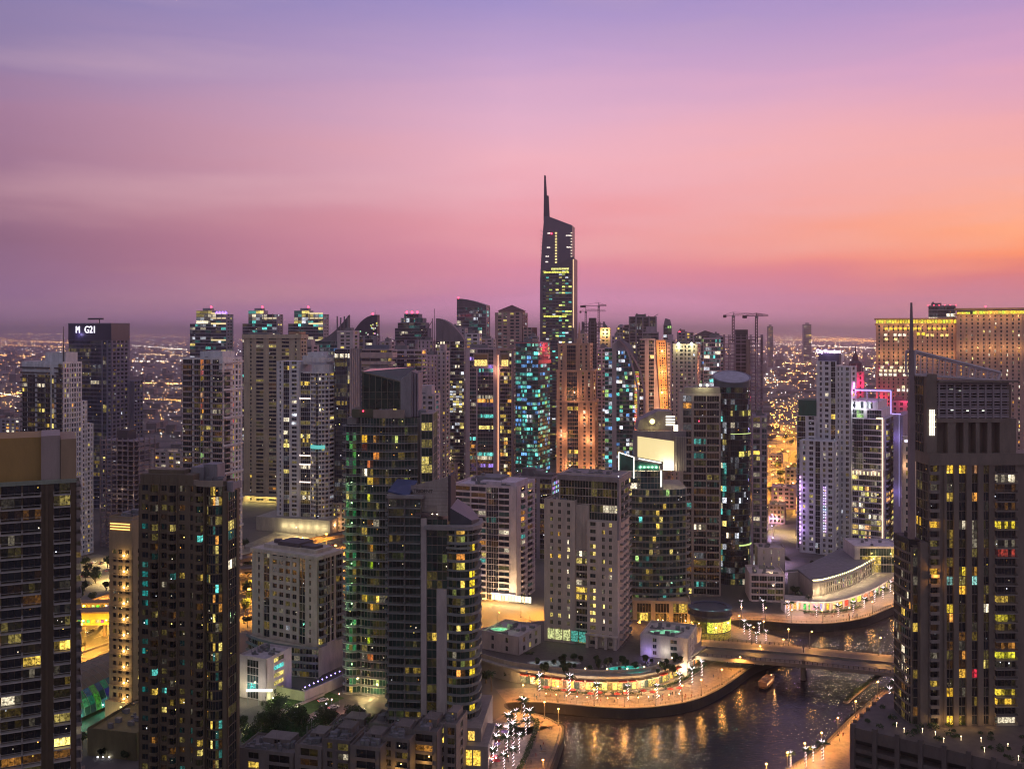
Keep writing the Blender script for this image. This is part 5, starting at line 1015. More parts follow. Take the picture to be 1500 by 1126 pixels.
for i in range(8): m = MB(); t = i * .785; m.tube((cx + 6.3 * math.cos(t), cy2 + 6.3 * math.sin(t), z(545)), (cx + 6.3 * math.cos(t), cy2 + 6.3 * math.sin(t), z(533)), .5, .1); s.part('pinnacle', m, s.wm)
for x in (-3, W * .5, W + 3): s.glow(x, -6, z(562), 4500, (1, .03, .15), 1)
s.done()
s = Bld('hotel_tower', 'white grid tower with gold corner light line and violet framed roof terrace', TW, 1221, 1296, 1313, 716, -30, 615, (.46, .40, .46), glassm((.012, .02, .035)), fh=3.95, lp=.12, pal=[Y2, WW, WW], inten=1.1)
W, D, T = s.W, s.D, s.top; u, z = s.u, s.z; zb = z(690)
hk = lambda n_, c0: {(b_, k): tuple(q * s.r.uniform(.5, 1) for q in (1, .75, .2)) for k in range(n_) for b_ in range(1, 9) if s.r.random() < (.42 if k < 12 else .04)}
s.block(0, W, 0, D, 0, zb - 4, 's.15 g1 g1 s.12 g1 g1*2 s.1 g1 g1 g1 g1 s.35', 's.3 b1 s.2 b1 s.3', sf=.5, hot=hk(20, 0)); s.block(0, W, 0, D, zb, T, 's.15 g1 g1 s.12 g1 G1.4*.5 s.1 g1 g1 g1 s.35', 's.3 b1 s.2 b1 s.3', sf=.5, lp=.06)
m = MB(); m.box(-.6, W + .2, -.9, D, zb - 4, zb); s.part('mid_band', m, wallm((.5, .42, .46))); m = MB(); [m.box(1 + i * W / 14, 1.6 + i * W / 14, -1.2, -.95, zb - 3.4, zb - 1, (1, .85, .4)) for i in range(13)]; s.part('band_lamp', m, attrglow(1.6)); [s.glow(W * .2 + i * W * .3, -3, zb - 1, 350, (1, .85, .5)) for i in range(3)]
m = MB(); m.box(u(1292.2), u(1293.6), -1.4, -.9, 3, T + 1.5); m.box(u(1284), u(1293.6), -1.4, -.9, T + .6, T + 1.6); s.part('light_strip', m, glowm((1, .66, .42), 1.6))
s.block(u(1233), u(1290), 3, D - 3, T + .4, z(602), 'g1*4 g1 g1*4 s.5 G2', sf=.2, lp=.4, pal=[WW, GR, Y2]); s.block(u(1243), u(1284), 5, D - 6, z(602) + .4, z(590), 's.6 g.5*6 s1 g.6*6 s.6 g1.2*6 s1', sf=.3, lp=.2, pal=[WH]); s.glow(u(1262), 0, z(597), 1500, (.9, 1, .95)); s.glow(u(1252), 1, z(597), 900, (.9, 1, .95))
m = MB(); [m.box(u(x), u(x) + .7, 2, 2.7, z(590), z(572)) for x in (1252, 1268, 1285, 1303)]; m.box(u(1252), u(1306), 1.6, 8, z(573), z(570.5)); s.part('terrace_frame', m, wallm((.5, .45, .55)))
m = MB(); m.box(u(1252), u(1305), 1.2, 1.55, z(573.6), z(571.4)); m.box(u(1303.6), u(1305.4), 1.2, 1.55, z(606), z(573)); m.box(u(1306), u(1319), 1.2, 1.55, z(606.5), z(605)); s.part('light_strip', m, glowm((.5, .35, 1), 1.1)); m = MB(); m.box(u(1316), u(1317.5), 1.2, 1.6, z(740), z(606)); s.part('light_strip', m, glowm((.32, .28, .8), .22))
m = MB(); m.box(u(1249), u(1252), 1, 1.5, z(569), z(561)); m.box(u(1242), u(1251), 1, 1.5, z(571), z(569.5)); s.part('light_strip', m, glowm((1, .3, .9), 2.5)); s.glow(u(1275), 4, z(578), 2200, (.6, .3, 1)); s.glow(u(1250), 0, z(575), 1500, (1, .2, .7)); s.glow(u(1312), -3, z(640), 900, (.45, .35, 1)); s.glow(u(1312), -3, z(720), 700, (.45, .35, 1))
m = MB(); m.box(u(1308), u(1322), 2, D, 0, z(608)); s.part('side_wing', m, wallm((.36, .3, .42))); s.done()
s = simple('apartment_tower', 'pale tower with wide dark windows half hidden by the big right foreground tower', 1322, 1350, 1352, 520, -20, 655, (.46, .38, .34), 's.3 w1.6 s.25 v.6 s.4', None, 's.2 w1', fh=4.2, lp=.07, D=20, pal=[Y1, WH]); s.glow(1, -3, s.top - 10, 700, (1, .6, .3)); m = MB(); m.box(s.u(1325), s.u(1332), -.3, -.1, s.z(648), s.z(645)); s.wall.box(s.u(1323), s.u(1333), 0, 5, s.top, s.z(640)); s.part('light_bar', m, glowm((.8, .8, 1), 1.5)); s.done()
s = simple('apartment_tower', 'narrow dark red tower edged by a vertical orange lamp line', 1306, 1335, 1336, 800, -22, 590, (.30, .20, .24), 'v1 v1 v1', None, fh=3.8, lp=.1, D=20, pal=[WW, PK, OR]); m = MB(); m.box(s.u(1333), s.u(1335), -.6, -.3, s.z(650), s.z(616)); s.part('light_strip', m, glowm((1, .45, .1), 1.6)); s.glow(s.W * .8, -6, s.z(585), 4000, (1, .04, .15)); s.done()

s = Bld('apartment_tower', 'huge brown ribbed foreground tower with a louvred crown, right edge of the view', TW, 1341, 1361, 1530, 342, 2, 664, (.40, .31, .25), BLK, fh=3.25, lp=.10, pal=[Y1, Y1, Y2, OR, WW, WW])
W, D, T = s.W, s.D, s.top; u, z = s.u, s.z; zb = 25
cols = [1361, 1374, 1386, 1396.5, 1404, 1415, 1423, 1432, 1440, 1449, 1456, 1489, 1530]; w_ = [u(b) - u(a) for a, b in zip(cols, cols[1:])]
sp_ = f"b{w_[0]:.1f} p{w_[1]*.3:.2f} s{w_[1]*.4:.2f} p{w_[1]*.3:.2f} G{w_[2]:.2f}*1.6 p{w_[3]:.2f} G{w_[4]:.2f}*1.4 p{w_[5]:.2f} G{w_[6]:.2f} p{w_[7]:.2f} G{w_[8]:.2f}*.5 s{w_[9]:.2f} B{w_[10]:.2f}*1.5 s{w_[11]:.2f}"
n = round((T - 4 - zb) / 3.25)
hot = {}
def hk(bay, y, c): hot[(bay, int((z(y) - zb) / ((T - 4 - zb) / n)))] = c
for y in (687,): hk(4, y, (1, .6, .05)); hk(6, y, (1, .6, .05)); hk(8, y, (.3, .14, .06))
for b_, y in ((6, 832), (8, 834), (6, 860), (4, 898), (6, 983), (4, 1010), (4, 1052), (0, 766), (0, 838), (12, 1010), (12, 1022), (12, 955), (12, 770), (12, 912)): hk(b_, y, tuple(q * s.r.uniform(.6, 1) for q in (1, .6, .05)))
for b_, y in ((4, 846), (8, 846)): hk(b_, y, (.2, .45, .4))
hk(8, 982, (.5, .02, .04)); hk(12, 805, (.25, .03, .02))
s.block(0, W, 0, D, zb, T - 4, sp_, None, 'G1*.3 G1*.3 s.25', sf=.22, hot=hot, n=n, pane=1.2)
s.wall.box(-.3, W, -.9, D, T - 4, T)
xa, xb = u(1374), u(1489); za, zc, zd = z(664), z(619), z(560)
for i, (a, b) in enumerate(((1374, 1389), (1400.5, 1412), (1419, 1430), (1435.5, 1447), (1453, 1465))):
    nx_ = (1389, 1412, 1430, 1447, 1465)[i]; nn_ = (1400.5, 1419, 1435.5, 1453, 1489)[i]
    s.wall.box(u(nx_), u(nn_), .2, 3.5, za, zc)
s.wall.box(xa, xb, 3.5, D, za, zd - 1); s.wall.box(xa - .5, xb, 0, 3.6, zc, zc + 1.4); s.wall.box(u(1361), xa, .8, D, za - .1, z(548))
m = MB()
for i in range(9): x = u(1376 + i * 11.4); m.box(x, x + .5, .6, 1.1, zc + 1.4, zd)
for i in range(13): zz = zc + 1.6 + i * (zd - zc - 1.6) / 13; m.box(u(1375), u(1480), .9, 1.3, zz, zz + (.35 if i % 3 else .8))
s.part('louvre_screen', m, wallm((.40, .33, .36))); m = MB(); m.box(u(1375), u(1480), 2.2, 2.5, zc + 1.4, zd); s.part('crown_glass', m, BLK)
m = MB()
for x, y in ((1395, 572), (1409, 573), (1397, 602), (1420, 603), (1443, 603)): m.box(u(x), u(x + 5), 2.0, 2.15, z(y), z(y) + .35, (.9, .95, .8))
s.part('crown_lamp', m, attrglow(1.4))
m = MB(); m.box(u(1374), u(1490), -1, D * .8, zd, zd + .7); s.part('roof_slab', m, s.wm)
# open trellis wing
m = MB(); tr = [(1344, 514), (1470, 546), (1466, 558), (1343, 549)]
P_ = [(u(x), z(y)) for x, y in tr]
for i in range(4): a, b = P_[i], P_[(i + 1) % 4]; m.tube((a[0], 2, a[1]), (b[0], 2, b[1]), .5, n=5); m.tube((a[0], 9, a[1]), (b[0], 9, b[1]), .4, n=5)
for i in range(15):
    t = i / 14; a = (P_[0][0] * (1 - t) + P_[1][0] * t, P_[0][1] * (1 - t) + P_[1][1] * t); b = (P_[3][0] * (1 - t) + P_[2][0] * t, P_[3][1] * (1 - t) + P_[2][1] * t); m.tube((a[0], 2, a[1]), (b[0], 2, b[1]), .2, n=4); m.tube((a[0], 2, a[1]), (a[0], 9, a[1]), .18, n=4)
for j in range(1, 7):
    t = j / 7; a = (P_[0][0] * (1 - t) + P_[3][0] * t, P_[0][1] * (1 - t) + P_[3][1] * t); b = (P_[1][0] * (1 - t) + P_[2][0] * t, P_[1][1] * (1 - t) + P_[2][1] * t); m.tube((a[0], 2, a[1]), (b[0], 2, b[1]), .1, n=4)
s.part('trellis_wing', m, wallm((.7, .58, .62)))
m = MB(); x = u(1338.5); m.prism([(x - .9, 1), (x + .9, 1), (x + .9, 2.8), (x - .9, 2.8)], z(790), z(600)); k = len(m.v); m.hexa([(x - .9, 1, z(600)), (x + .9, 1, z(600)), (x + .9, 2.8, z(600)), (x - .9, 2.8, z(600)), (x - .25, 1.7, z(443)), (x + .3, 1.7, z(443)), (x + .3, 2.2, z(443)), (x - .25, 2.2, z(443))]); s.part('needle', m, wallm((.3, .22, .23)))
s.facade((0, D), (0, .8), T, z(552), 'G1 s.3', sf=.2, lp=.03, t=-.5)
m = MB(); [m.box(u(x), u(x) + .25, .45, .75, z(638), z(600)) for x in (1363, 1366, 1369)]; s.part('light_strip', m, glowm((1, .95, .8), 1.5)); m = MB(); [m.box(u(1362), u(1372), .5, .7, z(y) , z(y) + .2, (.9, .9, .5)) for y in (608, 618, 626)]; s.part('light_bar', m, attrglow(1.3))
xw = u(1334); pts = [(xw + .4, 15), (xw + .1, 11.5), (xw, 8), (xw, 5), (xw + .3, 2.6), (xw + 1.4, 1.6)]; tw = z(800)
s.wall.prism([(x + .5, y + .3) for x, y in pts] + [(u(1350), 2.5), (u(1350), 15.3)], 5, tw)
for p, q in zip(pts, pts[1:]): s.facade(p, q, 5, tw, 'g1', t=.3, sf=.5, lp=.10, pane=1.2)
s.block(u(1338), u(1349), 1.5, 16, 5, tw - 1, 's.15 G1*1.2 s.15', sf=.2); s.wall.box(u(1349), u(1361) - .03, .3, D, 5, z(795)); m = MB(); m.box(xw + .5, u(1352), 2.5, 15, tw, tw + 1.8); m.box(xw + 2, u(1348), 4, 10, tw + 1.8, tw + 3.4); s.part('roof_plant', m, wallm((.03, .03, .035)))
s.glow(u(1368), -2.5, z(842), 500, (1, .45, .08)); s.glow(u(1366), -1.5, z(765), 250, (1, .55, .08)); [s.glow(u(x), -2.5, zb + 2.2, 130, (1, .6, .2), .2) for x in (1368, 1380, 1402, 1420, 1445)]
s.done(wallm((.30, .25, .22)))
s = Bld('parking_podium', 'low brown podium of open decks in front of the huge ribbed tower', 'parking building', 1246, 1600, 1600, 298, -37, 1052, (.24, .19, .17), BLK, fh=4.2, lp=.05, D=40, ztop=25)
W, D = s.W, s.D
for k in range(6): s.wall.box(0, W, 0, D, k * 4.2 - .1, k * 4.2 + 1.3 if k < 5 else 25); 
m = MB(); m.box(.6, W - .6, 4, D - 2, 1.3, 24.6); s.part('deck_shade_box', m, wallm((.03, .027, .025)))  # solid dark box; the shade inside the open decks is put into its colour
i = 0
while i * 7.4 < W: m = MB(); m.box(i * 7.4, i * 7.4 + 1.5, -.6, .8, 0, 26.2); s.part('pier', m, s.wm); i += 1
for j in range(4): m = MB(); m.box(-.5, .6, 4 + j * 7, 5.2 + j * 7, 0, 26); s.part('pier', m, s.wm)
m = MB()
for i in range(30):
    x = s.r.uniform(0, W); k = s.r.randrange(5); m.box(x, x + .5, 3.7, 3.95, k * 4.2 + 3, k * 4.2 + 3.3, tuple(c * s.r.uniform(.2, 1) for c in (.9, .9, 1)))
s.part('deck_lamp', m, attrglow(1.5))
m = MB()
for i in range(14): x = 12 + i * 4.3 + s.r.uniform(-1, 1); y = s.r.uniform(4, 14); m.ball((x, y, 26.4), .17); m.tube((x, y, 25), (x, y, 26.3), .03, n=4); s.glow(x, y, 27.6, 40, (1, .7, .35), .1) if i % 2 else None
s.part('terrace_lamp', m, glowm((1, .75, .4), 6))
shr = groundm('shrub_leaf', (.012, .03, .008), (.035, .07, .018), 1.1, .8)
for i in range(46):
    m = MB(); cx_, cy3, q = s.r.uniform(2, 60), s.r.uniform(2, 26), s.r.uniform(.7, 1.8)
    for _ in range(60):
        v = Vector((s.r.gauss(0, 1), s.r.gauss(0, 1), abs(s.r.gauss(0, .8)))).normalized() * q * s.r.uniform(.5, 1); c = Vector((cx_, cy3, 25.4)) + v; a = Vector((s.r.gauss(0, 1), s.r.gauss(0, 1), s.r.gauss(0, 1))).normalized() * .26; b = a.orthogonal().normalized() * .18; m.face([c - a, c - b, c + a, c + b])
    s.part('shrub', m, shr)
s.done()
# ================================================================== low buildings along the water
def low(name, label, xl, xc, xr, d, th, h, wall, F_, R_s=None, L_s=None, cat='building', z0=0, D=16, fh=3.6, lp=.15, glass=None, group=None, sf=.3, n=None, pal=PALW, roofn=2, lights=()):
    s = Bld(name, label, cat, xl, xc, xr, d, th, 0, wall, glass, fh=fh, lp=lp, pal=pal, D=D, group=group, ztop=z0 + h); s.block(0, s.W, 0, s.D, z0, z0 + h, F_, R_s, L_s, sf=sf, n=n)
    if z0: s.wall.box(.5, s.W - .5, .5, s.D, 0, z0)
    if roofn: s.roof(0, s.W, 0, s.D, z0 + h, roofn, big=False)
    for x, y, z, e, c in lights: s.glow(x, y, z, e, c, .2)
    s.done(); return s
for a, b_, yt, d, wc, lab in ((1130, 1166, 716, 900, (.5, .30, .34), 'pink lit low block seen through the right hand gap'), (1126, 1150, 742, 830, (.30, .22, .20), 'brown low shed at the end of the lilac street'), (1150, 1178, 690, 1010, (.36, .28, .2), 'tan low block beside the orange road junction'), (1127, 1146, 668, 1180, (.30, .22, .2), 'small brown block farther up the orange road junction'),
                         (222, 268, 664, 900, (.26, .22, .23), 'grey low block between the unfinished frame and the striped tower'), (196, 224, 690, 860, (.22, .19, .21), 'dark low block at the foot of the unfinished frame'), (228, 262, 706, 800, (.30, .25, .24), 'beige low block peeping above the tan ribbed tower'), (0, 30, 616, 1080, (.24, .21, .23), 'grey flat block at the far left above the ochre screen'), (486, 512, 740, 800, (.24, .22, .20), 'low dark block with lamps left of the dark green tower'), (640, 668, 680, 1000, (.3, .25, .26), 'low mauve block behind the long slab block'), (815, 850, 684, 940, (.3, .24, .2), 'low tan car park lit orange behind the hotel'), (856, 900, 690, 900, (.32, .26, .22), 'second low tan block with roof lamps behind the hotel')):
    s = Bld('low_block', lab, 'building', a, b_, b_ + 2, d, -18, yt, wc, BLK, D=18, lp=.2, fh=3.6); s.block(0, s.W, 0, s.D, 0, s.top, 's.3 w1 w1 s.2 w1 w1 s.3', 's.2 w1 s.2'); s.roof(0, s.W, 0, s.D, s.top, 3, big=False); s.glow(s.W * .4, -6, 6, 3000, (1, .5, .2), .5); s.glow(s.W * .5, 8, s.top + 5, 900, (1, .7, .3), .4); s.done()
# curved podium with restaurants under the hotel
pp = [GP(*p) for p in [(700, 987), (745, 1000), (790, 1006), (840, 1012), (890, 1014), (935, 1012), (970, 1004), (1000, 990), (1032, 968)]]
pp = smooth(pp, 3); back = [GP(1028, 940), GP(930, 928), GP(790, 930), GP(705, 940)]
root = empty('restaurant_podium', (*pp[12], 0)); tag(root, 'curved cream podium with a row of lit restaurants below the beige hotel', 'restaurant building')
ox, oy = pp[12]; lp_ = [(x - ox, y - oy) for x, y in pp]; lb = [(x - ox, y - oy) for x, y in back]
cream = wallm((.46, .38, .31))
m = MB(); m.prism([(x, y) for x, y in offset(lp_, -2.2)] + lb, 0, 7.6); m.build('wall', cream, root)
m = MB(); m.prism([(x, y) for x, y in offset(lp_, -2.6)] + [(x * .98, y - 1) for x, y in lb], 7.6, 7.66); m.build('deck', wallm((.14, .11, .10), .7, .3, .6), root); m = MB(); m.ribbon(lp_, -2.6, .6, 6.6, 7.4); m.ribbon(lp_, -2.4, -1.9, 7.4, 9.3); m.build('terrace_edge', cream, root)
for i, (a, b) in enumerate(zip(offset(lp_, -1.6), offset(lp_, -1.6)[1:])):
    if i > 3:
        L_ = math.dist(a, b); k = max(2, int(L_ / 1.7))
        for j in range(k):
            c = rnd.choice([(1, .62, .1), (1, .5, .07), (1, .75, .3), (1, .7, .12), (1, .3, .08)]); f = rnd.choice([.06, .3, .7, 1.2, 1.5]); m = MB(); m.seg(a, b, -.3, -.1, .6, 3.9, tuple(q * f for q in c), L_ * j / k + .2, L_ * (j + 1) / k - .2); m.build('shop_window', glassm(), root)
        m = MB(); m.seg(a, b, -.5, 1.6, 4.3, 4.6, (0, 0, 0), .4, L_ - .4); m.build('awning', wallm(rnd.choice([(.5, .05, .04), (.5, .05, .04), (.45, .35, .25), (.3, .25, .2)])), root)
        l = bpy.data.lights.new('shop_light', 'POINT'); l.energy = rnd.uniform(900, 2200); l.color = rnd.choice([(1, .65, .25), (1, .5, .15), (1, .8, .5)]); l.shadow_soft_size = .3; o = bpy.data.objects.new('shop_light', l); COL.objects.link(o); o.parent = root
        d = Vector((b[0] - a[0], b[1] - a[1])).normalized(); o.location = ((a[0] + b[0]) / 2 + d.y * 3, (a[1] + b[1]) / 2 - d.x * 3, 4)
for i in range(8, len(lp_) - 4, 2):
    a = offset(lp_, -2.1)[i]; m = MB(); m.ball((a[0], a[1], 9.8), .35); m.build('edge_lamp', glowm(rnd.choice([(1, .7, .3), (1, .8, .45), (.7, .45, 1)]), 6), root)
def pool(label, px, py, rx, ry, z, col=(.05, .75, .6), st=.8):
    d = GD(py, z); x, y = WX(px, d), d; root = empty('swimming_pool', (x, y, z)); tag(root, label, 'pool')
    P_ = [(rx * math.cos(t) * (1 + .15 * math.sin(3 * t)), ry * math.sin(t)) for t in [2 * math.pi * i / 24 for i in range(24)]]
    m = MB(); m.ribbon(P_, 0, .8, -.1, .35, closed=True); m.build('pool_edge', wallm((.5, .45, .4)), root)
    k = ('pool', col, st)
    if k not in MATS:
        mm = bpy.data.materials.new('pool_water'); mm.use_nodes = True; g = G(mm.node_tree); b = mm.node_tree.nodes['Principled BSDF']; geo = g.n('ShaderNodeNewGeometry'); nn = g.n('ShaderNodeTexNoise'); nn.inputs['Scale'].default_value = .5; nn.inputs['Detail'].default_value = 4; g.l(geo.outputs['Position'], nn.inputs['Vector'])
        g.l(g.ramp(nn.outputs[0], [(.35, tuple(c * .15 for c in col)), (.65, col)]), b.inputs['Emission Color']); b.inputs['Emission Strength'].default_value = st; b.inputs['Roughness'].default_value = .05; b.inputs['Base Color'].default_value = (.02, .1, .1, 1); MATS[k] = mm  # water surface glows in place of underwater pool lamps
    m = MB(); m.prism(P_, -.1, .15); m.build('pool_water', MATS[k], root)
pool('green lit pool on the terrace of the curved restaurant podium', 922, 981, 9, 5, 7.7)
pool('pale lit pool beside the hotel lobby at the left of the podium', 812, 972, 11, 4, 7.7, (.55, .6, .6), .35)
low('courtyard_house', 'low cream block with a green lit roof pool, right of the beige hotel', 938, 1008, 1016, 462, -20, 9, (.44, .38, .35), 's1 v1 s1 w1 s1', 'v1 v1 v1 v1 v1', z0=7.6, D=24, lights=((4, -3, 3 + 7, 500, (.4, .3, 1)), (12, -3, 11, 400, (1, .95, .8))))
pool('green lit roof pool on the low cream block right of the hotel', 975, 926, 7, 3.5, 17.2, (.3, .85, .5), .9)
low('courtyard_house', 'low pink plastered block with dark doorways between the lettered tower and the hotel', 706, 760, 776, 470, -30, 12, (.44, .35, .34), 's1 v1 s1 v1 s1.2', 's.4 v1 v1 v1 s.3', z0=3, D=22, lights=((6, 8, 17, 600, (.6, 1, .4)),))
pool('small green lit roof pool on the low pink plastered block', 731, 922, 4, 3, 15.6, (.3, .9, .45), 1)
low('market_hall', 'long tan podium hall with tall arched piers behind the bridge head', 928, 1012, 1016, 530, -4, 15.5, (.46, .32, .20), 's.5 G2*.5 s.6 G2*.5 s.6 G2*.7 s.5', None, D=30, fh=5, lp=.3, glass=BLK, sf=.1, pal=[OR, Y1], lights=((3, -5, 5, 1500, (1, .5, .12)), (16, -5, 5, 1500, (1, .5, .12)), (28, -5, 5, 1500, (1, .55, .15))))
s = Bld('round_pavilion', 'dark drum shaped building with a wide yellow shop window by the bridge', 'restaurant building', 1012, 1076, 1078, 515, -4, 0, (.05, .05, .07), BLK, ztop=15.5, D=22); W = s.W
P_ = [(W / 2 + W / 2 * math.cos(t), 11 + 11 * math.sin(t)) for t in [2 * math.pi * i / 24 for i in range(24)]]
s.wall.prism([(W / 2 + (x - W / 2) * .94, 11 + (y - 11) * .94) for x, y in P_], 0, 15)
m = MB(); m.ribbon(P_, -1.5, .3, 11.5, 12.2, closed=True); m.ribbon(P_, -2, .4, 14.8, 15.5, closed=True); s.part('roof_slab', m, wallm((.1, .1, .16)))
for i, (p, q) in enumerate(zip(P_, P_[1:] + P_[:1])):
    if 14 <= i <= 23: m = MB(); c = tuple(v * (rnd.uniform(.6, 1.0) if i >= 17 else .05) for v in (1, .8, .1)); m.seg(p, q, -.5, -.3, 4.2, 9.6, c, .1); s.part('shop_window', m, s.gm); m = MB(); m.seg(p, q, -.5, -.3, .2, 3.6, tuple(v * .2 for v in Y1), .1); s.part('shop_window', m, s.gm)
    if 14 <= i <= 23 and i % 3 == 0: s.glow(p[0], p[1] + 1, 16.3, 120, (.4, .9, .6), .2)
s.glow(W * .7, -6, 5, 1200, (1, .8, .2)); s.done()
low('terrace_block', 'cream stepped block with dark loggias on the far bank, left part of the white mall', 1098, 1150, 1154, 592, -6, 15, (.42, .34, .34), 's.2 b1 b1 b1 b1 s.2', 's.3 w1', D=22, fh=3.8, lp=.05, glass=BLK, lights=((4, 6, 17, 500, (1, .8, .4)), (14, 8, 17, 500, (1, .8, .4))))
low('terrace_block', 'smaller cream penthouse block set back above the far bank loggias', 1110, 1150, 1153, 622, -6, 24, (.42, .34, .34), 's1 v.5 s1 v.5 s1 v.5 s1', 's1', D=14, fh=4, lp=.9, pal=[WW, Y2], roofn=3)
# white curved mall
mp_ = [GP(*p) for p in [(1150, 893), (1190, 895), (1222, 894), (1250, 887), (1278, 876), (1300, 863), (1325, 846)]]; mp_ = smooth(mp_, 3); ox, oy = mp_[6]
root = empty('waterfront_mall', (ox, oy, 0)); tag(root, 'white curved shopping hall with lamp lit colonnade along the far bank', 'shopping hall')
lp_ = [(x - ox, y - oy) for x, y in mp_]; wpk = wallm((.58, .48, .46))
def inset(k): return offset(lp_, -k)
m = MB(); m.prism([p for p in inset(2.0)[0:]] + [p for p in inset(14)[::-1]], 0, 5.2); m.ribbon(inset(0), -2.2, .3, 4.8, 5.6); m.build('arcade', wpk, root)
m = MB(); m.prism(inset(14.2)[4:] + inset(40)[4:][::-1], 0, 13); m.build('hall', wpk, root)
m = MB(); m.prism(inset(12.2)[4:] + inset(42)[4:][::-1], 13, 14); m.build('roof', wallm((.26, .24, .28)), root)
for i, p in enumerate(inset(.6)[:-1]):
    q = inset(.6)[i + 1]; L_ = math.dist(p, q); k = max(1, int(L_ / 4.5))
    for j in range(k):
        t = (j + .5) / k; x = p[0] + (q[0] - p[0]) * t; y = p[1] + (q[1] - p[1]) * t; m = MB(); m.box(x - .5, x + .5, y - .5, y + .5, 0, 4.8); m.build('column', wpk, root)
    m = MB(); m.seg(inset(1.9)[i], inset(1.9)[i + 1], .03, .12, .5, 3.8, tuple(v * rnd.choice([.08, .4, .8, 1.1]) for v in rnd.choice([Y2, WW, Y1, (1, .6, .3)])), .6, L_ * .8); m.build('shop_window', glassm(), root)
    l = bpy.data.lights.new('arcade_light', 'POINT'); l.energy = 1100; l.color = (1, .68, .42); l.shadow_soft_size = .3; o = bpy.data.objects.new('arcade_light', l); COL.objects.link(o); o.parent = root; a = offset(lp_, 3.2)[i]; o.location = (*a, 4)
    if i >= 4:
        a, b = inset(13.2)[i], inset(13.2)[i + 1]
        L3 = math.dist(a, b); m = MB(); [m.seg(a, b, -.9, -.75, z_, z_ + 2.2, (tuple(v * rnd.uniform(.1, .5) for v in WW) if rnd.random() < .3 else (0, 0, 0)), L3 * (j_ + .25) / 5, L3 * (j_ + .75) / 5) for j_ in range(5) for z_ in (6, 9.4)]; m.build('window_row', glassm(), root)
        for j in range(3):
            t = (j + .5) / 3; x = a[0] + (b[0] - a[0]) * t; y = a[1] + (b[1] - a[1]) * t; m = MB(); m.tube((x, y, 5.2), (x, y, 13), .35, .35, 8); m.build('column', wpk, root); m = MB(); m.ball((x, y, 14.6), .38); m.build('roof_lamp', glowm((1, .85, .4), 5), root)
        l = bpy.data.lights.new('arcade_light', 'POINT'); l.energy = 520; l.color = (1, .8, .4); l.shadow_soft_size = .3; o = bpy.data.objects.new('arcade_light', l); COL.objects.link(o); o.parent = root; q2 = inset(10.5)[i]; o.location = (*q2, 8)
low('waterfront_hall', 'flat roofed hall with a long yellow lit eave, right end of the mall', 1252, 1322, 1326, 640, -3, 21, (.44, .38, .40), 's1 G2*5 G2*5 G2*5 G2*5', None, D=26, fh=5, n=4, lp=.04, pal=[Y1], sf=.6, lights=((12, -3, 17, 1200, (1, .7, .15)), (24, -3, 17, 1200, (1, .7, .15))))
low('kiosk_row', 'bright row of small shops with pink and white signs on the far bank', 1098, 1150, 1152, 568, 2, 5.5, (.5, .38, .36), 'G1*9 G1*9 G1*9 G1*9 G1*7', None, D=8, fh=5.5, lp=.12, pal=[WH, PK, PU, WW, (1, .3, .2)], sf=.15, roofn=0, lights=((3, -3, 4, 1500, (.9, .8, 1)), (9, -3, 4, 1200, (1, .5, .6)), (16, -3, 4, 900, (1, .6, .3))))
# --- bottom centre terraces and left street
tg = 'stepped terrace houses along the bottom edge'
for i, (a, b, yt, d, lb) in enumerate(((350, 430, 1108, 352, 'terrace house nearest the dark trees and the teal pool'), (432, 472, 1098, 350, 'second terrace house from the left, dark loggia facing forward'), (472, 513, 1090, 348, 'third terrace house from the left with a flat parapet'), (513, 557, 1100, 338, 'lower forward terrace house under the lettered tower'), (557, 600, 1088, 342, 'terrace house with an orange lit patio beside it'), (600, 640, 1077, 346, 'taller terrace house next to the lettered tower base'), (640, 668, 1066, 352, 'end terrace house against the podium of the lettered tower'), (540, 596, 1068, 376, 'rear terrace house with roof tanks behind the front row'), (478, 536, 1075, 384, 'rear terrace house beside the dark trees'))):
    zt = WZ(yt, d); s = Bld('terrace_house', lb, 'house', a, b, b + 5, d, -14, 0, (.36, .30, .27), BLK, ztop=zt, D=14, group=tg, lp=.06, fh=3.4)
    s.block(0, s.W, 0, s.D, 0, zt, 's.5 c2 s.4' if i % 2 else 's.4 w1 s.4 c1.4 s.2', 's.5 v1 s.5', sf=.2); s.block(s.W * .3, s.W * .8, 6, s.D - 1, zt + .3, zt + 2.8, 's.4 v1 s.4'); s.roof(0, s.W, 0, s.D, zt, 4, par=.9, big=False); s.done()
    if i in (3, 4, 5): s.glow(s.W * .6, -2.5, zt - 9, 400, (1, .55, .12), .2)
low('white_villa', 'pale cubic villa with a white light bar at the left end of the lawn', 350, 390, 394, 432, -24, 17, (.48, .40, .42), 's1 G1.5*.5 s1', 's.3 w1 s.3', D=18, lp=.3, pal=[CYN, Y2], lights=((4, -5, 5, 900, (1, .95, .5)), (9, -6, 6, 900, (1, .95, .7))))
rt = empty('light_canopy', (*GP(378, 1033), 0)); tag(rt, 'white glowing canopy edge in front of the pale villa', 'canopy'); m = MB(); m.box(-5, 6, 0, .6, 6, 6.9); m.build('light_bar', glowm((1, 1, .9), 2.4), rt); m = MB(); [m.tube((x, .3, 0), (x, .3, 6), .15) for x in (-4.5, 0, 5.5)]; m.build('post', wallm((.5, .5, .5)), rt)
def wall_thing(label, pts, h, col, cat='garden wall', name='garden_wall', t=.5):
    m = MB(); m.ribbon(pts, -t / 2, t / 2, 0, h); m.ribbon(pts, -t / 2 - .1, t / 2 + .1, h, h + .25); return tag(m.build(name, wallm(col)), label, cat)
wall_thing('pale yellow lit garden wall behind the small lawn', [GP(392, 1015), GP(420, 1022), GP(446, 1027)], 4.2, (.45, .43, .32))
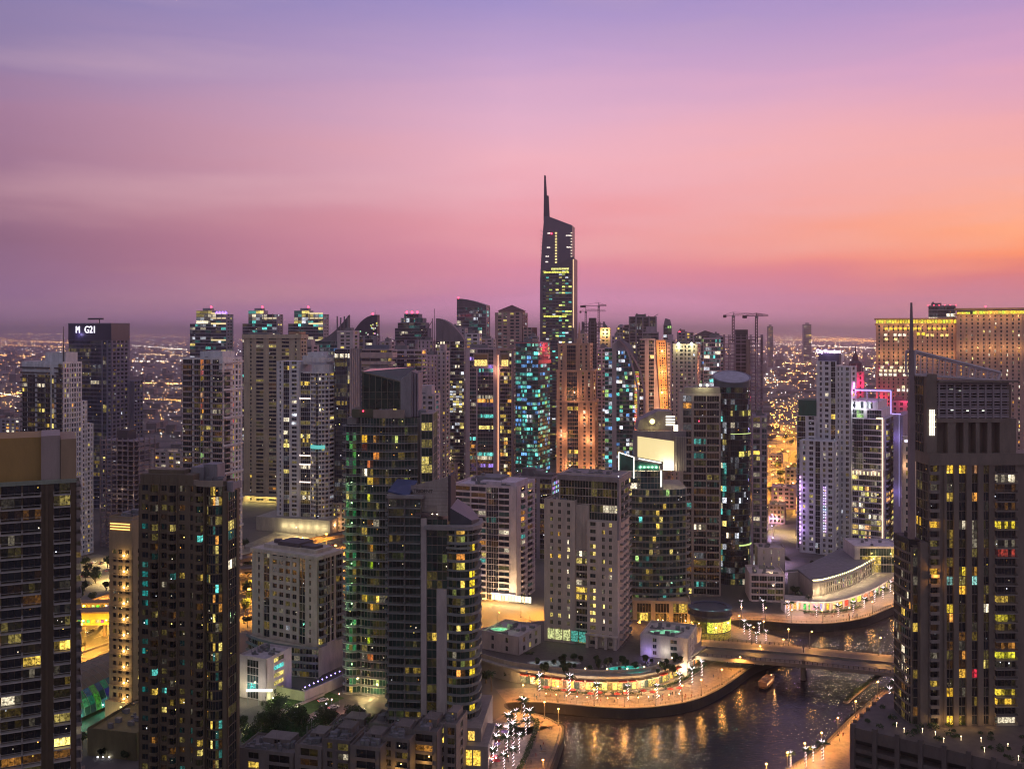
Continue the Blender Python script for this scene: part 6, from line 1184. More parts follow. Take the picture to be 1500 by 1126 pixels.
wall_thing('lilac lit retaining wall with violet lamps on top', [GP(446, 1028), GP(475, 1016), GP(503, 1003)], 4.6, (.42, .36, .42))
wall_thing('long low pale kerb wall beside the lilac street', [GP(395, 1052), GP(430, 1037), GP(475, 1018)], 1.0, (.4, .35, .36), 'kerb wall')
def point(loc, e, col, r=.3, parent=None):
    l = bpy.data.lights.new('lamp_light', 'POINT'); l.energy = e; l.color = col; l.shadow_soft_size = r; o = bpy.data.objects.new('lamp_light', l); COL.objects.link(o); o.location = loc; o.parent = parent; return o
def bulb(label, px, py, z, col, e, r=.25, st=8, group=None, name='path_lamp', hgt=None):
    d = GD(py, z); x = WX(px, d); h = z if hgt is None else hgt; rt = empty(name, (x, d, z - h)); tag(rt, label, 'lamp', group); m = MB(); m.ball((0, 0, h), r, n=8, m=6); m.build('globe', glowm(col, st), rt)
    m = MB(); m.tube((0, 0, 0), (0, 0, h - r * .5), .07, n=5); m.build('post', wallm((.15, .13, .12)), rt)
    if e: point((0, 0, h + r + .15), e, col, .2, rt)
for i in range(9): bulb('violet lamp on top of the lilac retaining wall', 447 + i * 6.3, 1006 - i * 2.9, 5.2, (.35, .25, 1), 110, group='violet lamps along the lilac wall', hgt=1)
for x, y in ((400, 1022), (418, 1030), (436, 1034), (396, 1034)): bulb('low yellow green lamp lighting the small lawn', x, y, 1.2, (.9, 1, .4), 420, group='lawn lamps by the pale wall')
for x, y, c in ((486, 1024, (1, .5, .45)), (497, 1016, (1, .3, .25)), (478, 1030, (.8, .6, 1)), (432, 1043, (.8, .7, 1))): bulb('pink white street lamp over the lilac street', x, y, 5, c, 1100, group='pink white lamps over the lilac street')
for x, y in ((526, 1066), (536, 1060), (545, 1068), (556, 1064), (533, 1075), (520, 1072)): bulb('warm garden lamp at the foot of the dark green tower', x, y, 3, (1, .7, .25), 500, group='warm garden lamps at the dark green tower')
for x in (143, 155, 167, 181, 193): bulb('small white bollard lamp by the dark lawn, lower left', x, 1085 + (x % 3), 1, (1, 1, .8), 130, group='white bollard lamps by the lower left lawn')
for x in (143, 151, 160): bulb('tiny white lamp on the dark forecourt, lower left', x, 1108, .6, (.9, .9, 1), 12, group='tiny lamps on the dark forecourt')
bulb('orange lamp beside the far highway ramp, left of centre', 497, 808, 9, (1, .5, .08), 9000, .7, 6)
bulb('warm white lamp on the wall above the dark forecourt', 146, 1057, 4, (1, .75, .5), 600)
low('gate_house', 'low olive garden terrace building beneath the slim lamp lined tower', 128, 200, 206, 372, -14, 9, (.24, .20, .09), 's1', 's1', D=30, z0=0, lp=0)
pool('teal lit garden pool below the dark trees', 407, 1108, 8, 4, .1, (.03, .8, .6), 1.0)
# --- metro station shell, footbridges and viaduct
root = empty('metro_station', (-176, 448, 0), R_(-22)); tag(root, 'dark ribbed station shell with green lit glazing beside the highway', 'station')
m = MB(); n, k = 34, 12; ring = lambda y: [(-16 * math.cos(math.pi * j / k), y, 3 + 14 * math.sin(math.pi * j / k) * (1 - (abs(y) / 62) ** 3 * .6)) for j in range(k + 1)]
for i in range(n):
    a, b = ring(-52 + 104 * i / n), ring(-52 + 104 * (i + 1) / n)
    for j in range(k - 3): m.face([a[j], a[j + 1], b[j + 1], b[j]][::-1])
m.build('shell', wallm((.26, .18, .08), .45), root)
m = MB()
for i in range(n):
    a, b = ring(-52 + 104 * i / n), ring(-52 + 104 * (i + 1) / n)
    for j in range(k - 3, k): m.face([a[j], a[j + 1], b[j + 1], b[j]][::-1], tuple(v * rnd.choice([.05, .2, .6, 1]) * rnd.uniform(.02, .16) for v in (.2, .8, .5)))
m.face(ring(-52)[::-1], (0, .06, .04)); m.build('glazing', glassm(), root)
m = MB()
for i in range(0, n + 1):
    a = ring(-52 + 104 * i / n)
    for p, q in zip(a, a[1:]): m.tube(p, q, .14, n=4)
m.build('rib', wallm((.35, .33, .25)), root)
for j in range(4): o = point((17, -40 + j * 14, 4), 900, (.2, 1, .6)); o.parent = root
for lab, y, z0, z1, colw, lit_, wd in (('yellow lit footbridge box crossing the highway, left edge', 915, 7, 14, (.75, .55, .10), .9, 8), ('tan roofed footbridge with a row of small lit windows, above the yellow one', 893, 9, 13, (.45, .25, .12), .6, 6)):
    d = GD(y, z0); rt = empty('footbridge', (WX(150, d), d, 0), R_(4)); tag(rt, lab, 'footbridge')
    m = MB(); m.box(-34, 26, 0, wd, z0, z1 - .8); m.build('wall', wallm(colw), rt); m = MB(); m.box(-35, 27, -.8, wd + .8, z1 - .8, z1); m.build('roof', wallm((.4, .24, .12)), rt)
    m = MB(); [m.box(-32 + i * 2.4, -30.4 + i * 2.4, -.15, -.03, z0 + 1.2, z0 + 2.8, tuple(v * rnd.choice([.1, .6, 1]) for v in Y2)) for i in range(23)]; m.build('window_row', glassm(), rt)
    for x in (-30, 0, 24): m = MB(); m.tube((x, wd / 2, 0), (x, wd / 2, z0), 1, .9, 10); m.build('pier', stone_l, rt)
    for x in (-25, -12, 0, 12): o = point((x, -6, z0 + 1), 4500 * lit_, (1, .6, .08), .5); o.parent = rt
for pts, lab in ((offset(HWY, -40)[10:40], 'raised concrete railway viaduct running along the highway'),):
    rt = empty('rail_viaduct', (0, 0, 0)); tag(rt, lab, 'viaduct')
    m = MB(); m.ribbon(pts, -4.5, 4.5, 8, 9.2); m.ribbon(pts, -4.6, -4.3, 9.2, 10.2); m.ribbon(pts, 4.3, 4.6, 9.2, 10.2); m.build('deck', stone_l, rt)
    for p in pts[::3]: m = MB(); m.tube((*p, 0), (*p, 8), 1.2, 1.0, 8); m.build('pier', stone_l, rt)
for pts, w, zz in ((smooth([(-235, 560), (-175, 640), (-120, 640), (-60, 700)], 5), 10, 7),):
    rt = empty('flyover_ramp', (0, 0, 0)); tag(rt, 'curved orange lit flyover ramp left of the cream mid rise block', 'flyover'); m = MB(); m.ribbon(pts, -w / 2, w / 2, zz, zz + 1.3); m.ribbon(pts, -w / 2 - .1, -w / 2 + .2, zz + 1.3, zz + 2.2); m.ribbon(pts, w / 2 - .2, w / 2 + .1, zz + 1.3, zz + 2.2); m.build('deck', stone_l, rt)
    for p in pts[::3]: m = MB(); m.tube((*p, 0), (*p, zz), 1.3, 1.3, 8); m.build('pier', stone_l, rt)

# ================================================================== street lamps
def lamp_proto(h, label, group, col, e, head=.35, st=10, arm=2.0, r=.09):
    rt = empty('street_lamp', (0, 0, 0)); tag(rt, label, 'street lamp', group)
    m = MB(); m.tube((0, 0, 0), (0, 0, h), r * 1.6, r, 6); m.box(-.3, .3, -.3, .3, 0, .5); m.build('pole', wallm((.2, .18, .16)), rt)
    if arm: m = MB(); m.tube((0, 0, h), (arm, 0, h + .5), r * .7, n=5); m.build('arm', wallm((.2, .18, .16)), rt)
    m = MB(); m.ball((arm, 0, h + .35), head, n=8, m=5, sz=.6); m.build('lamp_head', glowm(col, st), rt); l = bpy.data.lights.new('lamp_light', 'SPOT'); l.energy = e; l.color = col; l.shadow_soft_size = .35; l.spot_size = R_(158); l.spot_blend = .35; o = bpy.data.objects.new('lamp_light', l); COL.objects.link(o); o.location = (arm, 0, h - .2); o.parent = rt; return rt
def spread(proto, spots):
    for i, (x, y, z, a) in enumerate(spots):
        o = proto if i == 0 else copy_tree(proto); o.location = (x, y, z); o.rotation_euler = (0, 0, a)
OC = (1, .42, .05)
sp = []
for q in (-35, -2, 33):
    pts = offset(HWY, q); acc = 0
    for a, b in zip(pts, pts[1:]):
        acc += math.dist(a, b)
        if acc > 52 and a[1] > 380: acc = 0; sp.append((a[0], a[1], 0, rnd.uniform(0, 6)))
spread(lamp_proto(13, 'tall orange sodium lamp beside the highway', 'orange lamps along the highway', OC, 190000, .9, 12), sp)
sp = [(x, y, 0, rnd.uniform(0, 6)) for x, y in [(260 + i * 38 + rnd.uniform(-8, 8), 900 + j * 62 + rnd.uniform(-12, 12)) for i in range(6) for j in range(15)] if 1125 < CX + x / y * F < 1215]
spread(lamp_proto(14, 'orange lamp over the road junction seen through the right hand gap', 'orange lamps over the road junction', OC, 420000, 1.1, 16), sp)
# promenade lamps
for edge, lab, ins, st_, e, cc in ((ed1, 'warm lamp on the near left promenade tip', 9, 4, 13000, (1, .42, .08)), (ed2, 'warm lamp on the promenade below the curved restaurant podium', 4, 3, 13000, (1, .44, .09)), (ed3, 'warm lamp on the small promenade spit behind the bridge', 3, 4, 5000, (1, .5, .14)), (ed4, 'warm lamp on the far bank promenade before the white mall', 4, 3, 12000, (1, .46, .12)), (ed5, 'warm lamp on the right bank promenade', 3, 2, 14000, (1, .42, .08))):
    spread(lamp_proto(6.5, lab, lab.replace('warm lamp on', 'lamps on'), cc, e, .36, 26, 0), [(*p, .05, 0) for p in edge[2::st_]])
spread(lamp_proto(8, 'small warm lamp along the bridge railing', 'lamps along the bridge', (1, .45, .1), 9000, .38, 12, 1), [(BR[i][0] + (BR[i + 1][0] - BR[i][0]) * t, BR[i][1] + (BR[i + 1][1] - BR[i][1]) * t + 12, 5.2, 0) for i in range(4) for t in (.1, .6)])
spread(lamp_proto(9, 'white lamp over a parking lot between the towers', 'white lamps over the parking lots', (1, .72, .3), 30000, .5, 8), [(-180, 700, 0, 0), (-155, 730, 0, 1), (-130, 690, 0, 2), (-165, 770, 0, 3), (-300, 660, 0, 1), (-275, 690, 0, 2), (-255, 640, 0, 3), (-110, 700, 0, 0)])
spread(lamp_proto(8, 'lilac white lamp over the street beside the black round tower', 'lilac white lamps by the round tower', (.75, .5, 1), 9000, .45, 10), [(183, 690, 0, 0), (192, 735, 0, 1), (205, 780, 0, 2), (178, 655, 0, 1), (215, 830, 0, 0)])
spread(lamp_proto(8, 'orange lamp on the road behind the hotel', 'orange lamps on the road behind the hotel', OC, 40000, .4, 9), [(-20, 585, 0, 0), (5, 560, 0, 0), (-55, 600, 0, 1), (66, 522, 0, 1), (35, 540, 0, 2), (95, 520, 0, 2), (100, 540, 0, 0), (-30, 556, 0, 0), (-8, 538, 0, 1), (20, 560, 0, 2)])
spread(lamp_proto(9, 'white yellow lamp in the street between the back row towers', 'lamps between the back row towers', (1, .7, .3), 22000, .6, 8), [(WX(x, d), d, 0, 0) for x, d in ((655, 900), (700, 880), (780, 860), (815, 820), (850, 830), (885, 780), (910, 770), (840, 760), (600, 760), (570, 700), (960, 840), (1000, 830), (1135, 800), (1120, 860), (1165, 780), (200, 850), (250, 900), (225, 800))])

# ================================================================== palms, trees
frond_m = groundm('palm_leaf', (.02, .05, .012), (.05, .09, .02), 1.5, .7); bark = wallm((.20, .14, .09), .9, .3, 2)
def palm_proto(h, seed, lit=True):
    r = random.Random(seed); rt = empty('palm_tree', (0, 0, 0)); lean = r.uniform(-.4, .4); pts = [(lean * (t / 6) ** 2, 0, h * t / 6) for t in range(7)]
    m = MB(); [m.tube(a, b, .30 - .02 * i, .28 - .02 * i, 8) for i, (a, b) in enumerate(zip(pts, pts[1:]))]; m.build('trunk', bark, rt); top = Vector(pts[-1])
    m = MB()
    for i in range(22):
        az = 6.283 * i / 16 + r.uniform(-.15, .15); up = r.uniform(.15, 1.15); L_ = r.uniform(2.4, 3.3); d = Vector((math.cos(az), math.sin(az), 0)); side = Vector((-d.y, d.x, 0)); prev = top
        for j in range(1, 8):
            t = j / 7; p = top + d * L_ * t * math.cos(up * (1 - t * .3)) + Vector((0, 0, 1)) * (L_ * math.sin(up) * t - 2.1 * t * t * (1.2 - up * .5)); wdt = .55 * math.sin(math.pi * min(.97, t * .9 + .1))
            for sg in (-1, 1): m.face([prev, p, p + side * sg * wdt + Vector((0, 0, -.35 * wdt)) + d * .25, prev + side * sg * wdt * .8 + Vector((0, 0, -.3)) + d * .2])
            prev = p
    m.build('crown', frond_m, rt)
    if lit:
        m = MB()
        for i in range(26): t = 6.283 * i / 5.3; z0 = h * (i + .3) / 26; x = lean * (z0 / h) ** 2; m.tube((x + .36 * math.cos(t), .36 * math.sin(t), z0), (x + .36 * math.cos(t + 1.1), .36 * math.sin(t + 1.1), z0 + h / 26), .07, n=4)
        for i in range(5):
            az = 6.283 * i / 5 + r.uniform(-.4, .4); q_ = r.uniform(.7, 1.1); a = top; b = top + Vector((math.cos(az) * q_, math.sin(az) * q_, 1.1 * q_)); c = b + Vector((math.cos(az) * q_ * .6, math.sin(az) * q_ * .6, r.uniform(-.1, .4))); m.tube(a, b, .07, n=4); m.tube(b, c, .05, n=4)
        m.build('string_lights', glowm((1, .80, .88), 3.0), rt); point((1.2, -1.2, h * .5), 260, (1, .72, .75), .4, rt)
    return rt
def palms(spots, label, group, lit=True, hs=(6, 7.5), seed=1):
    ps = []
    for i, (px, py) in enumerate(spots):
        if i < 3: o = palm_proto((hs[0], hs[1], (hs[0] + hs[1]) / 2)[i], seed + i, lit); tag(o, label, 'palm tree', group); ps.append(o)
        else: o = copy_tree(ps[rnd.randrange(3)])
        x, y = GP(px, py); o.location = (x, y, .02); o.rotation_euler = (0, 0, rnd.uniform(0, 6.2)); k = rnd.uniform(.75, 1.12); o.scale = (k, k, k)
palms([(690, 1118), (705, 1108), (716, 1094), (730, 1083), (744, 1072), (755, 1062), (768, 1054), (722, 1118), (742, 1104), (752, 1090), (770, 1076), (752, 1122), (738, 1126), (728, 1106), (760, 1102), (775, 1064), (708, 1122)], 'white lit palm on the near left promenade among the café tables', 'white lit palms on the near left promenade')
palms([(790, 1012), (834, 1019), (874, 1024), (920, 1025), (962, 1024), (996, 1013), (1014, 1002), (1028, 991)], 'white lit palm in the row before the curved restaurant podium', 'white lit palms before the curved restaurant podium', seed=5)
palms([(1090, 928), (1112, 930), (1098, 936), (1108, 942), (1122, 938)], 'white lit palm on the small spit behind the bridge', 'white lit palms on the spit behind the bridge', seed=9)
palms([(1086, 893), (1118, 896), (1155, 902), (1196, 904), (1228, 903), (1250, 897), (1266, 891), (1281, 883), (1293, 876), (1304, 868)], 'white lit palm on the far bank before the white mall', 'white lit palms on the far bank', seed=13)
palms([(1158, 1122), (1180, 1122), (1191, 1116), (1303, 1030), (1291, 1042), (1312, 1024), (1205, 1112)], 'white lit palm on the right bank promenade', 'white lit palms on the right bank', seed=17)
palms([(395, 1090), (412, 1084), (470, 1098), (560, 1075), (545, 1082), (1160, 895), (1185, 890), (1172, 884), (775, 980), (860, 985), (905, 968), (945, 990), (1210, 868), (720, 1012)], 'unlit palm in the planted gardens between the low buildings', 'unlit palms in the gardens', lit=False, seed=21)
leafm = groundm('leaves', (.012, .03, .008), (.04, .075, .018), 1.1, .8)
def tree_proto(h, cr, seed, label, group):
    r = random.Random(seed); rt = empty('shade_tree', (0, 0, 0)); tag(rt, label, 'tree', group)
    m = MB(); m.tube((0, 0, 0), (.2, .1, h * .45), .32, .22, 8)
    for i in range(6): a = r.uniform(0, 6.28); m.tube((.2, .1, h * .4), (cr * .6 * math.cos(a), cr * .6 * math.sin(a), h * r.uniform(.6, .85)), .15, .05, 5)
    m.build('trunk', bark, rt); m = MB()
    cl = [(cr * .65 * math.sqrt(r.random()) * math.cos(a), cr * .65 * math.sqrt(r.random()) * math.sin(a), h * r.uniform(.48, .92), cr * r.uniform(.25, .45)) for a in [r.uniform(0, 6.28) for _ in range(15)]]
    for x, y, z, q in cl:
        for _ in range(70):
            v = Vector((r.gauss(0, 1), r.gauss(0, 1), r.gauss(0, .8))).normalized() * q * r.uniform(.6, 1.1); c = Vector((x, y, z)) + v; a = Vector((r.gauss(0, 1), r.gauss(0, 1), r.gauss(0, 1))).normalized() * .32; b = a.orthogonal().normalized() * .2; m.face([c - a, c - b, c + a, c + b])
    m.build('crown', leafm, rt); return rt
def trees(spots, label, group, h=9, cr=4.6, seed=3, z0=0):
    ps = []
    for i, (px, py) in enumerate(spots):
        if i < 3: o = tree_proto(h * (1 - .1 * i), cr * (1 - .08 * i), seed + i, label, group); ps.append(o)
        else: o = copy_tree(ps[i % 3])
        x, y = GP(px, py, z0); o.location = (x, y, z0); o.rotation_euler = (0, 0, rnd.uniform(0, 6)); k = rnd.uniform(.75, 1.2); o.scale = (k, k, k * rnd.uniform(.9, 1.1))
trees([(352 + rnd.uniform(0, 165), 1052 + rnd.uniform(0, 55)) for _ in range(34)], 'dark round tree in the garden grove above the teal pool', 'dark trees of the garden grove')
trees([(120, 1090), (150, 1110), (185, 1112), (355, 1000), (362, 985), (600, 1105), (700, 1005), (712, 1000), (745, 995), (760, 985), (1130, 872), (1140, 866), (1165, 872), (1175, 862), (1190, 830), (1210, 822), (1225, 826), (1240, 830)], 'small dark tree between the low buildings', 'small dark trees between buildings', 5, 2.6, 11)
trees([(770 + rnd.uniform(0, 230), 968 + rnd.uniform(0, 20)) for _ in range(44)], 'small bushy tree on the terrace of the curved podium', 'small trees on the podium terrace', 3.2, 1.7, 31, 7.6)
trees([(1128 + rnd.uniform(0, 50), 640 + rnd.uniform(0, 110)) for _ in range(26)] , 'dark tree beside the orange lit road junction', 'dark trees by the road junction', 8, 5, 41)
trees([(115 + rnd.uniform(0, 60), 830 + rnd.uniform(0, 60)) for _ in range(16)] + [(355 + rnd.uniform(0, 14), 800 + rnd.uniform(0, 150)) for _ in range(14)], 'dark roadside tree in the left gaps between towers', 'dark roadside trees on the left', 7, 3.5, 51)
for x, y, c in ((452, 1092, (.6, 1, .3)), (470, 1105, (.5, 1, .3)), (385, 1085, (1, .8, .3)), (372, 1110, (.2, 1, .6)), (430, 1112, (.1, .9, .7)), (360, 1065, (.8, 1, .3))): bulb('garden spotlight under the dark grove', x, y, .8, c, 700, .15, group='spotlights under the dark grove')

# ================================================================== cars, boat, tables, people
def car_proto(col, label, group):
    rt = empty('car', (0, 0, 0)); tag(rt, label, 'car', group)
    m = MB(); prof = [(-2.2, .35), (2.2, .35), (2.25, .75), (1.3, .92), (.6, 1.42), (-.9, 1.45), (-1.7, 1.0), (-2.25, .9)]; m.extr([(x, z) for x, z in prof], -.86, .86); m.build('body', wallm(col, .3, .05), rt)
    m = MB(); m.box(-1.3, .9, -.875, .875, .98, 1.32); m.build('window', BLK, rt)
    for x in (-1.4, 1.4):
        for y in (-.8, .8): m = MB(); m.tube((x, y - .1, .33), (x, y + .1, .33), .33, n=10); m.build('wheel', wallm((.02, .02, .02)), rt)
    for y in (-.6, .6): m = MB(); m.box(2.2, 2.3, y - .15, y + .15, .6, .78); m.build('headlight', glowm((1, .9, .7), 4), rt); m = MB(); m.box(-2.3, -2.2, y - .15, y + .15, .7, .85); m.build('taillight', glowm((1, .05, .03), 3), rt)
    return rt
def cars(spots, label, group, colr=((.6, .6, .6), (.05, .05, .06), (.4, .38, .35))):
    ps = []
    for i, (x, y, a) in enumerate(spots):
        if i < len(colr): o = car_proto(colr[i], label, group); ps.append(o)
        else: o = copy_tree(ps[rnd.randrange(len(ps))])
        o.location = (x, y, .06); o.rotation_euler = (0, 0, a)
cars([(-178 + i * 3.1, 672 + j * 17 + rnd.uniform(-.3, .3) + i * .6, 1.57) for j in range(5) for i in range(16) if rnd.random() < .55], 'parked car in the lit lot left of the cream mid rise block', 'cars in the lit left parking lot')
cars([(-300 + i * 3.2, 640 + j * 18 - i * .9, 1.5) for j in range(4) for i in range(12) if rnd.random() < .5], 'parked car in the lot at the far left gap', 'cars in the far left parking lot')
cars([(290 + i * 5, 880 + j * 20 + i * 1.5, 1.2) for j in range(4) for i in range(10) if rnd.random() < .6], 'parked car in the orange lit lot through the right hand gap', 'cars in the orange lit lot')
def road_cars(pts, offs, label, group, gap=28):
    sp = []
    for q, dr in offs:
        P_ = offset(pts, q)
        for a, b in zip(P_, P_[1:]):
            L_ = math.dist(a, b); t = rnd.uniform(0, gap)
            while t < L_:
                f = t / L_; sp.append((a[0] + (b[0] - a[0]) * f, a[1] + (b[1] - a[1]) * f, math.atan2(b[1] - a[1], b[0] - a[0]) + (0 if dr > 0 else math.pi))); t += rnd.uniform(gap * .5, gap * 1.6)
    cars(sp, label, group)
road_cars(HWY[8:58], ((-24, -1), (-17, -1), (-10, -1), (10, 1), (17, 1), (24, 1)), 'car driving on the orange lit highway', 'cars driving on the highway', 95)
road_cars(BR, ((-7, -1), (-4, -1), (4, 1)), 'car crossing the low canal bridge', 'cars on the bridge', 26)
cars([(185, 712, 1.3), (190, 740, 1.3), (198, 775, 1.2), (178, 690, 1.4), (205, 800, 1.1)], 'car on the lilac lit street beside the round tower', 'cars on the lilac lit street')
cars([(-82, 432, .6), (-95, 443, .6), (-76, 424, .65), (-105, 448, .5), (-64, 420, .6)], 'car on the lilac street above the grove', 'cars on the lilac street')
def trail(name, label, pts, col, st):
    pass
boat = empty('tour_boat', (*GP(1124, 1003, -4.2), -4.2), R_(58)); tag(boat, 'small brown tour boat with a lit canopy crossing the canal', 'boat')
secs = [(-8, 1.6, .9, .9), (-5, 2.2, 0, 1.1), (0, 2.4, -.2, 1.2), (4, 2.0, -.1, 1.5), (7, 1.0, .4, 2.1), (9, .08, 1.6, 2.8)]
m = MB(); k0 = len(m.v)
for x, w, zb_, zt_ in secs: m.v += [(x, -w, zt_), (x, -w * .6, zb_), (x, w * .6, zb_), (x, w, zt_)]
for i in range(len(secs) - 1):
    for j in range(3): a = 4 * i + j; m.f.append((a, a + 1, a + 5, a + 4)); m.c.append((0, 0, 0))
    m.f.append((4 * i, 4 * i + 4, 4 * i + 7, 4 * i + 3)); m.c.append((0, 0, 0))
m.f.append((0, 3, 2, 1)); m.c.append((0, 0, 0)); m.build('hull', wallm((.16, .07, .03), .4), boat)
m = MB(); m.box(-6.5, 4, -1.8, 1.8, 1.2, 3.2); m.build('cabin', wallm((.4, .22, .14)), boat); m = MB(); [m.box(-6 + i * 1.6, -4.9 + i * 1.6, sg * 1.82 - .04, sg * 1.82 + .04, 1.8, 2.8, (1, .5, .2)) for i in range(6) for sg in (-1, 1)]; m.build('window_row', glassm(), boat)
m = MB(); m.box(-7, 4.5, -2.1, 2.1, 3.2, 3.4); m.build('roof', wallm((.30, .16, .11)), boat); m = MB(); [m.tube((x, y, 1.2), (x, y, 3.2), .07, n=5) for x in (-6.8, 4.3) for y in (-1.95, 1.95)]; m.ribbon([(4.2, -1.9), (7.4, -.7), (8.6, 0), (7.4, .7), (4.2, 1.9)], -.04, .04, 2.3, 2.9); m.build('rail', wallm((.5, .4, .3)), boat); m = MB(); m.box(-5, -2, -1.2, 1.2, 3.4, 4.6); m.build('wheelhouse', wallm((.4, .25, .18)), boat); m = MB(); m.tube((1, 0, 3.4), (1, 0, 6.5), .08); m.build('mast', wallm((.2, .15, .1)), boat); m = MB(); m.ball((6, 0, 3), .3); m.build('bow_lamp', glowm((1, .4, .2), 6), boat); point((0, -3.4, 3), 300, (1, .45, .15), .3, boat)
verge = groundm('planted_verge', (.02, .03, .012), (.06, .055, .03), .05, .9)
for q in ([(270, 900), (330, 930), (350, 1010), (300, 1000)], [(290, 1060), (380, 1040), (420, 1130), (330, 1120)], [(340, 1240), (420, 1200), (470, 1330), (380, 1340)], [(400, 1480), (520, 1420), (560, 1600), (450, 1640)]): flat('planted_verge', q, [], .055, verge)
# quay railings, planters
def rail_line(label, pts, step=2.0):
    m = MB()
    for a, b in zip(pts, pts[1:]):
        A, B2 = Vector(a), Vector(b); n = max(1, int((B2 - A).length / step))
        for i in range(n): p = A.lerp(B2, i / n); m.box(p.x - .05, p.x + .05, p.y - .05, p.y + .05, .1, 1.15)
    for z in (.5, .8, 1.1): m.ribbon(pts, -.03, .03, z, z + .06)
    tag(m.build('quay_railing', wallm((.12, .11, .10), .4)), label, 'railing')
rail_line('thin dark railing along the near left promenade tip', ed1[1:-1]); rail_line('thin dark railing along the promenade under the curved podium', ed2[1:-1]); rail_line('thin dark railing along the far bank before the white mall', ed4[1:-1]); rail_line('thin dark railing along the right bank promenade', ed5[1:-1])
def hedge(label, pts, w=1.6, seed=2):
    r = random.Random(seed); m = MB(); m.ribbon(pts, -w / 2, w / 2, 0, .55); rt = empty('planter', (0, 0, 0)); tag(rt, label, 'planter'); m.build('planter_wall', wallm((.3, .24, .2)), rt); m = MB()
    for a, b in zip(pts, pts[1:]):
        L_ = math.dist(a, b)
        for _ in range(int(L_ * 26)): t = r.random(); c = Vector((a[0] + (b[0] - a[0]) * t + r.uniform(-w, w) * .45, a[1] + (b[1] - a[1]) * t + r.uniform(-w, w) * .45, .6 + r.random() * 1.0)); d = Vector((r.gauss(0, 1), r.gauss(0, 1), r.gauss(0, 1))).normalized() * .28; e = d.orthogonal().normalized() * .18; m.face([c - d, c - e, c + d, c + e])
    m.build('foliage', leafm, rt)
hedge('long planted bed on the promenade under the curved podium', offset(pp, 3.4)[6:16]); hedge('planted bed on the right part of the promenade under the podium', offset(pp, 3.4)[17:24], seed=3); hedge('planted bed along the roof edge of the curved podium, upper level', [(x, y) for x, y in offset([(px_ , py_) for px_, py_ in pp], -5)][8:20], seed=4); hedge('planted bed on the far bank promenade before the white mall', offset(mp_, 5.0)[2:10], seed=5); hedge('planted bed along the near left promenade', [tuple(Vector(p) + Vector((-9, 3))) for p in ed1[2:9]], 2.2, seed=6); hedge('planted bed on the right bank promenade', offset(ed5, 9)[2:12] if True else [], 2.0, seed=7)
def lounger_set(spots, label, group):
    root0 = None
    for i, (px, py) in enumerate(spots):
        if root0 is None:
            root0 = o = empty('sun_lounger', (0, 0, 0)); tag(o, label, 'sun lounger', group); m = MB(); m.box(-1, .4, -.35, .35, .3, .42); m.hexa([(.4, -.35, .3), (1, -.35, .65), (1, .35, .65), (.4, .35, .3), (.4, -.35, .42), (1, -.35, .78), (1, .35, .78), (.4, .35, .42)]); m.build('seat', wallm((.6, .55, .5)), o); m = MB(); [m.box(x, x + .08, y, y + .08, 0, .3) for x in (-.9, .3) for y in (-.33, .25)]; m.build('frame', wallm((.3, .25, .2)), o)
        else: o = copy_tree(root0)
        x, y = GP(px, py, 7.66); o.location = (x, y, 7.67); o.rotation_euler = (0, 0, rnd.uniform(1.2, 1.9))
lounger_set([(770 + rnd.uniform(0, 210), 972 + rnd.uniform(0, 14)) for _ in range(30)], 'pale sun lounger on the podium terrace by the lit pools', 'sun loungers on the podium terrace')
def bench_set(edge, label, group):
    r0 = None
    for i, p_ in enumerate(edge[1::2]):
        if r0 is None:
            r0 = o = empty('bench', (0, 0, 0)); tag(o, label, 'bench', group); m = MB(); m.box(-1.2, 1.2, -.3, .3, .4, .5); m.build('seat', wallm((.2, .12, .07)), o)
            for x in (-1, .85): m = MB(); m.box(x, x + .15, -.25, .25, 0, .4); m.build('leg', wallm((.3, .28, .26)), o)
        else: o = copy_tree(r0)
        o.location = (p_[0], p_[1], .03); o.rotation_euler = (0, 0, rnd.uniform(0, 3))
bench_set(offset(ed2, -5)[1:], 'wooden bench on the promenade under the curved podium', 'benches under the curved podium'); bench_set(offset(ed1, -4), 'wooden bench on the near left promenade', 'benches on the near left promenade')
# parasols with tables
def parasol(col, label, group):
    rt = empty('parasol', (0, 0, 0)); tag(rt, label, 'parasol', group); m = MB(); n = 8
    for i in range(n): a, b = 6.283 * i / n, 6.283 * (i + 1) / n; m.face([(1.6 * math.cos(a), 1.6 * math.sin(a), 2.3), (1.6 * math.cos(b), 1.6 * math.sin(b), 2.3), (0, 0, 3.0)]); m.face([(1.6 * math.cos(b), 1.6 * math.sin(b), 2.28), (1.6 * math.cos(a), 1.6 * math.sin(a), 2.28), (0, 0, 2.9)])
    m.build('canopy', wallm(col), rt); m = MB(); m.tube((0, 0, 0), (0, 0, 2.95), .05, n=5); m.build('pole', wallm((.3, .25, .2)), rt); m = MB(); m.tube((.9, 0, .7), (.9, 0, .76), .5, n=10); m.tube((.9, 0, 0), (.9, 0, .7), .05, n=4); m.build('table', wallm((.4, .3, .2)), rt); return rt
def parasols(spots, cols, label, group):
    ps = [parasol(c, label, group) for c in cols]
    for i, (px, py) in enumerate(spots): o = ps[i] if i < len(ps) else copy_tree(ps[i % len(ps)]); x, y = GP(px, py); o.location = (x, y, .03)
parasols([(728 + rnd.uniform(-28, 18), 1086 + rnd.uniform(-20, 38)) for _ in range(20)], [(.5, .45, .42), (.5, .03, .04), (.3, .2, .5)], 'café parasol among the white lit palms of the near left promenade', 'parasols of the near left promenade')
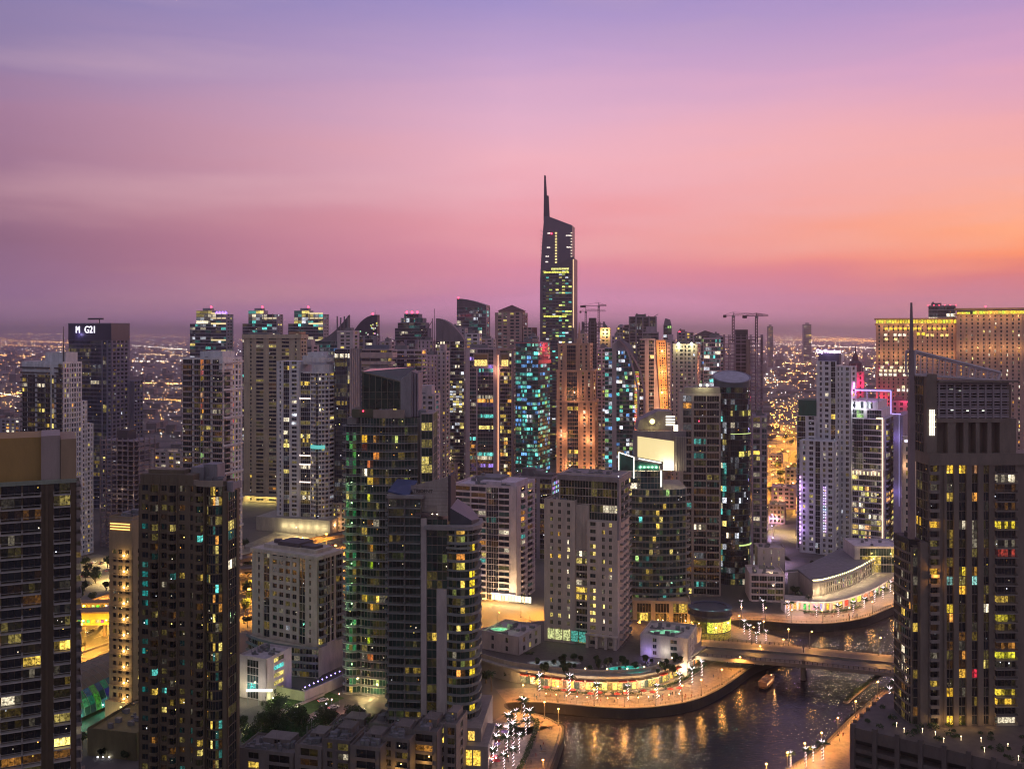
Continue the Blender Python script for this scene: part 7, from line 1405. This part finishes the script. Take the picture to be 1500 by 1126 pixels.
parasols([(800 + i * 13, 1014 + 8 * math.sin(i / 15 * 3.1) + rnd.uniform(-2, 2)) for i in range(17)], [(.5, .05, .04), (.55, .45, .35), (.5, .05, .04)], 'café parasol before the curved restaurant podium', 'parasols before the curved restaurant podium')
for i in range(12): bulb('café lantern among the tables of the near left promenade', 722 + rnd.uniform(-30, 28), 1085 + rnd.uniform(-22, 38), 2.6, rnd.choice([(1, .8, .9), (1, .6, .3), (.7, .5, 1), (1, .3, .3)]), 160, .22, 9, 'café lanterns on the near left promenade')
for i in range(14): bulb('café lantern before the curved restaurant podium', 800 + i * 15, 1015 + 7 * math.sin(i / 13 * 3.1), 2.4, rnd.choice([(1, .6, .2), (1, .8, .5), (1, .35, .2)]), 160, .22, 9, 'café lanterns before the podium')
def person_mesh(seed, col):
    r = random.Random(seed); me = bpy.data.meshes.new('body'); st = r.uniform(.05, .22)
    V = [(0, 0, .95), (0, 0, 1.2), (0, 0, 1.42), (0, 0, 1.54), (0, .01, 1.68), (-.1, st, .5), (-.1, st * 1.6, .06), (-.1, st * 1.6 - .14, .03), (.1, -st, .5), (.1, -st * 1.2, .06), (.1, -st * 1.2 - .14, .03), (-.2, 0, 1.4), (-.27, -st, 1.12), (-.26, -st * 1.5, .86), (.2, 0, 1.4), (.27, st, 1.12), (.26, st * 1.3, .86)]
    E = [(0, 1), (1, 2), (2, 3), (3, 4), (0, 5), (5, 6), (6, 7), (0, 8), (8, 9), (9, 10), (2, 11), (11, 12), (12, 13), (2, 14), (14, 15), (15, 16)]; Rr_ = [.15, .14, .17, .06, .105, .08, .05, .04, .08, .05, .04, .065, .048, .035, .065, .048, .035]
    me.from_pydata(V, E, []); o = bpy.data.objects.new('tmp', me); COL.objects.link(o); o.modifiers.new('s', 'SKIN')
    for i, v in enumerate(me.skin_vertices[0].data): v.radius = (Rr_[i], Rr_[i] * .8); v.use_root = i == 0
    o.modifiers.new('u', 'SUBSURF').levels = 1
    me2 = bpy.data.meshes.new_from_object(o.evaluated_get(bpy.context.evaluated_depsgraph_get())); bpy.data.objects.remove(o); me2.materials.clear(); me2.materials.append(wallm(col)); return me2
pm = [person_mesh(i, c) for i, c in enumerate(((.05, .05, .07), (.5, .48, .45), (.3, .06, .05), (.08, .12, .25)))]
def people(spots, label, group):
    for i, (px, py) in enumerate(spots):
        o = bpy.data.objects.new('person', pm[i % 4]); COL.objects.link(o); x, y = GP(px, py); o.location = (x, y, .03); o.rotation_euler = (0, 0, rnd.uniform(0, 6)); tag(o, label, 'person', group)
people([(792, 1096), (800, 1082), (785, 1108), (793, 1100), (778, 1118), (806, 1070), (796, 1092), (770, 1120)], 'person strolling on the open paving of the near left promenade', 'people on the near left promenade')
people([(985, 1018), (1000, 1010), (1030, 1000), (1045, 992), (970, 1027), (1052, 984), (880, 1028), (820, 1022), (900, 1029), (1010, 1012)], 'person walking on the promenade below the curved restaurant podium', 'people below the restaurant podium')
people([GPX for GPX in [(770 + rnd.uniform(0, 250), 1021 + rnd.uniform(-4, 4)) for _ in range(36)]], 'person among the evening crowd before the curved restaurant podium', 'evening crowd before the podium')
people([(rnd.uniform(1150, 1290), 905 + rnd.uniform(-3, 1) - 0 * 1) for _ in range(20)], 'person in the small crowd before the white mall', 'small crowd on the far bank')
people([(720 + rnd.uniform(-20, 45), 1088 + rnd.uniform(-15, 34)) for _ in range(26)], 'person standing near the café tables of the near left promenade', 'café crowd on the near left promenade')
people([(1275, 1028), (1283, 1022), (1235, 1078), (1230, 1086), (1288, 1018)], 'person walking on the right bank promenade', 'people on the right bank')

# ================================================================== far districts and their lights
m = MB(); fr = random.Random(5)
for _ in range(2600):
    d = 1000 * (1 + 11 * fr.random() ** 1.8); px = fr.uniform(-60, 1560); x = WX(px, d)
    if 330 < px < 1128 and d < 1500: continue
    if px > 1120 and d < 2300 and px < 1290: continue
    w = fr.uniform(10, 34); q = fr.uniform(8, 26); h = fr.choice([5, 6, 8, 10, 14]) * (1 + (d > 3000) * fr.random() * 1.5); m.box(x, x + w, d, d + q, 0, h)
tag(m.build('far_district', wallm((.20, .17, .17))), 'spread of low flat roofed blocks across the desert plain', 'far district', kind='stuff')
m = MB(); SC = [(1, .42, .08), (1, .48, .12), (1, .42, .08), (1, .6, .25), (1, .85, .7), (.9, .9, 1)]
def lite(px, d, z, k=1.0, col=None, s_=1.0):
    c = col or fr.choice(SC); k *= math.exp(fr.uniform(-1.6, .6)); r = d / F * .42 * s_; m.octa((WX(px, d), d, z), r, tuple(q * k for q in c))
for _ in range(9500):
    y = 490.5 + 150 * fr.random() ** 1.6; d = GD(y, 4); px = fr.uniform(-20, 1520)
    if 330 < px < 1120 and y > 520: continue
    if y > 600 and px > 1110: continue
    hot = 1.0 + (1.0 if px > 1100 and y < 560 else 0) + (.5 if y < 497 else 0); lite(px, d, 4, hot)
for (ya, xa, yb, xb, n, col, k) in ((489.5, 0, 489.5, 110, 55, SC[3], 2), (491, 190, 491, 280, 50, SC[1], 2.2), (493, 190, 494, 280, 30, SC[2], 2), (498, 0, 502, 110, 60, SC[1], 1.6), (520, 0, 524, 100, 40, SC[0], 2.2), (505, 0, 508, 100, 40, SC[2], 1.6), (560, 190, 562, 268, 34, SC[1], 2.6), (583, 195, 586, 268, 24, SC[2], 1.5), (580, 0, 575, 32, 20, SC[0], 2.5), (575, 0, 582, 32, 18, SC[4], 1.5),
        (491, 1130, 497, 1285, 70, SC[1], 3.2), (494, 1130, 499, 1285, 60, SC[0], 3.0), (497, 1130, 500, 1285, 60, SC[1], 2.2), (560, 1125, 557, 1190, 30, SC[1], 2.0), (530, 1130, 540, 1285, 70, SC[3], 1.3), (545, 1130, 548, 1200, 30, SC[1], 2), (503, 1130, 510, 1285, 80, SC[4], 1.2), (515, 1130, 522, 1285, 80, SC[3], 1.2), (488.8, 560, 489.2, 600, 20, SC[3], 1.6), (489, 1000, 489.4, 1060, 30, SC[0], 1.5), (529, 195, 529, 250, 16, SC[4], 2), (506, 195, 512, 275, 40, SC[4], 1.4), (518, 200, 521, 275, 30, SC[3], 1.3)):
    for i in range(n): t = i / n; y = max(488.6, ya + (yb - ya) * t + fr.uniform(-.5, .5)); d = min(GD(y, 8) if y > 493 else 34000, 34000); z = WZ(y, d) if y < 493.6 else 8; lite(xa + (xb - xa) * t + fr.uniform(-1, 1), d, z, k, col, 1.1)
for _ in range(160): px = fr.uniform(1128, 1178); y = fr.uniform(588, 640); lite(px, GD(y, 9), 9, 2.0, fr.choice([OC, OC, (1, .6, .15)]), 1.0)
tag(m.build('city_lights', attrglow(12)), 'thousands of tiny orange and white lamps scattered over the far plain', 'city lights', kind='stuff')
for lab, px, d, w, yt in (('pale far block fading in the haze above the right hand plain', 1183, 5200, 11, 475), ('thin far tower fading in the haze left of the pale far block', 1129, 4600, 7, 478)):
    s = Bld('far_tower', lab, TW, px - w / 2, px + w / 2, px + w / 2 + 1, d, -2, yt, (.2, .17, .2), D=30, lp=.1, fh=9); s.block(0, s.W, 0, s.D, 0, s.top, 'g1 g1 g1', sf=.4); s.block(s.W * .3, s.W * .7, 3, 20, s.top, s.top + 8); s.done()
# ================================================================== air
m = MB(); m.box(-46000, 46000, -80, 60500, -10, 380); hz = m.build('haze', MATS[('e', OC, 6, False)] if False else bpy.data.materials.new('haze_air')); tag(hz, kind='stuff')
hm = hz.data.materials[0]; hm.use_nodes = True; nt = hm.node_tree; nt.nodes.clear(); g = G(nt); pv = g.n('ShaderNodeVolumePrincipled'); pv.inputs['Color'].default_value = (1, .95, 1, 1); pv.inputs['Density'].default_value = .00009; pv.inputs['Anisotropy'].default_value = .72; mo = g.n('ShaderNodeOutputMaterial'); g.l(pv.outputs[0], mo.inputs['Volume'])
hm.cycles.homogeneous_volume = True
